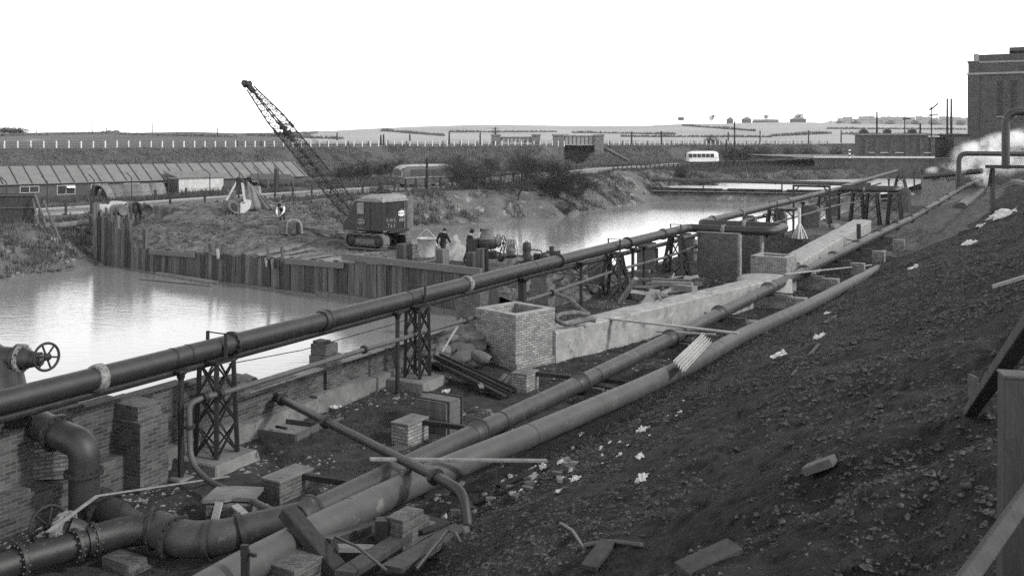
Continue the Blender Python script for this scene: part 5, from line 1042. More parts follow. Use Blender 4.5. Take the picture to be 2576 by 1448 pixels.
for px, wd, op in ((74, 2.1, 0), (165, 2.1, 1), (250, 2.0, 0), (332, 2.0, 1), (430, 2.0, 0), (633, 1.6, 1)):
    best = min(np.arange(0, HL, .1), key=lambda t: abs(CX + FPX * (E0 + hd_ * t).x / (E0 + hd_ * t).y - px)); c = E0 + hd_ * best - hn * .03; fh = .75 if not op else 1.1
    mb = MB()
    for u_, v_, a_, b_ in ((0, 1.95, wd, .05), (0, 1.95 - fh, wd, .05)): mb.box(zz(c, hb + v_), a_, .08, b_, hd_)
    for u_ in (-.5, 0, .5): mb.box(zz(c + hd_ * wd * u_, hb + 1.95 - fh), .05, .08, fh + .05, hd_)
    wo = mb.build('window', postwhite, hut)
    mb = MB(); mb.box(zz(c + hn * .01, hb + 1.95 - fh), wd, .04, fh, hd_); mb.build('pane', glass, wo)
    if op: mb = MB(); p = c - hd_ * wd * .25; mb.hexa([zz(p + hd_ * s_ * .5 - hn * o_, hb + z_) for s_, o_, z_ in ((-1, .0, 1.9), (1, .0, 1.9), (1, .04, 1.9), (-1, .04, 1.9), (-1, .45, 1.65), (1, .45, 1.65), (1, .49, 1.65), (-1, .49, 1.65))]); mb.build('open_casement', white, wo)
# half-round shelter sections
for i, (x0_, x1_, pale) in enumerate(((245, 268, 1), (268, 300, 0), (300, 335, 0), (335, 372, 1), (372, 408, 1))):
    yy_ = 117.0 + i * 1.15; a = PD(x0_, 500, yy_); b = PD(x1_, 500, yy_ + 1.15); a.z = b.z = float(hfar(a.x, a.y)) - .1; ax = (b - a); ln = ax.length * .97; ax.normalize(); pp = V((-ax.y, ax.x, 0)); mb = MB(); m_ = 12; rr = 1.85; vs = []
    for k in range(m_ + 1): th_ = math.pi * k / m_; o_ = pp * (-math.cos(th_) * rr) + V((0, 0, math.sin(th_) * rr * 1.02)); vs += [a + o_, a + ax * ln + o_]
    mb.add(vs, [(2 * k, 2 * k + 1, 2 * k + 3, 2 * k + 2) for k in range(m_)], True); o = mb.build('shelter_section', rustsheet if pale else dustmetal, None); so = o.modifiers.new('t', 'SOLIDIFY'); so.thickness = .05
    tag(o, ('pale leftmost half-round corrugated shelter section before the hut', 'dark second half-round shelter section from the left', 'dark middle half-round shelter section in the row', 'streaked fourth half-round shelter section from the left', 'rightmost half-round shelter section beside the white shed')[i], 'shelter', 'half-round shelter sections')
    mb = MB(); mb.lathe(a + ax * .1, ax, [(rr * 1.01, 0), (rr * 1.03, 0), (rr * 1.03, .25)], 24); 
# whitewashed shed
q = PD(450, 494, 125); sh0 = V((q.x, q.y, float(hfar(q.x, q.y)) - .2)); e_ = PD(562, 488, 129.5); ax = V((e_.x - q.x, e_.y - q.y, 0)); ln = ax.length; ax.normalize(); pp = V((-ax.y, ax.x, 0)); shed = thing('whitewashed_shed', 'small whitewashed shed with a pale single-pitch roof before the hut', 'shed', sh0)
mb = MB(); c = sh0 + ax * ln / 2 + pp * 1.6; mb.box(c, ln, 3.2, 2.35, ax); mb.build('wall', whitewash, shed)
mb = MB(); mb.box(sh0 - ax * .05 + pp * 1.6, .1, 3.0, 2.2, ax); mb.build('end_wall', boardm, shed)
mb = MB(); f0 = sh0 - ax * .3 - pp * .3; P_ = [f0 + V((0, 0, 2.42)), f0 + ax * (ln + .6) + V((0, 0, 2.42)), f0 + ax * (ln + .6) + pp * 4 + V((0, 0, 3.1)), f0 + pp * 4 + V((0, 0, 3.1))]; mb.hexa([p - V((0, 0, .12)) for p in P_] + P_); mb.build('roof', rustsheet, shed)
sd2 = thing('lean_to', 'low sagging lean-to roof against the long hut behind the sheeted stack', 'lean-to', PD(690, 485, 132)); a = PD(632, 450, 132); b = PD(745, 452, 133)
mb = MB(); mb.hexa([a + V((0, 0, -.15)), b + V((0, 0, -.15)), b + V((-1.5, 3, .5)), a + V((-1, 3, .5)), a, b, b + V((-1.5, 3, .65)), a + V((-1, 3, .65))]); mb.build('roof', boardm, sd2)
for px in (650, 675, 700, 738): p = PD(px, 453, 132.3); mb = MB(); mb.beam(V((p.x, p.y, 0)), p, .12, .12); mb.build('post', wood, sd2)
mb = MB(); p = PD(694, 440, 131); mb.tube([V((p.x, p.y, .0)), V((p.x, p.y, PD(694, 424, 131).z))], .25, 8); tag(mb.build('stove_pipe', steel), 'dark upright stove pipe in front of the long hut roof', 'chimney')
# coaches
def coach(loc, ax, label, m, L=8.6, W=2.4, H=2.95, front=-1):
    ax = V(ax).normalized(); rz = math.atan2(ax.y, ax.x); t = thing('coach', label, 'coach', loc, rz, 'coaches on the road'); secs = [(-L / 2, .78, .82, .30), (-L / 2 + .25, .93, .92, .12), (-L / 2 + .8, 1, .985, 0), (-L / 2 + 2, 1, 1, 0), (L / 2 - 1.2, 1, .99, 0), (L / 2 - .35, .95, .93, 0), (L / 2, .84, .8, .1)]
    pr = [(-.5, .35), (-.5, 1.3), (-.485, 1.9), (-.47, 2.3), (-.40, 2.68), (-.25, 2.88), (0, 2.95), (.25, 2.88), (.40, 2.68), (.47, 2.3), (.485, 1.9), (.5, 1.3), (.5, .35)]; n_ = len(pr); vs = []
    for x_, kw, kh, up in secs: vs += [V((x_, y_ * W * kw, (z_ * kh if z_ > 1.3 else z_ + up * .3))) for y_, z_ in pr]
    mb = MB(); mb.add(vs, [(i * n_ + k, (i + 1) * n_ + k, (i + 1) * n_ + k + 1, i * n_ + k + 1) for i in range(len(secs) - 1) for k in range(n_ - 1)], True); mb.add(vs[:n_], [tuple(range(n_))]); mb.add(vs[-n_:], [tuple(range(n_))[::-1]]); mb.build('body', m, t, True)
    vr = [V((x_ * 1.004, y_ * W * kw * 1.012, z_ * kh + .012)) for x_, kw, kh, up in secs for y_, z_ in pr[4:9]]; mb = MB(); mb.add(vr, [(i * 5 + k, (i + 1) * 5 + k, (i + 1) * 5 + k + 1, i * 5 + k + 1) for i in range(len(secs) - 1) for k in range(4)], True); mb.build('roof', conc if m is busdark else m, t, True)
    for side_ in (-1, 1):
        for k in range(6): x_ = -L / 2 + 1.35 + k * 1.12; mb = MB(); mb.hexa([V((x_ + a, side_ * W * (.497 if z_ < 2 else .478), z_)) if o_ else V((x_ + a, side_ * W * (.507 if z_ < 2 else .488), z_)) for z_ in (1.42, 2.3) for a, o_ in ((0, 0), (.98, 0), (.98, 1), (0, 1))]); mb.build('side_window', glass, t, True)
        for x_ in (-L / 2 + 1.7, L / 2 - 2.2): mb = MB(); mb.lathe((x_, side_ * W * .44 - .12, .46), (0, 1, 0), [(0, 0), (.46, 0), (.46, .24), (0, .24)], 18); mb.build('wheel', rubber, t, True)
    for y_ in (-.55, .55): mb = MB(); mb.hexa([V((-L / 2 + d_, y_ + o_, z_)) for z_, d_ in ((1.35, -.012), (2.15, .055)) for o_, d_ in ((-.46, d_), (.46, d_), (.46, d_ + .1), (-.46, d_ + .1))]); mb.build('windscreen', dustytop if m is busdark else glass, t, True)
    for y_ in (-.8, .8): mb = MB(); mb.lathe((-L / 2 - .02, y_, .85), (-1, 0, 0), [(.13, 0), (.13, .05), (0, .07)], 12); mb.build('headlight', dustytop, t, True)
    mb = MB(); mb.box((0, 0, 1.24), L * .93, W * 1.012, .06); mb.build('waist_moulding', conc if m is busdark else steel, t, True); return t
cb = V((0, 0, 0)); q, d = rpt(1065, 1.0); q.z = float(rlevel(q.x, q.y)) + .05; coach(q, d.lerp(V((1, .25, 0)), .35), 'dark streamlined single deck coach on the road behind the bare trees', busdark, L=9.0, H=3)
q, d = rpt(1768, 0); q.z = float(rlevel(q.x, q.y)) + .1; coach(q, V((-1, -.18, 0)), 'pale single deck coach on the far road beyond the weir', buspale, L=7.8)

# ================================================================== RAILWAY: FENCE, BRIDGE, POLES
ed_ = V((96, 80, 0)).normalized(); en_ = V((ed_.y, -ed_.x, 0))
def ept(s, off=0.0, h=EMH): p = V((16, 230, 0)) + ed_ * s + en_ * off; p.z = h; return p
def rail_fence(s0, s1, label, off=.3, step=1.9, m=postwhite):
    t = thing('railway_fence', label, 'fence', ept(s0, off)); s_ = s0; pts = []
    while s_ <= s1: p = ept(s_, off); mb = MB(); mb.box(p - V((0, 0, .35)), .19, .16, 1.45 + random.uniform(-.05, .05), ed_); mb.build('fence_post', m, t); pts.append(p); s_ += step
    mb = MB(); wires(mb, pts, (.3, .65, 1.0), .022); mb.build('fence_wire', steel, t)
rail_fence(-138, -4.5, 'long white-posted railway fence along the embankment left of the bridge')
rail_fence(6, 92, 'white-posted railway fence along the embankment right of the bridge')
rail_fence(-80, 130, 'darker far fence on the other side of the railway', off=-14, step=5.0, m=tarwood)
def pl(px, py, y): return PD(px, py, y)
br = thing('railway_bridge', 'dark railway girder bridge with stone pillars over the side road', 'bridge', PD(1455, 418, 229))
Zb = 229.0; xb = lambda px: (px - CX) / FPX * Zb
zt = lambda py: CAMH - (py - HZ) / FPX * Zb
for x0_, x1_, yt, yb_ in ((1391, 1417, 338, 430), (1495, 1518, 338, 425)):
    mb = MB(); cx_ = (xb(x0_) + xb(x1_)) / 2; mb.box((cx_, Zb, zt(yb_)), xb(x1_) - xb(x0_), 2.2, zt(yt + 5) - zt(yb_)); mb.build('stone_pillar', concdirty, br, bevel=.05)
    mb = MB(); mb.box((cx_, Zb, zt(yt + 5)), (xb(x1_) - xb(x0_)) * 1.12, 2.5, .45); mb.build('pillar_cap', concdirty, br, bevel=.05)
def girder(px0, px1, Y_, ytop, ybot):
    X0 = (px0 - CX) / FPX * Y_; X1 = (px1 - CX) / FPX * Y_; z0 = CAMH - (ybot - HZ) / FPX * Y_; z1 = CAMH - (ytop - HZ) / FPX * Y_
    mb = MB(); mb.box(((X0 + X1) / 2, Y_, z0), X1 - X0, .18, z1 - z0); mb.box(((X0 + X1) / 2, Y_ - .12, z1), X1 - X0, .55, .14); mb.box(((X0 + X1) / 2, Y_ - .12, z0 - .12), X1 - X0, .55, .14); mb.build('plate_girder', conc, br)
    for k in range(8): x_ = X0 + (X1 - X0) * (k + .5) / 8; mb = MB(); mb.box((x_, Y_ - .14, z0 + .02), .12, .14, z1 - z0 - .03); mb.build('girder_stiffener', steel, br)
girder(1416, 1496, Zb - .3, 342, 364); girder(1258, 1338, 243, 345, 358)
for px0, px1 in ((1236, 1259), (1338, 1359)):
    X0 = (px0 - CX) / FPX * 243; X1 = (px1 - CX) / FPX * 243; mb = MB(); mb.box(((X0 + X1) / 2, 243, 5.6), X1 - X0, 2, 2.7); mb.box(((X0 + X1) / 2, 243, 8.3), (X1 - X0) * 1.1, 2.3, .4); mb.build('far_pillar', concdirty, br)
mb = MB(); mb.box(((xb(1417) + xb(1495)) / 2, Zb + 6.5, zt(366)), xb(1495) - xb(1417) + 2, 12.5, .5); mb.build('deck', steel, br)
mb = MB(); mb.box((xb(1420) - .2, Zb + 6.3, .9), 1, 11, zt(367) - .9, rz=-.0); mb.box((xb(1493) + .5, Zb + 6.5, .9), 1, 11, zt(367) - .9); mb.box(((xb(1417) + xb(1495)) / 2, Zb + 4.2, .8), xb(1495) - xb(1417), .6, zt(367) - .8); mb.build('abutment', canal, br)
mb = MB(); a, b = xb(1518), xb(1578); mb.prism([(a, Zb - .3, 1), (b, Zb - 4, 1), (b, Zb - 4, zt(404)), (a, Zb - .3, zt(370))], (0.3, .8, 0)); mb.build('wing_wall', canal, br)
mb = MB(); mb.beam((a, Zb - .1, zt(369)), (b, Zb - 3.8, zt(403)), .55, .2); mb.build('wing_coping', concdirty, br)
def pole(px, pyt, pyb, y, label, r=.14, arms=0, name='telegraph_pole', group='poles beyond the river', lean=0.0):
    b = PD(px, pyb, y); t_ = PD(px + lean, pyt, y); t = thing(name, label, 'pole', b, 0, group); mb = MB(); mb.tube([b - V((0, 0, .5)), t_], [r * 1.15, r * .85], 8); mb.build('shaft', tarwood, t)
    for k in range(arms): z_ = t_.z - .35 - k * .6; mb = MB(); mb.beam((t_.x - .95, t_.y - .15, z_), (t_.x + .95, t_.y - .15, z_), .12, .12); mb.build('crossarm', tarwood, t); mb = MB(); [mb.lathe((t_.x + o_, t_.y - .15, z_ + .06), (0, 0, 1), [(.05, 0), (.07, .08), (.04, .18), (0, .19)], 8) for o_ in (-.85, -.4, .4, .85)]; mb.build('insulator', conc, t)
    return t
pole(1246, 320, 345, 250, 'telegraph pole with four crossarms beside the far bridge pillar', .2, 4)
for px, yt, yb_, y_, lb_ in ((1074, 398, 470, 119, 'slim pole standing in front of the dark coach'), (1848, 305, 420, 190, 'stout dark pole right of the pale coach'), (1827, 350, 418, 190, 'thin leaning pole just left of the stout pole'), (1130, 333, 362, 260, 'short pole on the railway above the coach'), (1031, 338, 362, 240, 'short pole on the railway left of the tree line'), (958, 340, 365, 235, 'left one of a close pair of railway poles'), (965, 338, 365, 235, 'right one of a close pair of railway poles'), (848, 333, 360, 300, 'thin pole against the far fields right of the jib'), (383, 309, 334, 420, 'tall thin mast on the left skyline'), (91, 321, 336, 500, 'small pole on the far left skyline'), (232, 314, 332, 500, 'thin pole on the left skyline near the scrub'), (268, 322, 334, 450, 'short dark pole on the left skyline'), (547, 320, 338, 420, 'short pole on the skyline left of the jib'), (1208, 334, 362, 270, 'railway pole left of the telegraph pole'), (1589, 331, 364, 270, 'railway pole right of the bridge'), (1664, 330, 362, 280, 'second railway pole right of the bridge'), (1832, 332, 358, 300, 'railway pole behind the stout dark pole'), (1912, 328, 360, 310, 'railway pole over the dark bank scrub'), (2034, 328, 358, 320, 'railway pole below the hilltop farm'), (2116, 327, 356, 330, 'railway pole left of the switch house'), (2206, 282, 345, 230, 'tall pole rising behind the switch house'), (2315, 310, 340, 215, 'pole left of the twin masts')):
    pole(px, yt, yb_, y_, lb_, .16 if y_ < 200 else .22)
q = PD(1838, 445, 168); sp2 = pole(2137, 372, 400, 172, 'short black and white banded marker post on the wharf wall', .13, 0, 'banded_post')
for k in range(3): mb = MB(); z_ = CAMH - (376 + k * 9 - HZ) / FPX * 172; p = PD(2137, 380, 172); mb.lathe((p.x, p.y, z_ - .3), (0, 0, 1), [(.15, 0), (.16, 0), (.16, .3), (.15, .3)], 10); mb.build('white_band', white, sp2)
for px, lb_ in ((2383, 'left mast of the tall twin masts by the power station'), (2390, 'right mast of the tall twin masts by the power station')): pole(px + (0 if px < 2388 else 3), 248, 345, 185, lb_, .2, 0, 'twin_mast', 'twin masts')
def signal(px, yt, yb_, y_, arms, label):
    t = pole(px, yt, yb_, y_, label, .14, 0, 'semaphore_signal', None)
    for py, up in arms: a = PD(px, py, y_); mb = MB(); mb.beam(a, a + V((1.5, 0, up)), .08, .32); mb.build('signal_arm', steel, t); mb = MB(); mb.box(a - V((.25, 0, .2)), .4, .3, .4); mb.build('lamp_case', steel, t)
signal(2343, 268, 345, 215, ((275, 1.3), (290, 0.05)), 'tall semaphore signal with one raised and one level arm'); signal(2276, 295, 345, 240, ((299, 0.05),), 'short semaphore signal behind the switch house roof')

# ================================================================== POWER STATION SIDE
ps = thing('power_station', 'tall dark brick power station block at the right edge', 'building', PD(2434, 345, 185)); A0 = PD(2434, 345, 185); zP = lambda py, y=185: CAMH - (py - HZ) / FPX * y
px1 = V((.89, -.456, 0)).normalized(); pn = V((-px1.y, px1.x, 0)); base = V((A0.x, A0.y, 1.5)); W_ = 46
def pbox(nm, u0, u1, z0, z1, dn0, dn1, m, bev=0, par=None): mb = MB(); c = base + px1 * (u0 + u1) / 2 + pn * (dn0 + dn1) / 2; mb.box((c.x, c.y, z0), u1 - u0, dn1 - dn0, z1 - z0, px1); return mb.build(nm, m, par or ps, bevel=bev)
pbox('corner_pier', 0, 2.0, 1.5, zP(189), -.3, 26, canal); pbox('corner_pier', .12, 1.97, zP(184), zP(156), -.25, 25, canal)
pbox('stone_band', -.08, W_, zP(189), zP(184), -.38, 26, band); pbox('main_wall', 2.0, W_, 1.5, zP(189) - .01, 0, 26, canal); pbox('upper_wall', 1.97, W_, zP(184), zP(160), 0, 25, canal)
for k in range(10): pbox('parapet_coping', 2.0 + k * 1.55, 3.5 + k * 1.55, zP(160), zP(156), -.15, .8, band)
pbox('corner_cap', -.1, 2.1, zP(156), zP(154), -.4, 5, band, .05); pbox('roof_storey', 1.9, W_, zP(156), zP(134) - .2, 2.4, 24, canal); pbox('roof_coping', 1.0, 1.9, zP(154), zP(134), 2.2, 3.2, band, .1)
pbox('roof_ventilator', 7.2, W_, zP(129), zP(119), 4, 10, boardm, .1); pbox('ventilator_support', 7.6, W_, zP(134) - .2, zP(129), 6, 8, steel)
for u0 in (5.1, 7.4, 9.75, 12.1):
    wf = pbox('window', u0, u0 + 1.0, zP(293), zP(206), -.04, .1, steel)
    for k in range(1, 9): pbox('glazing_bar', u0, u0 + 1.0, zP(293) + k * .78, zP(293) + k * .78 + .09, -.08, -.041, boardm, 0, wf)
    pbox('window_sill', u0 - .12, u0 + 1.12, zP(296), zP(293), -.2, .05, band)
mb = MB(); p = PD(2570, 132, 190); mb.tube([p, PD(2570, 72, 190)], .05, 6); mb.build('lightning_rod', steel, ps)
mb = MB(); p = PD(2500, 352, 178); mb.tube([p, p + V((0, 0, 1.9))], .4, 10); mb.build('vent_stub', steel, ps)
# wharf wall, switch house, sheds behind
ww = thing('wharf_wall', 'long dark brick wharf wall with pale coping beyond the upper pool', 'wall', PD(2200, 450, 172)); a = PD(2051, 397, 176); b = PD(2350, 397, 172); ax = (b - a); ax.z = 0; c = (a + b) / 2
mb = MB(); mb.box((c.x, c.y + .4, -.5), ax.length, .8, a.z + .5, ax); mb.build('brickwork', canal, ww); mb = MB(); mb.box((c.x, c.y + .35, a.z), ax.length + .3, 1.2, .3, ax); mb.build('coping', postwhite, ww)
mb = MB(); a2 = PD(2352, 398, 171); b2_ = PD(2680, 398, 160); ax2 = b2_ - a2; ax2.z = 0; c2 = (a2 + b2_) / 2; mb.box((c2.x, c2.y + .4, -.5), ax2.length, .8, a2.z + .4, ax2); mb.build('brickwork', canal, ww)
o = sheet('wharf_yard', [(a.x, a.y + .8), (b.x + 18, b.y + .4), (b.x + 60, b.y + 40), (a.x - 2, a.y + 45)], a.z - .02, roadm)
sw = thing('switch_house', 'low dark brick switch house with flat roof and vents on the wharf', 'building', PD(2262, 395, 178)); a = PD(2175, 395, 179); b = PD(2350, 395, 176); ax = b - a; ax.z = 0; c = (a + b) / 2; zr = PD(2262, 340, 177).z
mb = MB(); mb.box((c.x, c.y + 4, a.z - .3), ax.length, 8, zr - a.z + .3, ax); mb.build('wall', canal, sw); mb = MB(); mb.box((c.x, c.y + 4, zr), ax.length + .5, 8.5, .3, ax); mb.build('roof', roofm, sw)
for px in (2180, 2206, 2242, 2282, 2318, 2346): p = lerp(a, b, (px - 2175) / 175); mb = MB(); mb.box((p.x, p.y - .12, a.z), .7, .25, zr - a.z - .3, ax); mb.build('buttress', brickdark, sw)
for px in (2193, 2225, 2262, 2334): p = lerp(a, b, (px - 2175) / 175); mb = MB(); mb.box((p.x, p.y - .02, a.z + .9), 1.3, .1, 2.2, ax); wo = mb.build('window', glass, sw); mb = MB(); mb.box((p.x, p.y - .06, a.z + .78), 1.5, .2, .12, ax); mb.build('window_sill', postwhite, wo)
mb = MB(); p = lerp(a, b, (2290 - 2175) / 175); mb.box((p.x, p.y - .04, a.z), 1.8, .12, 2.0, ax); mb.build('door', steel, sw)
for px in (2187, 2248, 2312): p = lerp(a, b, (px - 2175) / 175); mb = MB(); mb.box((p.x, p.y + 3, zr + .3), 1.2, 1.2, .5); mb.box((p.x, p.y + 3, zr + .8), 1.5, 1.5, .35, tp=.3); mb.build('roof_vent', steel, sw)
for px0, px1_, yt, y_, lb_ in ((2352, 2400, 348, 182, 'low dark building between the switch house and the power station'), (2400, 2440, 340, 178, 'small dark lean-to at the foot of the power station')):
    a = PD(px0, 400, y_); b = PD(px1_, 400, y_); t = thing('works_shed', lb_, 'shed', a); mb = MB(); mb.box(((a.x + b.x) / 2, y_ + 3, a.z - .5), b.x - a.x, 6, PD(0, yt, y_).z - a.z + .5); mb.build('wall', canal, t); mb = MB(); mb.box(((a.x + b.x) / 2, y_ + 3, PD(0, yt, y_).z), b.x - a.x + .6, 6.6, .25); mb.build('roof', steel, t)
    mb = MB(); mb.box(((a.x + b.x) / 2 - .3, y_ - .06, a.z), 1.4, .1, 2.1); mb.build('doorway', steel, t)
# pump base, bent steam pipes
pb = thing('pump_base', 'low brick pump base wall below the steam, right end of the overhead main', 'brick base', PD(2370, 475, 112)); a = PD(2333, 476, 114); b = PD(2398, 474, 108); ax = b - a; ax.z = 0; c = (a + b) / 2
mb = MB(); mb.box((c.x, c.y + .5, a.z - 1), ax.length, 1, PD(2350, 447, 112).z - a.z + 1, ax); mb.build('brickwork', bricknew, pb); mb = MB(); mb.box((c.x, c.y + .5, PD(2350, 447, 112).z), ax.length + .3, 1.3, .15, ax); mb.build('capping', concdirty, pb)
p3 = lambda px, py, y: PD(px, py, y)
st1 = thing('steam_pipe', 'black pipe rising and bending right through the steam', 'pipe', p3(2410, 480, 104)); mb = MB(); mb.tube(fillet([p3(2412, 482, 104), p3(2412, 386, 104), p3(2640, 388, 103)], .9, 8), .26, 12); mb.build('pipe_barrel', iron, st1)
st2 = thing('tall_bent_pipe', 'thick dark pipe standing tall and bending right before the power station', 'pipe', p3(2530, 420, 74)); mb = MB(); mb.tube(fillet([p3(2530, 425, 74), p3(2530, 282, 74), p3(2680, 276, 73)], 1.0, 8), .30, 14); mb.build('pipe_barrel', iron, st2)
mb = MB(); mb.tube(fillet([p3(2325, 445, 112), p3(2400, 437, 108), p3(2470, 430, 105)], 1), .3, 12); tag(mb.build('manifold_pipe', iron), 'dark horizontal pipe above the pump base, half veiled in steam', 'pipe')
mb = MB(); mb.tube([p3(2362, 448, 111), p3(2362, 415, 111)], .06, 8); tag(mb.build('blow_off_pipe', dustmetal), 'thin upright blow-off pipe at the left end of the steam', 'pipe')

# ================================================================== WEIR
wr = thing('weir', 'low earth and timber weir wall damming the upper pool', 'weir', PD(1800, 504, 129)); wa, wb_ = V((17, 133.5, -1.6)), V((47.5, 123.2, -1.6)); wd_ = (wb_ - wa).normalized(); wn = V((wd_.y, -wd_.x, 0)); mb = MB(); m_ = 60; vs = []
for i in range(m_ + 1):
    p = lerp(wa, wb_, i / m_); z_ = float(fbm(i * .31, 3, 3)) * .35
    for o_, h_ in ((3.4 + z_, 0), (1.6 + z_, .9), (.6 + z_ * .6, 1.75), (0, 2.15 + z_ * .25), (-.8, 2.1), (-1.4, .4)): q = p + wn * (o_ + float(fbm(i * .5, o_ + 9, 3)) * .6); vs.append(V((q.x, q.y, -1.6 + h_)))
mb.add(vs, [(i * 6 + k, i * 6 + k + 1, (i + 1) * 6 + k + 1, (i + 1) * 6 + k) for i in range(m_) for k in range(5)], True); mb.build('earth_face', bankm, wr)
for t0, t1 in ((.05, .38), (.40, .62), (.64, .93)): mb = MB(); mb.beam(lerp(wa, wb_, t0) + V((0, 0, 2.2)) + wn * .3, lerp(wa, wb_, t1) + V((0, 0, 2.18)) + wn * .35, .35, .2); mb.build('crest_timber', tarwood, wr)
for t0 in (.3, .62): mb = MB(); mb.beam(lerp(wa, wb_, t0) + V((0, 0, 1.5)) + wn * .5, lerp(wa, wb_, t0) + V((0, 0, 3.0)) + wn * .5, .15, .15); mb.build('crest_post', tarwood, wr)

# ================================================================== VEGETATION
def bush_geo(seed, h, wd, nstem, depth, r0, spread=.55, trunk=0.0):
    r = np.random.default_rng(seed); segs = []
    def grow(p, d, L, rad, k):
        steps = 2; q = p
        for i in range(steps):
            d = d + r.normal(0, .16, 3); d[2] += .03; d /= np.linalg.norm(d); n_ = q + d * L / steps; segs.append((q, n_, rad, rad * .75, k)); q = n_; rad *= .75
            if k > 0:
                for _ in range(r.integers(1, 4) if k > 1 else r.integers(2, 5)):
                    dd = d + r.normal(0, spread, 3); dd[2] = dd[2] * .8 + .12; dd /= np.linalg.norm(dd); grow(q - d * r.random() * L / steps * .6, dd, L * r.uniform(.5, .78), rad * .62, k - 1)
    base = np.zeros(3)
    if trunk: segs.append((base.copy(), np.array([r.normal(0, .1), r.normal(0, .1), trunk]), r0 * 2.2, r0 * 1.8, 9)); base = np.array([0, 0, trunk * .95])
    for i in range(nstem):
        a = r.random() * 6.28; s_ = r.random() ** .5; d = np.array([math.cos(a) * s_ * wd / h, math.sin(a) * s_ * wd / h, 1.0]); d /= np.linalg.norm(d); grow(base + np.array([math.cos(a), math.sin(a), 0]) * r.random() * wd * .08, d, h * r.uniform(.33, .5), r0, depth)
    return segs
def seg_mesh(name, segs, m):
    a = np.array([s_[0] for s_ in segs]); b = np.array([s_[1] for s_ in segs]); ra_ = np.array([s_[2] for s_ in segs]); rb = np.array([s_[3] for s_ in segs]); d = b - a; d /= np.linalg.norm(d, axis=1)[:, None] + 1e-9
    up = np.where(np.abs(d[:, 2:3]) < .9, np.array([[0, 0, 1.0]]), np.array([[1.0, 0, 0]])); x = np.cross(d, up); x /= np.linalg.norm(x, axis=1)[:, None]; y = np.cross(x, d); n_ = len(a); co = np.zeros((n_, 6, 3))
    for k in range(3): c, s_ = math.cos(2.094 * k), math.sin(2.094 * k); o_ = x * c + y * s_; co[:, k] = a + o_ * ra_[:, None]; co[:, k + 3] = b + o_ * rb[:, None]
    q = np.array([[0, 1, 4, 3], [1, 2, 5, 4], [2, 0, 3, 5]])[None] + (np.arange(n_) * 6)[:, None, None]
    o = fast(name, co.reshape(-1, 3), q.reshape(-1, 4), m); return o
BUSH = []
for i, (h, wd, ns, dp, r0, tr) in enumerate(((5.5, 4.0, 9, 4, .05, 0), (4.6, 4.4, 11, 4, .042, 0), (6.2, 4.2, 8, 4, .055, .8), (3.0, 3.0, 12, 3, .035, 0))):
    segs = bush_geo(20 + i, h, wd, ns, dp, r0, .62, tr); big = [s_ for s_ in segs if s_[4] >= max(2, dp - 1)]; small = [(s_[0], s_[1], max(s_[2] * .85, .009), max(s_[3] * .85, .007), 0) for s_ in segs if s_[4] < max(2, dp - 1)]
    t = thing('bare_tree', 'x', 'tree'); o1 = seg_mesh('trunk', big, twigm); o2 = seg_mesh('crown', small, twigm); o1.parent = t; o2.parent = t; BUSH.append((t, h, wd))
used_b = set()
def tree(px, py, hpx, y, kind, label, cat='tree', name=None, group='bare trees and scrub beyond the river', wk=1.0):
    src, h, wd = BUSH[kind]; q = PD(px, py, y); q.z = float(hfar(q.x, q.y)) - .15; k = hpx / FPX * y / h
    rz = random.random() * 6.28
    if kind not in used_b: used_b.add(kind); o = src; o.location = q; o.rotation_euler = (0, 0, rz); o.scale = (k * wk, k * wk, k); o['label'] = label
    else: o = dup(src, q, rz, label, (k * wk, k * wk, k))
    o['category'] = cat; o['group'] = group
    return o
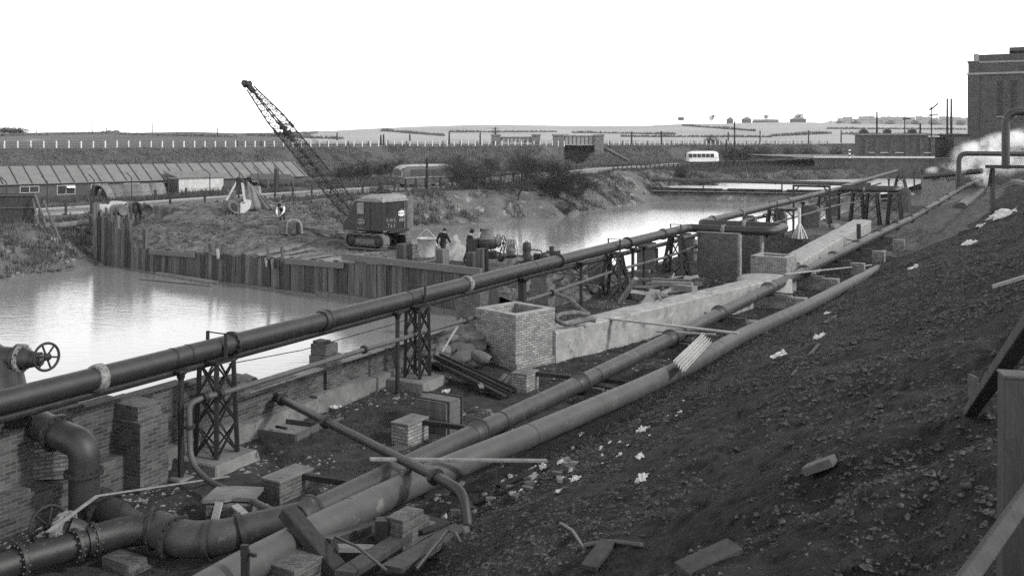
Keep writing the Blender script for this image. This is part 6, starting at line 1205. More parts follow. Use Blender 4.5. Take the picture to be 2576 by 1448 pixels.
for a in ((1152, 478, 112, 108, 0, 'tall bare tree hiding the rear of the dark coach'), (1303, 512, 142, 103, 2, 'tallest bare tree with a clear trunk on the river bank'), (1392, 505, 112, 107, 1, 'broad bare tree right of the tallest bank tree'),
          (1448, 497, 100, 112, 0, 'bare tree at the right end of the bank group by the slipped bank'), (1212, 478, 80, 118, 1, 'bare scrub tree right of the coach above the slipped bank'), (948, 486, 66, 106, 3, 'low bare bush just above the crane roof'), (1180, 492, 50, 104, 3, 'low bare bush under the tree by the coach'), (1420, 520, 62, 104, 3, 'low bare bush at the foot of the broad bank tree'),
          (860, 455, 52, 150, 0, 'bare scrub on the embankment foot right of the jib'), (900, 450, 62, 150, 1, 'bare scrub on the embankment left of the coach'), (965, 440, 60, 155, 0, 'bare scrub above the coach front'), (1020, 435, 60, 158, 1, 'bare scrub above the coach roof'), (1090, 440, 70, 152, 0, 'bare scrub above the coach tail'), (1150, 425, 62, 170, 1, 'bare scrub high on the embankment behind the tall coach tree'), (1230, 430, 66, 165, 0, 'bare scrub on the embankment below the far bridge parapet'), (1330, 430, 60, 170, 1, 'bare scrub on the embankment left of the bridge pillar'), (1390, 440, 52, 165, 1, 'bare scrub under the left bridge pillar'),
          (1795, 402, 30, 265, 1, 'dense dark bush left of the stout pole by the railway'), (1835, 400, 44, 250, 1, 'dense dark bush behind the stout dark pole'), (1878, 398, 46, 250, 1, 'dense dark bush right of the stout dark pole'), (1925, 398, 40, 255, 1, 'dark scrub on the railway bank further right'), (1985, 398, 38, 250, 1, 'dark scrub on the railway bank below the hilltop farm'), (2040, 395, 36, 245, 1, 'dark scrub on the railway bank left of the switch house'), (2110, 392, 36, 240, 1, 'dark scrub behind the banded marker post'),
          (1715, 452, 48, 150, 1, 'dark bush below the pale coach, left one'), (1755, 455, 56, 148, 1, 'dark bush directly below the pale coach'), (1795, 455, 48, 148, 1, 'dark bush below the pale coach, right one'), (1850, 448, 44, 152, 3, 'dark bush on the pool bank under the stout pole'), (1935, 448, 40, 152, 3, 'grassy bush on the pool bank midway along'), (1995, 445, 50, 154, 3, 'dark bush on the pool bank near the wharf wall'), (2035, 440, 42, 158, 3, 'dark bush at the end of the wharf wall'),
          (1425, 352, 34, 330, 0, 'round bare tree behind the railway bridge'), (1790, 309, 26, 1050, 2, 'lone bare tree on the skyline left of the farm'), (2008, 308, 34, 1080, 0, 'large bare tree behind the hilltop farm'), (1930, 306, 22, 1080, 2, 'small bare tree beside the farm roofs'), (30, 337, 10, 520, 1, 'clump of bare trees on the far left skyline')):
    o = tree(*a, wk=1.25 if a[4] == 1 else 1.0)
    if a[3] > 400: q = PD(a[0], a[1], a[3]); o.location = q + V((0, 0, -.5)); o['group'] = 'skyline trees'
for k, px in enumerate((8, 22, 40, 52)): t = dup(BUSH[1][0], PD(px, 337, 520), k, ('first', 'second', 'third', 'last')[k] + ' bush from the left of the skyline thicket above the board fence', (2.4, 2.4, .95)); t['group'] = 'skyline thicket at the far left'; t['category'] = 'bush'
# grass, scrub and reeds: countless blades, one object each
def blades(name, P_, hgt, wid, m, lean=.5, label=None, cat=None, parent=None):
    n_ = len(P_); a = rng.random(n_) * 6.283; h = hgt * (.4 + .9 * rng.random(n_)) if np.isscalar(hgt) else hgt; l_ = lean * h * rng.random(n_); b = rng.random(n_) * 6.283; wv = wid if not np.isscalar(wid) else np.full(n_, wid)
    t = np.stack([np.cos(a) * wv / 2, np.sin(a) * wv / 2, np.zeros(n_)], 1); co = np.zeros((n_, 3, 3)); co[:, 0] = P_ - t; co[:, 1] = P_ + t; co[:, 2] = P_ + np.stack([np.cos(b) * l_, np.sin(b) * l_, h], 1)
    o = fast(name, co.reshape(-1, 3), np.arange(n_ * 3).reshape(-1, 3), m, 'stuff'); return tag(o, label, cat)
def clump(n_, X_, Y_, per, rad):
    i = rng.integers(0, len(X_), n_) if n_ < len(X_) else np.arange(len(X_)); x = np.repeat(X_[i], per) + rng.normal(0, rad, len(i) * per); y = np.repeat(Y_[i], per) + rng.normal(0, rad, len(i) * per); return x, y
x0 = rng.uniform(-60, 30, 60000); y0 = rng.uniform(52, 150, 60000); d = pdist(x0, y0, WL); n1 = fbm(x0, y0, 3, .25); k = (d > .3) & (d < 14) & (np.abs(pdist(x0, y0, ROAD)) > 4) & ((n1 > .0) | (x0 < -24)) & (rng.random(60000) < 1.05 - d / 16)
x, y = clump(15000, x0[k], y0[k], 5, .22); blades('bank_grass', np.stack([x, y, hfar(x, y)], 1), .42, .10, grassm, .7, 'rough dry grass covering the river banks', 'grass')
x0 = rng.uniform(-140, 120, 60000); e = rng.uniform(-1, 15, 60000); s_ = rng.uniform(-190, 130, 60000); px_ = 16 + ed_.x * s_ + en_.x * e; py_ = 230 + ed_.y * s_ + en_.y * e; n1 = fbm(px_, py_, 3, .09); k = (n1 > -.12) & (np.hypot(px_ - 16, py_ - 229) > 6)
x, y = clump(13000, px_[k], py_[k], 6, .5); e_k = -pdist(x, y, EMB) > 1.5; x, y = x[e_k], y[e_k]; blades('embankment_scrub', np.stack([x, y, hfar(x, y) - .05], 1), .5, .16, scrubbl, 1.1, 'dark scrub and dead weeds over the railway embankment', 'scrub')
x0 = rng.uniform(-70, 90, 50000); y0 = rng.uniform(95, 230, 50000); d = pdist(x0, y0, WL); e = -pdist(x0, y0, EMB); k = (d > np.where(x0 > 26, 2, 12)) & (e > 12) & (np.abs(pdist(x0, y0, ROAD)) > 5) & ((fbm(x0, y0, 3, .12) > -.05) | (x0 > 26))
x, y = clump(12000, x0[k], y0[k], 6, .4); blades('waste_grass', np.stack([x, y, hfar(x, y)], 1), .6, .13, grassm, .8, 'rank grass on the flat ground by the road', 'grass')
u0 = rng.uniform(10, 80, 50000) ** 1.0; v0 = rng.uniform(-18, -9.8, 50000); x0 = u0 * U.x + v0 * N.x; y0 = u0 * U.y + v0 * N.y; wl_ = (x0 - (-19.15 + .5445 * y0)) * AD.y; k = (wl_ > .4) & (fbm(x0, y0, 4, .45) > -.06) & (rng.random(50000) < 1.1 - (u0 - 10) / 110)
x, y = clump(11000, x0[k], y0[k], 7, .07); u1 = x * U.x + y * U.y; v1 = x * N.x + y * N.y; blades('yard_grass', np.stack([x, y, np.maximum(hfloor(u1, v1), np.where(v1 > -10.2, hslope(u1, v1), -9))], 1), .085, .012, grassdk, 1.1, 'short dark grass trodden between the cinders', 'grass')
q = P(2010, 600, .1); x0 = rng.normal(q.x - 1, 2.0, 2500); y0 = rng.normal(60, 3.5, 2500); k = ((x0 - (-19.15 + .5445 * y0)) * AD.y > 1.0) & (x0 < 16.2 + .52 * (y0 - 49)); u1 = x0 * U.x + y0 * U.y; v1 = x0 * N.x + y0 * N.y; x, y = x0[k], y0[k]
blades('hump_grass', np.stack([np.repeat(x, 6) + rng.normal(0, .12, len(x) * 6), np.repeat(y, 6) + rng.normal(0, .12, len(x) * 6), np.repeat(hfloor(u1[k], v1[k]), 6)], 1), .45, .05, grassm, 1.0, 'long matted grass between the trestles and the concrete wall', 'grass')

# ================================================================== FAR SKYLINE: FARM, TOWN, HEDGES
def house(px, py, y, wpx, hpx, label, group=None, gable=True, m=boardm, name='far_house'):
    c = PD(px, py, y); w_ = wpx / FPX * y; h = hpx / FPX * y; t = thing(name, label, 'house', c, 0, group); d_ = 8
    mb = MB(); mb.box(c + V((0, d_ / 2, -2)), w_, d_, h * .62 + 2); mb.build('wall', m, t)
    mb = MB(); z_ = c.z + h * .62; mb.prism([V((c.x - w_ * .53, c.y - .4, z_)), V((c.x + w_ * .53, c.y - .4, z_)), V((c.x + w_ * .53, c.y + d_ / 2, c.z + h)), V((c.x - w_ * .53, c.y + d_ / 2, c.z + h))] if not gable else [V((c.x - w_ * .55, c.y - .3, z_)), V((c.x + w_ * .55, c.y - .3, z_)), V((c.x, c.y - .3, c.z + h))], (0, .5 if not gable else d_ + .6, 0)); mb.build('roof', roofm, t)
    mb = MB(); mb.box((c.x + w_ * .3, c.y + d_ / 2, c.z + h * .7), .9, .9, h * .42); mb.build('chimney', m, t); return t
house(1838, 310, 1040, 13, 15, 'square gabled house standing alone on the hill crest'); house(1880, 311, 1050, 20, 17, 'gabled farmhouse at the left end of the hilltop farm', 'hilltop farm buildings'); house(1928, 311, 1060, 62, 11, 'long low barn of the hilltop farm', 'hilltop farm buildings', False); house(2010, 311, 1070, 36, 17, 'big dark barn at the right end of the hilltop farm', 'hilltop farm buildings')
mb = MB(); p = PD(1713, 303, 950); mb.box(p, 6, .6, 3.2); mb.box(p + V((-2, .3, -6)), .3, .3, 6); mb.box(p + V((2, .3, -6)), .3, .3, 6); tag(mb.build('hoarding', boardm), 'small square hoarding standing on the hill skyline', 'sign')
for i in range(17):
    px = 2118 + i * 19.5 + random.uniform(-3, 3); house(px, 317, 1350 + (i % 3) * 30, random.uniform(17, 24), random.uniform(20, 27) - abs(i - 8) * .35, 'grey terraced house in the hazy row on the right skyline', 'hazy houses on the right skyline', False, band)  # walls take a lighter grey that paints haze onto the row
def onhill(px, py):
    yy = np.arange(300, 1300, 2.0); x = (px - CX) / FPX * yy; z = CAMH - (py - HZ) / FPX * yy; k = np.where(z < hhill(x, yy))[0]; i = k[0] if len(k) else -1
    return np.array((x[i], yy[i]))
def hedge(p0, p1, y0, y1, hpx, label):
    m_ = 24; pts = [onhill(p0[0] + (p1[0] - p0[0]) * i / m_, p0[1] + (p1[1] - p0[1]) * i / m_ + .6) for i in range(m_ + 1)]; L = [np.hypot(*(b - a)) for a, b in zip(pts[:-1], pts[1:])]; xs, ys = [], []
    for (a, b), l_ in zip(zip(pts[:-1], pts[1:]), L):
        if l_ > 90: continue
        k = int(min(200, 8 + l_ * 5)); t_ = rng.random(k); xs.append(a[0] + (b[0] - a[0]) * t_); ys.append(a[1] + (b[1] - a[1]) * t_)
    x = np.concatenate(xs) + rng.normal(0, .5, sum(map(len, xs))); y = np.concatenate(ys) + rng.normal(0, .5, len(x)); hm = (.7 + .25 * hpx / 5) * (.7 + .5 * vn(x * .08, y * .08))
    o = blades('hedge', np.stack([x, y, hhill(x, y) - .1], 1), hm * (.8 + 1.4 * rng.random(len(x))), 1.1 * np.ones(len(x)), hedgem, .4); del o['kind']; o['group'] = 'hedges across the far fields'; return tag(o, label, 'hedge')
hedge((960, 329), (1115, 342), 560, 420, 7, 'dark hedge curving down the near left field slope'); hedge((1130, 333), (1400, 332), 640, 640, 5, 'thin hedge across the middle of the pale hill'); hedge((1440, 334), (1700, 338), 640, 620, 5, 'thin hedge above the bridge on the pale hill')
hedge((1717, 316), (1900, 330), 850, 620, 7, 'hedge descending from the hoarding on the skyline'); hedge((1560, 344), (1940, 345), 480, 460, 4, 'hedge low down behind the railway right of the bridge'); hedge((1940, 343), (2090, 336), 560, 600, 8, 'thick hedge below the hilltop farm'); hedge((2120, 338), (2420, 342), 600, 560, 8, 'thick hedge behind the switch house')
hedge((0, 342), (300, 334), 420, 470, 4, 'hedge along the left hill crest'); hedge((300, 338), (600, 345), 440, 400, 4, 'hedge dividing the left fields'); hedge((620, 341), (860, 350), 440, 380, 5, 'hedge running down behind the jib'); hedge((2080, 324), (2430, 326), 1000, 1000, 7, 'wooded belt below the hazy houses')

# ================================================================== LOOSE TIMBER, SACKS, CRATES AND OTHER LITTER OF THE WORKS
def plank(a, b, w_, h_, m, label, name='plank', roll=0.0, group=None, cat='plank', bev=.006):
    mb = MB(); mb.beam(a, b, w_, h_, roll); return tag(mb.build(name, m, bevel=bev), label, cat, group)
up = V((0, 0, 1))
a = PD(722, 1284, 14.95); b = PD(880, 1470, 14.2); plank(a, b, .34, .17, tarwood, 'split dark timber leaning over the pale pipe near the bottom edge', 'timber_baulk', .2, cat='timber', bev=.02)
a = PD(930, 1154, 17.9); b = PD(1376, 1158, 18.7); plank(a, b, .10, .05, wood, 'long pale plank laid across both ground pipes')
q = P(245, 1246, .98); mb = MB(); mb.beam(P(120, 1337, .95), q, .07, .02); mb.beam(q, P(575, 1197, .18), .06, .02); tag(mb.build('lath', woodpale), 'cracked pale lath bent over the tee pipe at the bottom left', 'lath')
a = PD(1488, 796, 33.2); b = PD(1858, 838, 30.6); plank(a, b, .17, .06, woodpale, 'long pale plank from the concrete wall over the dark ground pipe'); plank(PD(1655, 833, 31.0), PD(1800, 841, 30.0), .15, .05, wood, 'shorter grey plank under the long pale one beside the corrugated sheet')
plank(PD(1975, 689, 41.5), onslope(2196, 668) + up * .05, .09, .05, woodpale, 'pale lath from the small brick box across the ground pipe to the ash', 'lath')
# corrugated sheet
cA, cB, cC, cD = PD(1695, 906, 26.6), PD(1768, 838, 29.4), PD(1790, 862, 29.2), PD(1722, 936, 26.2); nx, ny = 41, 3; nrm = (cB - cA).cross(cD - cA).normalized(); vs = [lerp(lerp(cA, cB, j / (ny - 1)), lerp(cD, cC, j / (ny - 1)), i / (nx - 1)) + nrm * .045 * math.sin(i / (nx - 1) * 2 * math.pi * 5) for j in range(ny) for i in range(nx)]
mb = MB(); mb.add(vs, [(j * nx + i, j * nx + i + 1, (j + 1) * nx + i + 1, (j + 1) * nx + i) for j in range(ny - 1) for i in range(nx - 1)], True); o = mb.build('corrugated_sheet', corr); so = o.modifiers.new('t', 'SOLIDIFY'); so.thickness = .012; tag(o, 'bent corrugated iron sheet leaning on the pale pipe', 'sheet')
# sacks
SK = [(1090, 905), (1112, 915), (1140, 918), (1165, 905), (1188, 915), (1208, 905), (1100, 885), (1125, 890), (1150, 885), (1178, 888), (1200, 880), (1110, 868), (1135, 862), (1160, 866), (1187, 858), (1130, 842), (1158, 842), (1180, 838)]
for i, (px, py) in enumerate(SK):
    row = 0 if i < 6 else 1 if i < 11 else 2 if i < 15 else 3; y_ = 29.6 + row * .45 + random.uniform(-.1, .1); q = PD(px, py - 8, y_); a_ = random.uniform(-.9, .9); ax = V((math.cos(a_), math.sin(a_) * .6, random.uniform(-.15, .15))).normalized(); mb = MB(); nu, nv = 14, 10; q0 = q; x_, y__ = perp(ax); vs = []
    for j in range(nv + 1):
        t = j / nv; r_ = (math.sin(math.pi * min(max(t, .04), .96))) ** .42
        for k in range(nu): ph = 2 * math.pi * k / nu; vs.append(q0 + ax * (t - .5) * .80 + (x_ * math.cos(ph) * .25 + y__ * math.sin(ph) * .2) * r_ * (1 + .09 * math.sin(3 * ph + i) + random.uniform(-.04, .04)))
    mb.add(vs, [(j * nu + k, (j + 1) * nu + k, (j + 1) * nu + (k + 1) % nu, j * nu + (k + 1) % nu) for j in range(nv) for k in range(nu)], True); tag(mb.build('sack', sack), 'dark bulging sack in the heap beside the large brick box', 'sack', 'sacks heaped beside the large brick box')
plank(PD(1163, 800, 30.4), PD(1112, 885, 29.2), .05, .04, woodpale, 'pale stick leaning against the service pipe over the sacks', 'stick', cat='stick')
plank(P(1128, 830, 1.0), P(1170, 838, .9), .3, .06, woodpale, 'pale board lying on top of the sack heap', 'board', cat='board')
for k, lb_ in ((0, 'upper of two rusty steel channels lying by the sacks'), (1, 'lower of two rusty steel channels lying by the sacks')):
    a = PD(1098 + k * 6, 894 + k * 18, 28.8 - k * .3); b = P(1290 - k * 18, 984 + k * 12, .12); d = (b - a).normalized(); x_, y_ = perp(d); mb = MB()
    for o_, w2, h2 in ((V((0, 0, 0)), .26, .03), (x_ * .13, .03, .14), (x_ * -.13, .03, .14)): mb.beam(a + o_, b + o_, w2, h2)
    tag(mb.build('steel_channel', iron), lb_, 'steel beam')
for px0, py0, px1_, py1_, lb_ in ((1190, 935, 1212, 975, 'short pale board end stuck upright by the steel channels'), (1250, 965, 1272, 940, 'pale board propped by the low pier'), (1262, 972, 1285, 945, 'second board propped by the low pier')): plank(P(px0, py0, .1), P(px1_, py1_, .35), .14, .04, wood, lb_, 'board', cat='board')
# crates
def crate(corner, ax, a, b, h, label, m=woodpale, bat=steel, rows=4):
    ax = V(ax).normalized(); ay = V((-ax.y, ax.x, 0)); c = corner + ax * a / 2 + ay * b / 2; t = thing('wooden_crate', label, 'crate', c, 0, 'wooden crates in the yard'); mb = MB()
    for r_ in range(rows): mb.box((c.x, c.y, corner.z + h * r_ / rows), a, b, h / rows * .95, ax)
    for r_ in range(4): q = c + ay * (b * (r_ - 1.5) / 4); mb.box((q.x, q.y, corner.z + h), a * .99, b / 4 * .94, .02, ax)
    mb.build('boarding', m, t, bevel=.004)
    for s_ in (-.38, .38): q = c + ax * a * s_; mb = MB(); mb.box((q.x, q.y, corner.z - .01), .06, b + .05, h + .06, ax); mb.build('iron_band', bat, t)
q = P(1122, 1100, .0) ; crate(q, U, .74, .95, .80, 'larger pale banded crate behind the low brick pier', wood); q2 = P(1076, 1086, .0); crate(q2 + U * .5, U, .42, .75, .66, 'smaller banded crate wedged beside the larger one', wood)
# shallow tray
t0 = P(744, 1112, .06); ax = (P(802, 1083, .06) - t0); ax.z = 0; L_ = ax.length; ax.normalize(); ay = V((-ax.y, ax.x, 0)); W3 = (P(684, 1072, .1) - t0).dot(ay); tr_ = thing('wooden_tray', 'shallow wooden tray tipped on the grass with an iron strap lying in it', 'tray', t0)
c = t0 + ax * L_ / 2 + ay * W3 / 2; mb = MB()
for k in range(5): q = c + ay * W3 * (k - 2) / 5.3; mb.box((q.x, q.y, .10), L_ * .97, W3 / 5.5, .03, ax)
mb.build('floor_boards', wood, tr_)
for o_, a_, b_ in ((ay * -W3 / 2, L_, .04), (ay * W3 / 2, L_, .04), (ax * -L_ / 2, .04, W3), (ax * L_ / 2, .04, W3)): q = c + o_; mb = MB(); mb.box((q.x, q.y, .05), a_, b_, .2, ax); mb.build('side_board', midwood, tr_)
mb = MB(); mb.tube([c + V((-.25, .02, .16)), c + V((-.2, -.1, .2)), c + V((-.02, -.2, .2)), c + V((.06, -.18, .18))], .035, 6); tag(mb.build('iron_strap', steel), 'curved iron strap lying in the shallow tray', 'strap')
# broken slab box at the bottom left
q = P(543, 1335, .0); bx = thing('broken_brick_box', 'broken brick box with a cracked concrete slab lid beside the reducing bend', 'brick box', q); mb = MB(); mb.box(q + V((.15, .5, -.1)), .85, .6, .5, (1, .1, 0)); mb.build('brickwork', brickmid, bx, bevel=.01)
mb = MB(); z_ = .44; pl2 = [q + V((-.32, .18, z_)), q + V((.1, .22, z_)), q + V((.2, .3, z_)), q + V((.62, .26, z_)), q + V((.66, .85, z_)), q + V((.1, .9, z_)), q + V((-.25, .86, z_))]; mb.prism(pl2, (0, 0, .07)); mb.build('cracked_slab', concdirty, bx)
plank(q + V((-.06, -.02, .02)), q + V((0, .2, .46)), .16, .03, woodpale, 'pale board propped against the broken brick box', 'board', cat='board'); plank(q + V((.3, .15, .42)), q + V((.85, -.3, .22)), .16, .04, woodpale, 'pale board sloping from the broken box to the pipe', 'board', cat='board')
# steel stake in front of the pale pipe, brick stubs, boards in the pit
a = PD(617, 1470, 13.2); b = PD(617, 1382, 13.2); mb = MB(); mb.beam(a, b, .10, .10); mb.beam(b + V((-.06, 0, 0)), b + V((.04, 0, 0)), .06, .14); mb.beam(PD(625, 1391, 13.2), PD(643, 1396, 13.1), .04, .05); tag(mb.build('steel_stake', steel), 'dark steel stake with a side lug standing before the pale pipe', 'stake')
def stub(px, py, rows, label, m=bricknew, a_=.9, b_=.34, y=None, z=0.0, ax=U):
    c = PD(px, py, y) if y else P(px, py, z); t = thing('brick_stub', label, 'brick stub', c); z_ = c.z - .15
    for i, (k, h) in enumerate(rows): mb = MB(); q = c - ax * a_ * (1 - k) / 2; mb.box((q.x, q.y, z_), a_ * k, b_, h - .002, ax); mb.build('brick_course', m, t, bevel=.008); z_ += h
stub(1035, 1340, ((1, .22), (.8, .16), (.62, .16)), 'stepped stub of brickwork in the pit under the pale pipe', brickmid, y=15.6)
stub(742, 1452, ((1, .35), (.95, .12)), 'brick stub under the pale pipe at the bottom edge', brickmid, .75, .7, y=14.3); stub(338, 1440, ((1, .2), (.8, .16), (.5, .14)), 'crumbling brick pier under the big tee pipe', brickdark, .75, .7, y=16.2)
for dz, lb_ in ((0, 'lower brick of a pair balanced on the pale pipe'), (.075, 'upper brick of a pair balanced on the pale pipe')): q = PD(1021, 1200, 17.6); mb = MB(); mb.box(q + V((.01 * dz, 0, dz)), .225, .11, .07, U, base=True); tag(mb.build('loose_brick', brickmid, bevel=.008), lb_, 'brick')
def XX(a_, b_): return X7(a_, b_)
for (p0, y0_, p1, y1_, wd, hg, m, lb_) in (((830, 1300), 13.4, (1530, 850), 15.6, .30, .10, railwood, 'long dark board slanting up along the pit below the stepped brick stub'), ((1340, 1240), 13.2, (2090, 790), 15.6, .34, .08, railwood, 'wide dark board crossing the pit towards the small elbow pipe'), ((1530, 800), 15.6, (1840, 700), 16.2, .60, .05, tarwood, 'dark boarded panel lying at the back of the pit'), ((1800, 1120), 14.2, (2050, 930), 15.0, .55, .05, tarwood, 'dark boarded panel on the ash side of the pit'), ((760, 1010), 14.6, (1160, 1020), 14.8, .16, .08, concdirty, 'grey slab lying under the pale pipe'), ((620, 960), 14.9, (1180, 760), 16.4, .22, .16, iron2, 'rusty trough lying under the pale pipe')):
    plank(PD(*XX(*p0), y0_), PD(*XX(*p1), y1_), wd, hg, m, lb_, 'board', cat='board')
mb = MB(); mb.tube([PD(*XX(735, 890), 14.6), PD(*XX(980, 1000), 14.0), PD(*XX(1290, 1255), 13.0)], .022, 8); tag(mb.build('iron_rod', iron), 'bent iron rod sloping out from under the pale pipe', 'rod'); mb = MB(); mb.tube([PD(*XX(1610, 1240), 13.0), PD(*XX(1940, 830), 14.6), PD(*XX(2030, 850), 14.5), PD(*XX(2090, 960), 14.2)], .022, 8); tag(mb.build('iron_bar', iron), 'hooked iron bar lying over the wide dark board', 'rod')
mb = MB(); mb.box(PD(*XX(1240, 1000), 15.3), .2, .2, .45); tag(mb.build('short_post', steel), 'short black post standing under the pale pipe beside the brick stub', 'post')
# heap of broken timber behind the concrete wall
for i in range(44):
    px, py = random.uniform(1585, 1738), random.uniform(694, 752); q = P(px, py, random.uniform(.1, .7)); a_ = random.gauss(.15, .7); d = V((math.cos(a_), math.sin(a_), random.uniform(-.12, .25))) * random.uniform(.4, 1.1); mb = MB(); mb.beam(q - d, q + d, random.choice([.15, .2, .28, .34]), random.choice([.05, .08, .18]), random.random()); tag(mb.build('broken_board', random.choice([wood, woodpale, midwood])), 'broken board tossed on the timber heap behind the concrete wall', 'board', 'boards of the timber heap')
for p0, p1, y_, wd, lb_ in (((1592, 702), (1738, 706), 42.2, .16, 'thin upper baulk lying across the timber heap'), ((1640, 712), (1742, 716), 40.8, .26, 'thick squared baulk lying across the timber heap'), ((1700, 722), (1748, 727), 39.6, .34, 'short squared block at the right end of the timber heap'), ((1550, 690), (1634, 682), 45, .22, 'raised board on trestle stones behind the timber heap'), ((1560, 760), (1600, 700), 38.5, .2, 'dark raking strut in front of the timber heap')): plank(PD(*p0, y_), PD(*p1, y_ - .8), wd, wd * .7, wood, lb_, 'timber_baulk', cat='timber')
a, b = PD(1625, 768, 36.2), PD(1648, 728, 36.9); plank(a, b, .42, .05, woodpale, 'pale panel standing on end against the concrete wall', 'board', cat='board'); plank(PD(1652, 735, 36.6), PD(1663, 755, 36.1), .12, .04, wood, 'thin board leaning against the standing panel', 'board', cat='board')
for i in range(16):
    px, py = random.uniform(1392, 1472), random.uniform(682, 722); q = PD(px, py, 41.5 + random.uniform(-1, 1)); d = V((random.gauss(0, 1), random.gauss(0, .5), random.gauss(-.25, .3))).normalized() * random.uniform(.5, 1.2); mb = MB(); mb.tube([q - d, q + d * .2 + V((0, 0, random.uniform(-.15, .15))), q + d], .05, 7); tag(mb.build('scaffold_tube', dustmetal), 'bent tube tangled in the heap right of the brick pier', 'tube', 'tangled tubes by the brick pier')
q = PD(1435, 730, 41); Xh, Yh = np.meshgrid(np.linspace(-2.6, 2.6, 26), np.linspace(-1.8, 1.8, 18)); o = grid('rubble_mound', q.x + Xh, q.y + Yh * 1.2, -.4 + 1.45 * np.exp(-(Xh / 1.5) ** 2 - (Yh / 1.1) ** 2) + fbm(Xh, Yh, 4, 1.7) * .4, fillm, None); tag(o, 'mound of rubble under the tangled tubes', 'mound')
for k, (p0, p1, y_) in enumerate((((1385, 690), (1362, 676), 42), ((1398, 682), (1378, 668), 43.5))): mb = MB(); mb.tube([PD(*p0, y_ - 1.5), PD(*p1, y_)], .12, 10); tag(mb.build('loose_pipe', concdirty), ('near', 'far')[k] + ' one of two short pale pipes lying behind the overhead main', 'pipe')
# splayed pale bundle, stub post on the wall, discarded bits further on
q = PD(2011, 598, 64); mb = MB(); mb.tube([q + up * .95, q + up * 2.0], .10, 8)
for i in range(22): a_ = random.random() * 6.28; r_ = random.uniform(.15, .5); mb.tube([q + up * 1.05, q + V((math.cos(a_) * r_ * .6, math.sin(a_) * r_ * .6, .45)), q + V((math.cos(a_) * r_, math.sin(a_) * r_, -.05))], .06, 5)
tag(mb.build('splayed_bundle', paper), 'white splayed bundle hanging down beside the low portal frame like a broom', 'bundle')
mb = MB(); mb.beam(PD(2160, 600, 60), PD(2160, 563, 60), .2, .2); tag(mb.build('stub_post', steel), 'black stub post standing beside the far concrete wall', 'post')
cp_ = [PD(2085, 598, 60), PD(2120, 600, 62), PD(2150, 606, 60), PD(2200, 580, 62), PD(2290, 540, 70), PD(2400, 500, 85)]; mb = MB(); mb.tube([max(p, onslope(CX + FPX * p.x / p.y, HZ + FPX * (CAMH - p.z) / p.y) + up * .03, key=lambda v: v.z) for p in cp_], .03, 5); tag(mb.build('cable', rubber), 'loose cable trailing over the far concrete wall and up the ash', 'cable')
sg = MB(); sg.tube([PD(575, 915, 22), PD(760, 880, 24.5), PD(1000, 812, 28.5), PD(1040, 796, 29)], .012, 5); tag(sg.build('guy_wire', steel), 'sagging wire strung between the two lattice trestles over the river wall', 'wire')
mb = MB(); mb.tube([PD(617, 948, 24.0), PD(640, 958, 23.6)], .1, 10); tag(mb.build('spigot_pipe', iron), 'black pipe end poking over the river wall', 'pipe')
# concrete gateway and log high on the ash at the right
gy = onslope(2497, 537, 20, 75).y; gw = thing('timber_gateway', 'heavy timber post and crossbeam frame standing on the ash at the right edge', 'frame', PD(2497, 537, gy)); mb = MB(); mb.beam(PD(2497, 545, gy), PD(2497, 416, gy), .22, .2); mb.build('post', midwood, gw); mb = MB(); mb.beam(PD(2480, 419, gy - .25), PD(2680, 421, gy - 1.0), .3, .22); mb.build('crossbeam', tarwood, gw); mb = MB(); mb.beam(PD(2487, 470, gy), PD(2494, 424, gy), .12, .12); mb.build('side_post', tarwood, gw)
mb = MB(); mb.tube([PD(2500, 528, gy - .4), PD(2680, 532, gy - 1.4)], .26, 14); tag(mb.build('log', tarwood), 'thick dark log lying at the foot of the timber gateway', 'log')
plank(PD(2552, 455, gy - 3), PD(2620, 470, gy - 8), .5, .2, concdirty, 'grey slab end jutting in at the right edge above the log', 'slab', cat='slab')
# planks and blocks on the ash slope
def onash(px, py, dz=.03): return onslope(px, py) + up * dz
for p0, p1, w_, h_, m, lb_ in (((2497, 725), (2600, 694), .16, .07, woodpale, 'pale plank lying on the ash at the right edge'), ((1992, 948), (2060, 868), .06, .03, midwood, 'thin stick lying on the ash below the crumpled paper'), ((2075, 815), (2107, 795), .14, .05, midwood, 'slate-like board fragment on the ash near the buried pipe'), ((2002, 795), (2025, 768), .2, .04, wood, 'pale board fragment by the buried pipe'), ((2210, 640), (2245, 618), .3, .04, woodpale, 'pale board on the ash beyond the lath'), ((2740, 1300), (2805, 1262), .2, .06, midwood, 'off')):
    if px1 and lb_ != 'off': plank(onash(*p0), onash(*p1), w_, h_, m, lb_, 'board', cat='board')
q = onash(2063, 1188, .05); q2 = onash(2030, 1195, .05); plank(onash(2028, 1196, .06), onash(2098, 1176, .08), .2, .09, midwood, 'short weathered timber block lying on the ash at lower right', 'timber_block', cat='timber')
plank(onash(1480, 1440, .05), onash(1530, 1375, .06), .18, .06, railwood, 'dark board end on the ash at the bottom edge', 'board', cat='board'); plank(onash(1715, 1448, .04), onash(1850, 1392, .06), .2, .05, railwood, 'long dark board half buried at the bottom right', 'board', cat='board')
mb = MB(); mb.tube([onash(1410, 1322), onash(1440, 1340), onash(1470, 1385)], .025, 8); tag(mb.build('bent_rod', iron2), 'bent rusty rod lying on the ash', 'rod'); mb = MB(); mb.tube([onash(1470, 1378), onash(1530, 1368), onash(1570, 1371), onash(1620, 1378)], .03, 8); tag(mb.build('buried_rod', iron2), 'straight rusty rod half buried in the ash', 'rod')
plank(onash(1205, 1268, .03), onash(1320, 1215, .03), .12, .05, tarwood, 'dark board lying along the ash foot below the pale plank', 'board', cat='board'); plank(onash(1255, 1225, .03), onash(1400, 1160, .03), .12, .05, tarwood, 'second dark board along the ash foot under the plank end', 'board', cat='board')
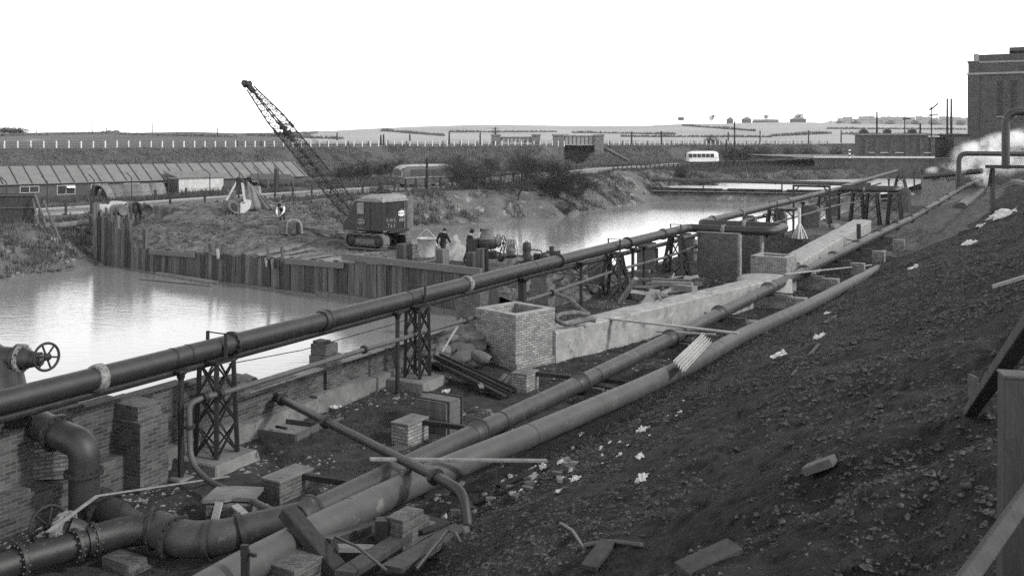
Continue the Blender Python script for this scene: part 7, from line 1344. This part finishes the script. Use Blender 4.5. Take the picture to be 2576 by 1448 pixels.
# fence at the lower right corner
q = PD(2552, 1480, 4.75); q.z = gz(q) - .3; fp = thing('corner_fence_post', 'thick dark timber fence post close to the camera at the right edge', 'post', q); mb = MB(); mb.beam(q, PD(2556, 944, 4.75), .14, .14, .25); mb.build('post', railwood, fp, bevel=.01); mb = MB(); mb.beam(PD(2556, 944, 4.75), PD(2556, 938, 4.75), .145, .145, .25); mb.build('post_top', midwood, fp)
plank(PD(2640, 1165, 4.3), PD(2385, 1520, 3.25), .06, .055, railwood, 'grey rail sloping down in the lower right corner', 'rail', .75, cat='rail')
plank(PD(2640, 752, 5.3), onash(2440, 1042, .02), .12, .09, railwood, 'dark raking timber resting on the ash behind the corner fence post', 'raking_timber', cat='timber'); plank(onash(2448, 1000, -.05), onash(2448, 1000, .24), .17, .04, midwood, 'small board stuck upright in the ash behind the raking timber', 'board', cat='board')
plank(onash(2462, 1050, -.1), onash(2470, 1030, .18), .1, .08, tarwood, 'short dark peg under the raking timber', 'peg', cat='peg')

# litter
def scrap(q, r_, label, group=None, nrm=(0, 0, 1), m=paper):
    n_ = 8; vs = []; a_ = V(nrm).normalized(); x_, y_ = perp(a_); t0_ = random.random() * 6.28; x_, y_ = x_ * math.cos(t0_) + y_ * math.sin(t0_), y_ * math.cos(t0_) - x_ * math.sin(t0_); r_ *= .85; el_ = random.uniform(.45, .9)
    f1, f2, f3 = random.uniform(2, 4), random.uniform(2, 4), random.random() * 6
    for j in range(n_):
        for i in range(n_):
            u_, v_ = (i / (n_ - 1) - .5) * 2, (j / (n_ - 1) - .5) * 2; k_ = 1 if 0 < i < n_ - 1 and 0 < j < n_ - 1 else random.uniform(.62, 1.12)
            vs.append(q + x_ * u_ * r_ * k_ + y_ * v_ * r_ * el_ * k_ + a_ * r_ * (.22 * abs(math.sin(u_ * f1 + f3)) + .22 * abs(math.sin(v_ * f2 + u_ * 1.5)) + random.uniform(-.06, .06) - .05))
    mb = MB(); mb.add(vs, [(j * n_ + i, j * n_ + i + 1, (j + 1) * n_ + i + 1, (j + 1) * n_ + i) for j in range(n_ - 1) for i in range(n_ - 1)]); return tag(mb.build('paper_scrap', m), label, 'paper', group)
SN = (-.42, -.1, .9)
for px, py, r_, lb_ in ((1620, 1084, .17, 'largest crumpled white paper, alone midway up the ash'), (1960, 898, .22, 'flat white paper on the ash below the long stick'), (2062, 851, .22, 'crumpled newspaper on the ash left of the thin stick'), (2300, 676, .30, 'white rag heap on the ash below the far lath'), (2440, 617, .40, 'torn white paper near the top of the ash'), (2520, 546, .9, 'long white rag lying before the dark log'), (2467, 570, .35, 'small white rag on the ash below the log'), (1449, 1208, .16, 'torn white paper strip among the rubble at the ash foot'), (1367, 1178, .17, 'white paper bunch just right of the pale plank end'), (1340, 1182, .13, 'smaller white paper left of the bunch at the plank end'), (1617, 1208, .12, 'folded white paper on the open ash, lower middle'), (1458, 1100, .15, 'dull crumpled paper beside the pale pipe'), (1560, 1148, .1, 'small torn paper on the ash above the rubble'), (1610, 1152, .1, 'small paper right of the torn one above the rubble'), (2082, 790, .16, 'pale scrap tip on a board near the buried pipe'), (1300, 1205, .12, 'dull paper by the dark board at the ash foot')):
    scrap(onash(px, py, .02), r_, lb_, None, SN)
for i in range(26):
    px = random.uniform(1230, 1760); py = 1240 - (px - 1230) * .46 + random.gauss(28, 26); q = onash(px, py, .015); scrap(q, random.uniform(.03, .075), 'scrap of white litter caught along the foot of the ash slope', 'white litter along the ash foot', SN)
for px, py, r_, lb_ in ((852, 965, .3, 'torn pale paper sack by the river wall'), (885, 972, .25, 'crumpled pale sack right of the torn one by the river wall'), (838, 985, .22, 'flattened pale sack on the grass by the river wall'), (845, 1025, .2, 'torn paper beside the board behind the tray'), (705, 1212, .12, 'small pale paper on the grass left of the low pier'), (1122, 985, .16, 'small flat tile of board on the grass near the channels')): scrap(P(px, py, .12), r_, lb_, None, (0, -.2, 1), corr)
plank(P(760, 1040, .15), P(838, 1005, .15), .16, .05, wood, 'weathered board on the grass behind the tray', 'board', cat='board'); plank(P(800, 1078, .1), P(860, 1050, .1), .14, .04, midwood, 'dark board right of the tray', 'board', cat='board'); plank(P(962, 1135, .1), P(1030, 1120, .1), .3, .05, midwood, 'old board left of the crate pier', 'board', cat='board')
for i in range(46):
    px = random.uniform(1090, 1480); py = 1285 - (px - 1090) * .42 + random.gauss(10, 30); q = onash(px, py, .0); mb = MB(); a_ = random.random() * 6.3
    if i % 3: mb.box(q, .2, .1, .07, rz=a_); nm, m_, lb_ = 'loose_brick', brickplain, 'loose brick tumbled at the foot of the ash slope'
    else: mb.sph(q + up * .02, random.uniform(.05, .11), .06, .05, 5, 3, V((1, a_, .3)), .35); mb.s = [False] * len(mb.s); nm, m_, lb_ = 'loose_stone', stone, 'pale broken stone at the foot of the ash slope'
    tag(mb.build(nm, m_, bevel=.006 if i % 3 else 0), lb_, nm.split('_')[1], 'rubble at the ash foot')
# clinker, clods and pebbles nobody could count
def pebbles(name, P_, size, m, label, flat=.6):
    n_ = len(P_); oc = np.array([[1, 0, 0], [0, 1, 0], [-1, 0, 0], [0, -1, 0], [0, 0, 1], [0, 0, -1]], float); F = np.array([[0, 1, 4], [1, 2, 4], [2, 3, 4], [3, 0, 4], [1, 0, 5], [2, 1, 5], [3, 2, 5], [0, 3, 5]])
    k = oc[None] * (.55 + .9 * rng.random((n_, 6, 1))); a = rng.random(n_) * 6.283; c, s_ = np.cos(a)[:, None], np.sin(a)[:, None]; x = k[..., 0] * c * 1.3 - k[..., 1] * s_; y = k[..., 0] * s_ * 1.3 + k[..., 1] * c; k = np.stack([x, y, k[..., 2] * flat], -1) * size[:, None, None]
    co = (P_[:, None] + k).reshape(-1, 3); q = (F[None] + (np.arange(n_) * 6)[:, None, None]).reshape(-1, 3); return tag(fast(name, co, q, m, 'stuff'), label, 'stones')
def ashpts(n_, umin, umax, pw_, v0=-10.4, v1=.5):
    u = umin + (umax - umin) * rng.random(n_) ** pw_; v = rng.uniform(v0, v1, n_); k = fbm(u, v, 4, .55) + .16 * rng.random(n_) > .02; u, v = u[k], v[k]; return u, v
u, v = ashpts(190000, 2.5, 60, 1.8); d_ = u; sz = (.008 + .042 * rng.random(len(u)) ** 6) * (.7 + d_ / 24)
pebbles('clinker', np.stack([u * U.x + v * N.x, u * U.y + v * N.y, np.maximum(hslope(u, v), hfloor(u, v)) - sz * .15], 1), sz, clink, 'dark clinker and cinders over the ash slope')
u, v = ashpts(6500, 3.5, 50, 1.6); sz = (.015 + .05 * rng.random(len(u)) ** 4) * (.8 + u / 40); pebbles('slate_flakes', np.stack([u * U.x + v * N.x, u * U.y + v * N.y, np.maximum(hslope(u, v), hfloor(u, v)) + sz * .05], 1), sz, clink, 'slaty flakes and clods lying over the ash slope', .5)
u = rng.uniform(8, 30, 7000); v = -10.2 + rng.gamma(1.6, .55, 7000); sz = .012 + .06 * rng.random(7000) ** 4; pebbles('brick_rubble', np.stack([u * U.x + v * N.x, u * U.y + v * N.y, np.maximum(hslope(u, v), hfloor(u, v)) - sz * .1], 1), sz, clink, 'broken brick and stone rubble along the foot of the ash slope')
n_ = 2600; u = 7.6 + rng.normal(0, .35, n_); v = rng.uniform(-4.5, .5, n_); u = u + .32 * (v + 1.3); sz = .006 + .02 * rng.random(n_) ** 2; pebbles('ridge_gravel', np.stack([u * U.x + v * N.x, u * U.y + v * N.y, hslope(u, v)], 1), sz, gravelm, 'pale gravel along the lip of tipped ash at lower right')
s_ = rng.uniform(.3, 36, 26000); n2 = rng.uniform(.3, 14, 26000); z = hfill(s_, n2); k = (z > -.6) & (fbm(s_, n2, 3, .6) > -.08); s_, n2, z = s_[k], n2[k], z[k]; sz = .03 + .12 * rng.random(len(s_)) ** 4; pebbles('spoil_clods', np.stack([P0.x + PT.x * s_ + PN.x * n2, P0.y + PT.y * s_ + PN.y * n2, z], 1), sz, fillm, 'clods and stones over the tipped spoil')
t = rng.random(900); x = -75 + 47 * t; y = np.interp(x, [-75, -45, -30.6, -28], [25, 45, 56.6, 61]) + rng.normal(.3, .5, 900); sz = .06 + .13 * rng.random(900) ** 2; pebbles('shore_stones', np.stack([x, y, -.95 + .1 * rng.random(900)], 1), sz, gravelm, 'wet stones along the left waterline')
u = 8 + 62 * rng.random(16000) ** 1.7; v = rng.uniform(-17.5, -9.8, 16000); x = u * U.x + v * N.x; y = u * U.y + v * N.y; wl_ = (x - (-19.15 + .5445 * y)) * AD.y; k = (wl_ > .3) & (fbm(x, y, 3, .8) > -.01); sz = .012 + .055 * rng.random(16000) ** 4; pebbles('yard_rubble', np.stack([x, y, hfloor(u, v)], 1)[k], sz[k], brickplain, 'small rubble trodden into the yard')
for i, (px, py, hpx) in enumerate(((1860, 1040, 34), (2280, 955, 40), (2170, 1260, 40), (1760, 1275, 46), (2000, 1330, 40), (1920, 1180, 34))):
    q = onash(px, py, 0); nb = 60; hh = hpx / FPX * q.y; Pp = np.array(q)[None] + rng.normal(0, .05, (nb, 3)) * np.array([1, 1, .1]); o = blades('weed_tuft', Pp, hh, .008, twigm, 1.3); del o['kind']; tag(o, ('dark dead weed tuft on the ash above the open middle', 'dark dead weed tuft near the upper right of the ash', 'dark weed tuft low on the right of the ash', 'dark weed tuft in the lower middle of the ash', 'dark weed tuft near the bottom right of the ash', 'dark weed tuft between the papers and the timber block')[i], 'weed')

# ================================================================== STEAM AND AIR
sm = bpy.data.materials.new('steam'); sm.use_nodes = True; n = sm.node_tree.nodes; l = sm.node_tree.links; n.remove(n['Principled BSDF']); pv = n.new('ShaderNodeVolumePrincipled'); pv.inputs['Color'].default_value = (1, 1, 1, 1)
tc = n.new('ShaderNodeTexCoord'); ln = n.new('ShaderNodeVectorMath'); ln.operation = 'LENGTH'
l.new(tc.outputs['Object'], ln.inputs[0]); gp_ = n.new('ShaderNodeNewGeometry'); m1 = n.new('ShaderNodeMapRange'); m1.interpolation_type = 'SMOOTHERSTEP'; m1.inputs['From Min'].default_value = 1.0; m1.inputs['From Max'].default_value = .05; l.new(ln.outputs['Value'], m1.inputs[0])
nz = n.new('ShaderNodeTexNoise'); nz.inputs['Scale'].default_value = .5; nz.inputs['Detail'].default_value = 6; nz.inputs['Roughness'].default_value = .62; l.new(gp_.outputs['Position'], nz.inputs['Vector']); m2 = n.new('ShaderNodeMapRange'); m2.inputs['From Min'].default_value = .45; m2.inputs['From Max'].default_value = .62; l.new(nz.outputs['Fac'], m2.inputs[0])
mu = n.new('ShaderNodeMath'); mu.operation = 'MULTIPLY'; l.new(m1.outputs[0], mu.inputs[0]); l.new(m2.outputs[0], mu.inputs[1]); m3 = n.new('ShaderNodeMath'); m3.operation = 'MULTIPLY'; m3.inputs[1].default_value = 2.3; l.new(mu.outputs[0], m3.inputs[0]); l.new(m3.outputs[0], pv.inputs['Density']); l.new(pv.outputs[0], n['Material Output'].inputs['Volume'])
stc = thing('steam_cloud', 'billowing white steam blowing right from the pump base pipes', 'steam', PD(2400, 470, 108)); stc['kind'] = 'stuff'
for px, py, rx, ry, y_, tilt in ((2448, 386, 72, 42, 109, .25), (2510, 362, 80, 36, 111, .28), (2580, 352, 90, 40, 111, .2), (2455, 420, 74, 34, 107, .05), (2530, 408, 90, 44, 109, .1), (2395, 419, 44, 15, 110, -.12), (2345, 430, 26, 14, 112, .15), (2470, 448, 42, 26, 106, -.5), (2610, 395, 90, 55, 110, 0), (2480, 396, 60, 40, 108, .2)):
    q = PD(px, py, y_); a_ = rx / FPX * y_; b_ = ry / FPX * y_; mb = MB(); mb.sph((0, 0, 0), 1, 1, 1, 20, 14, (1, 0, 0)); o = mb.build('puff', sm, stc, True); o.location = q - stc.location; o.scale = (a_, b_ * 1.2, b_); o.rotation_euler = (0, -tilt, 0)
hz = bpy.data.materials.new('haze'); hz.use_nodes = True; n = hz.node_tree.nodes; l = hz.node_tree.links; n.remove(n['Principled BSDF']); pv = n.new('ShaderNodeVolumePrincipled'); pv.inputs['Color'].default_value = (.96, .96, .96, 1); pv.inputs['Density'].default_value = .0001; l.new(pv.outputs[0], n['Material Output'].inputs['Volume'])
mb = MB(); mb.box((0, 1450, -5), 6000, 3500, 85); o = mb.build('haze', hz); o['kind'] = 'stuff'; tag(o, 'thin haze lying over the valley and far hills', 'haze')

# far road fence, and trees among the skyline houses
ff = thing('far_road_fence', 'dark post and rail fence along the far road by the pale coach', 'fence', PD(1543, 420, 170)); pts = []
for i in range(44):
    px = 1543 + i * 11.6; y_ = 176 + i * .55; q = PD(px, 420 - max(0, 30 - i) * .0 - i * .42, y_); q.z = max(float(hfar(q.x, q.y)), 0); mb = MB(); mb.box(q - V((0, 0, .2)), .18, .18, 1.5 + random.uniform(-.1, .1)); mb.build('fence_post', tarwood, ff); pts.append(q)
mb = MB(); wires(mb, pts, (.55, 1.1), .05); mb.build('rail', tarwood, ff)
for k, px in enumerate((2092, 2112, 2150, 2235, 2300, 2352, 2420)):
    t = dup(BUSH[1][0], PD(px, 318, 1300), k * 1.3, 'hazy tree among the houses on the right skyline', (3.2, 3.2, 2.3)); t['group'] = 'hazy trees on the right skyline'; t['category'] = 'tree'
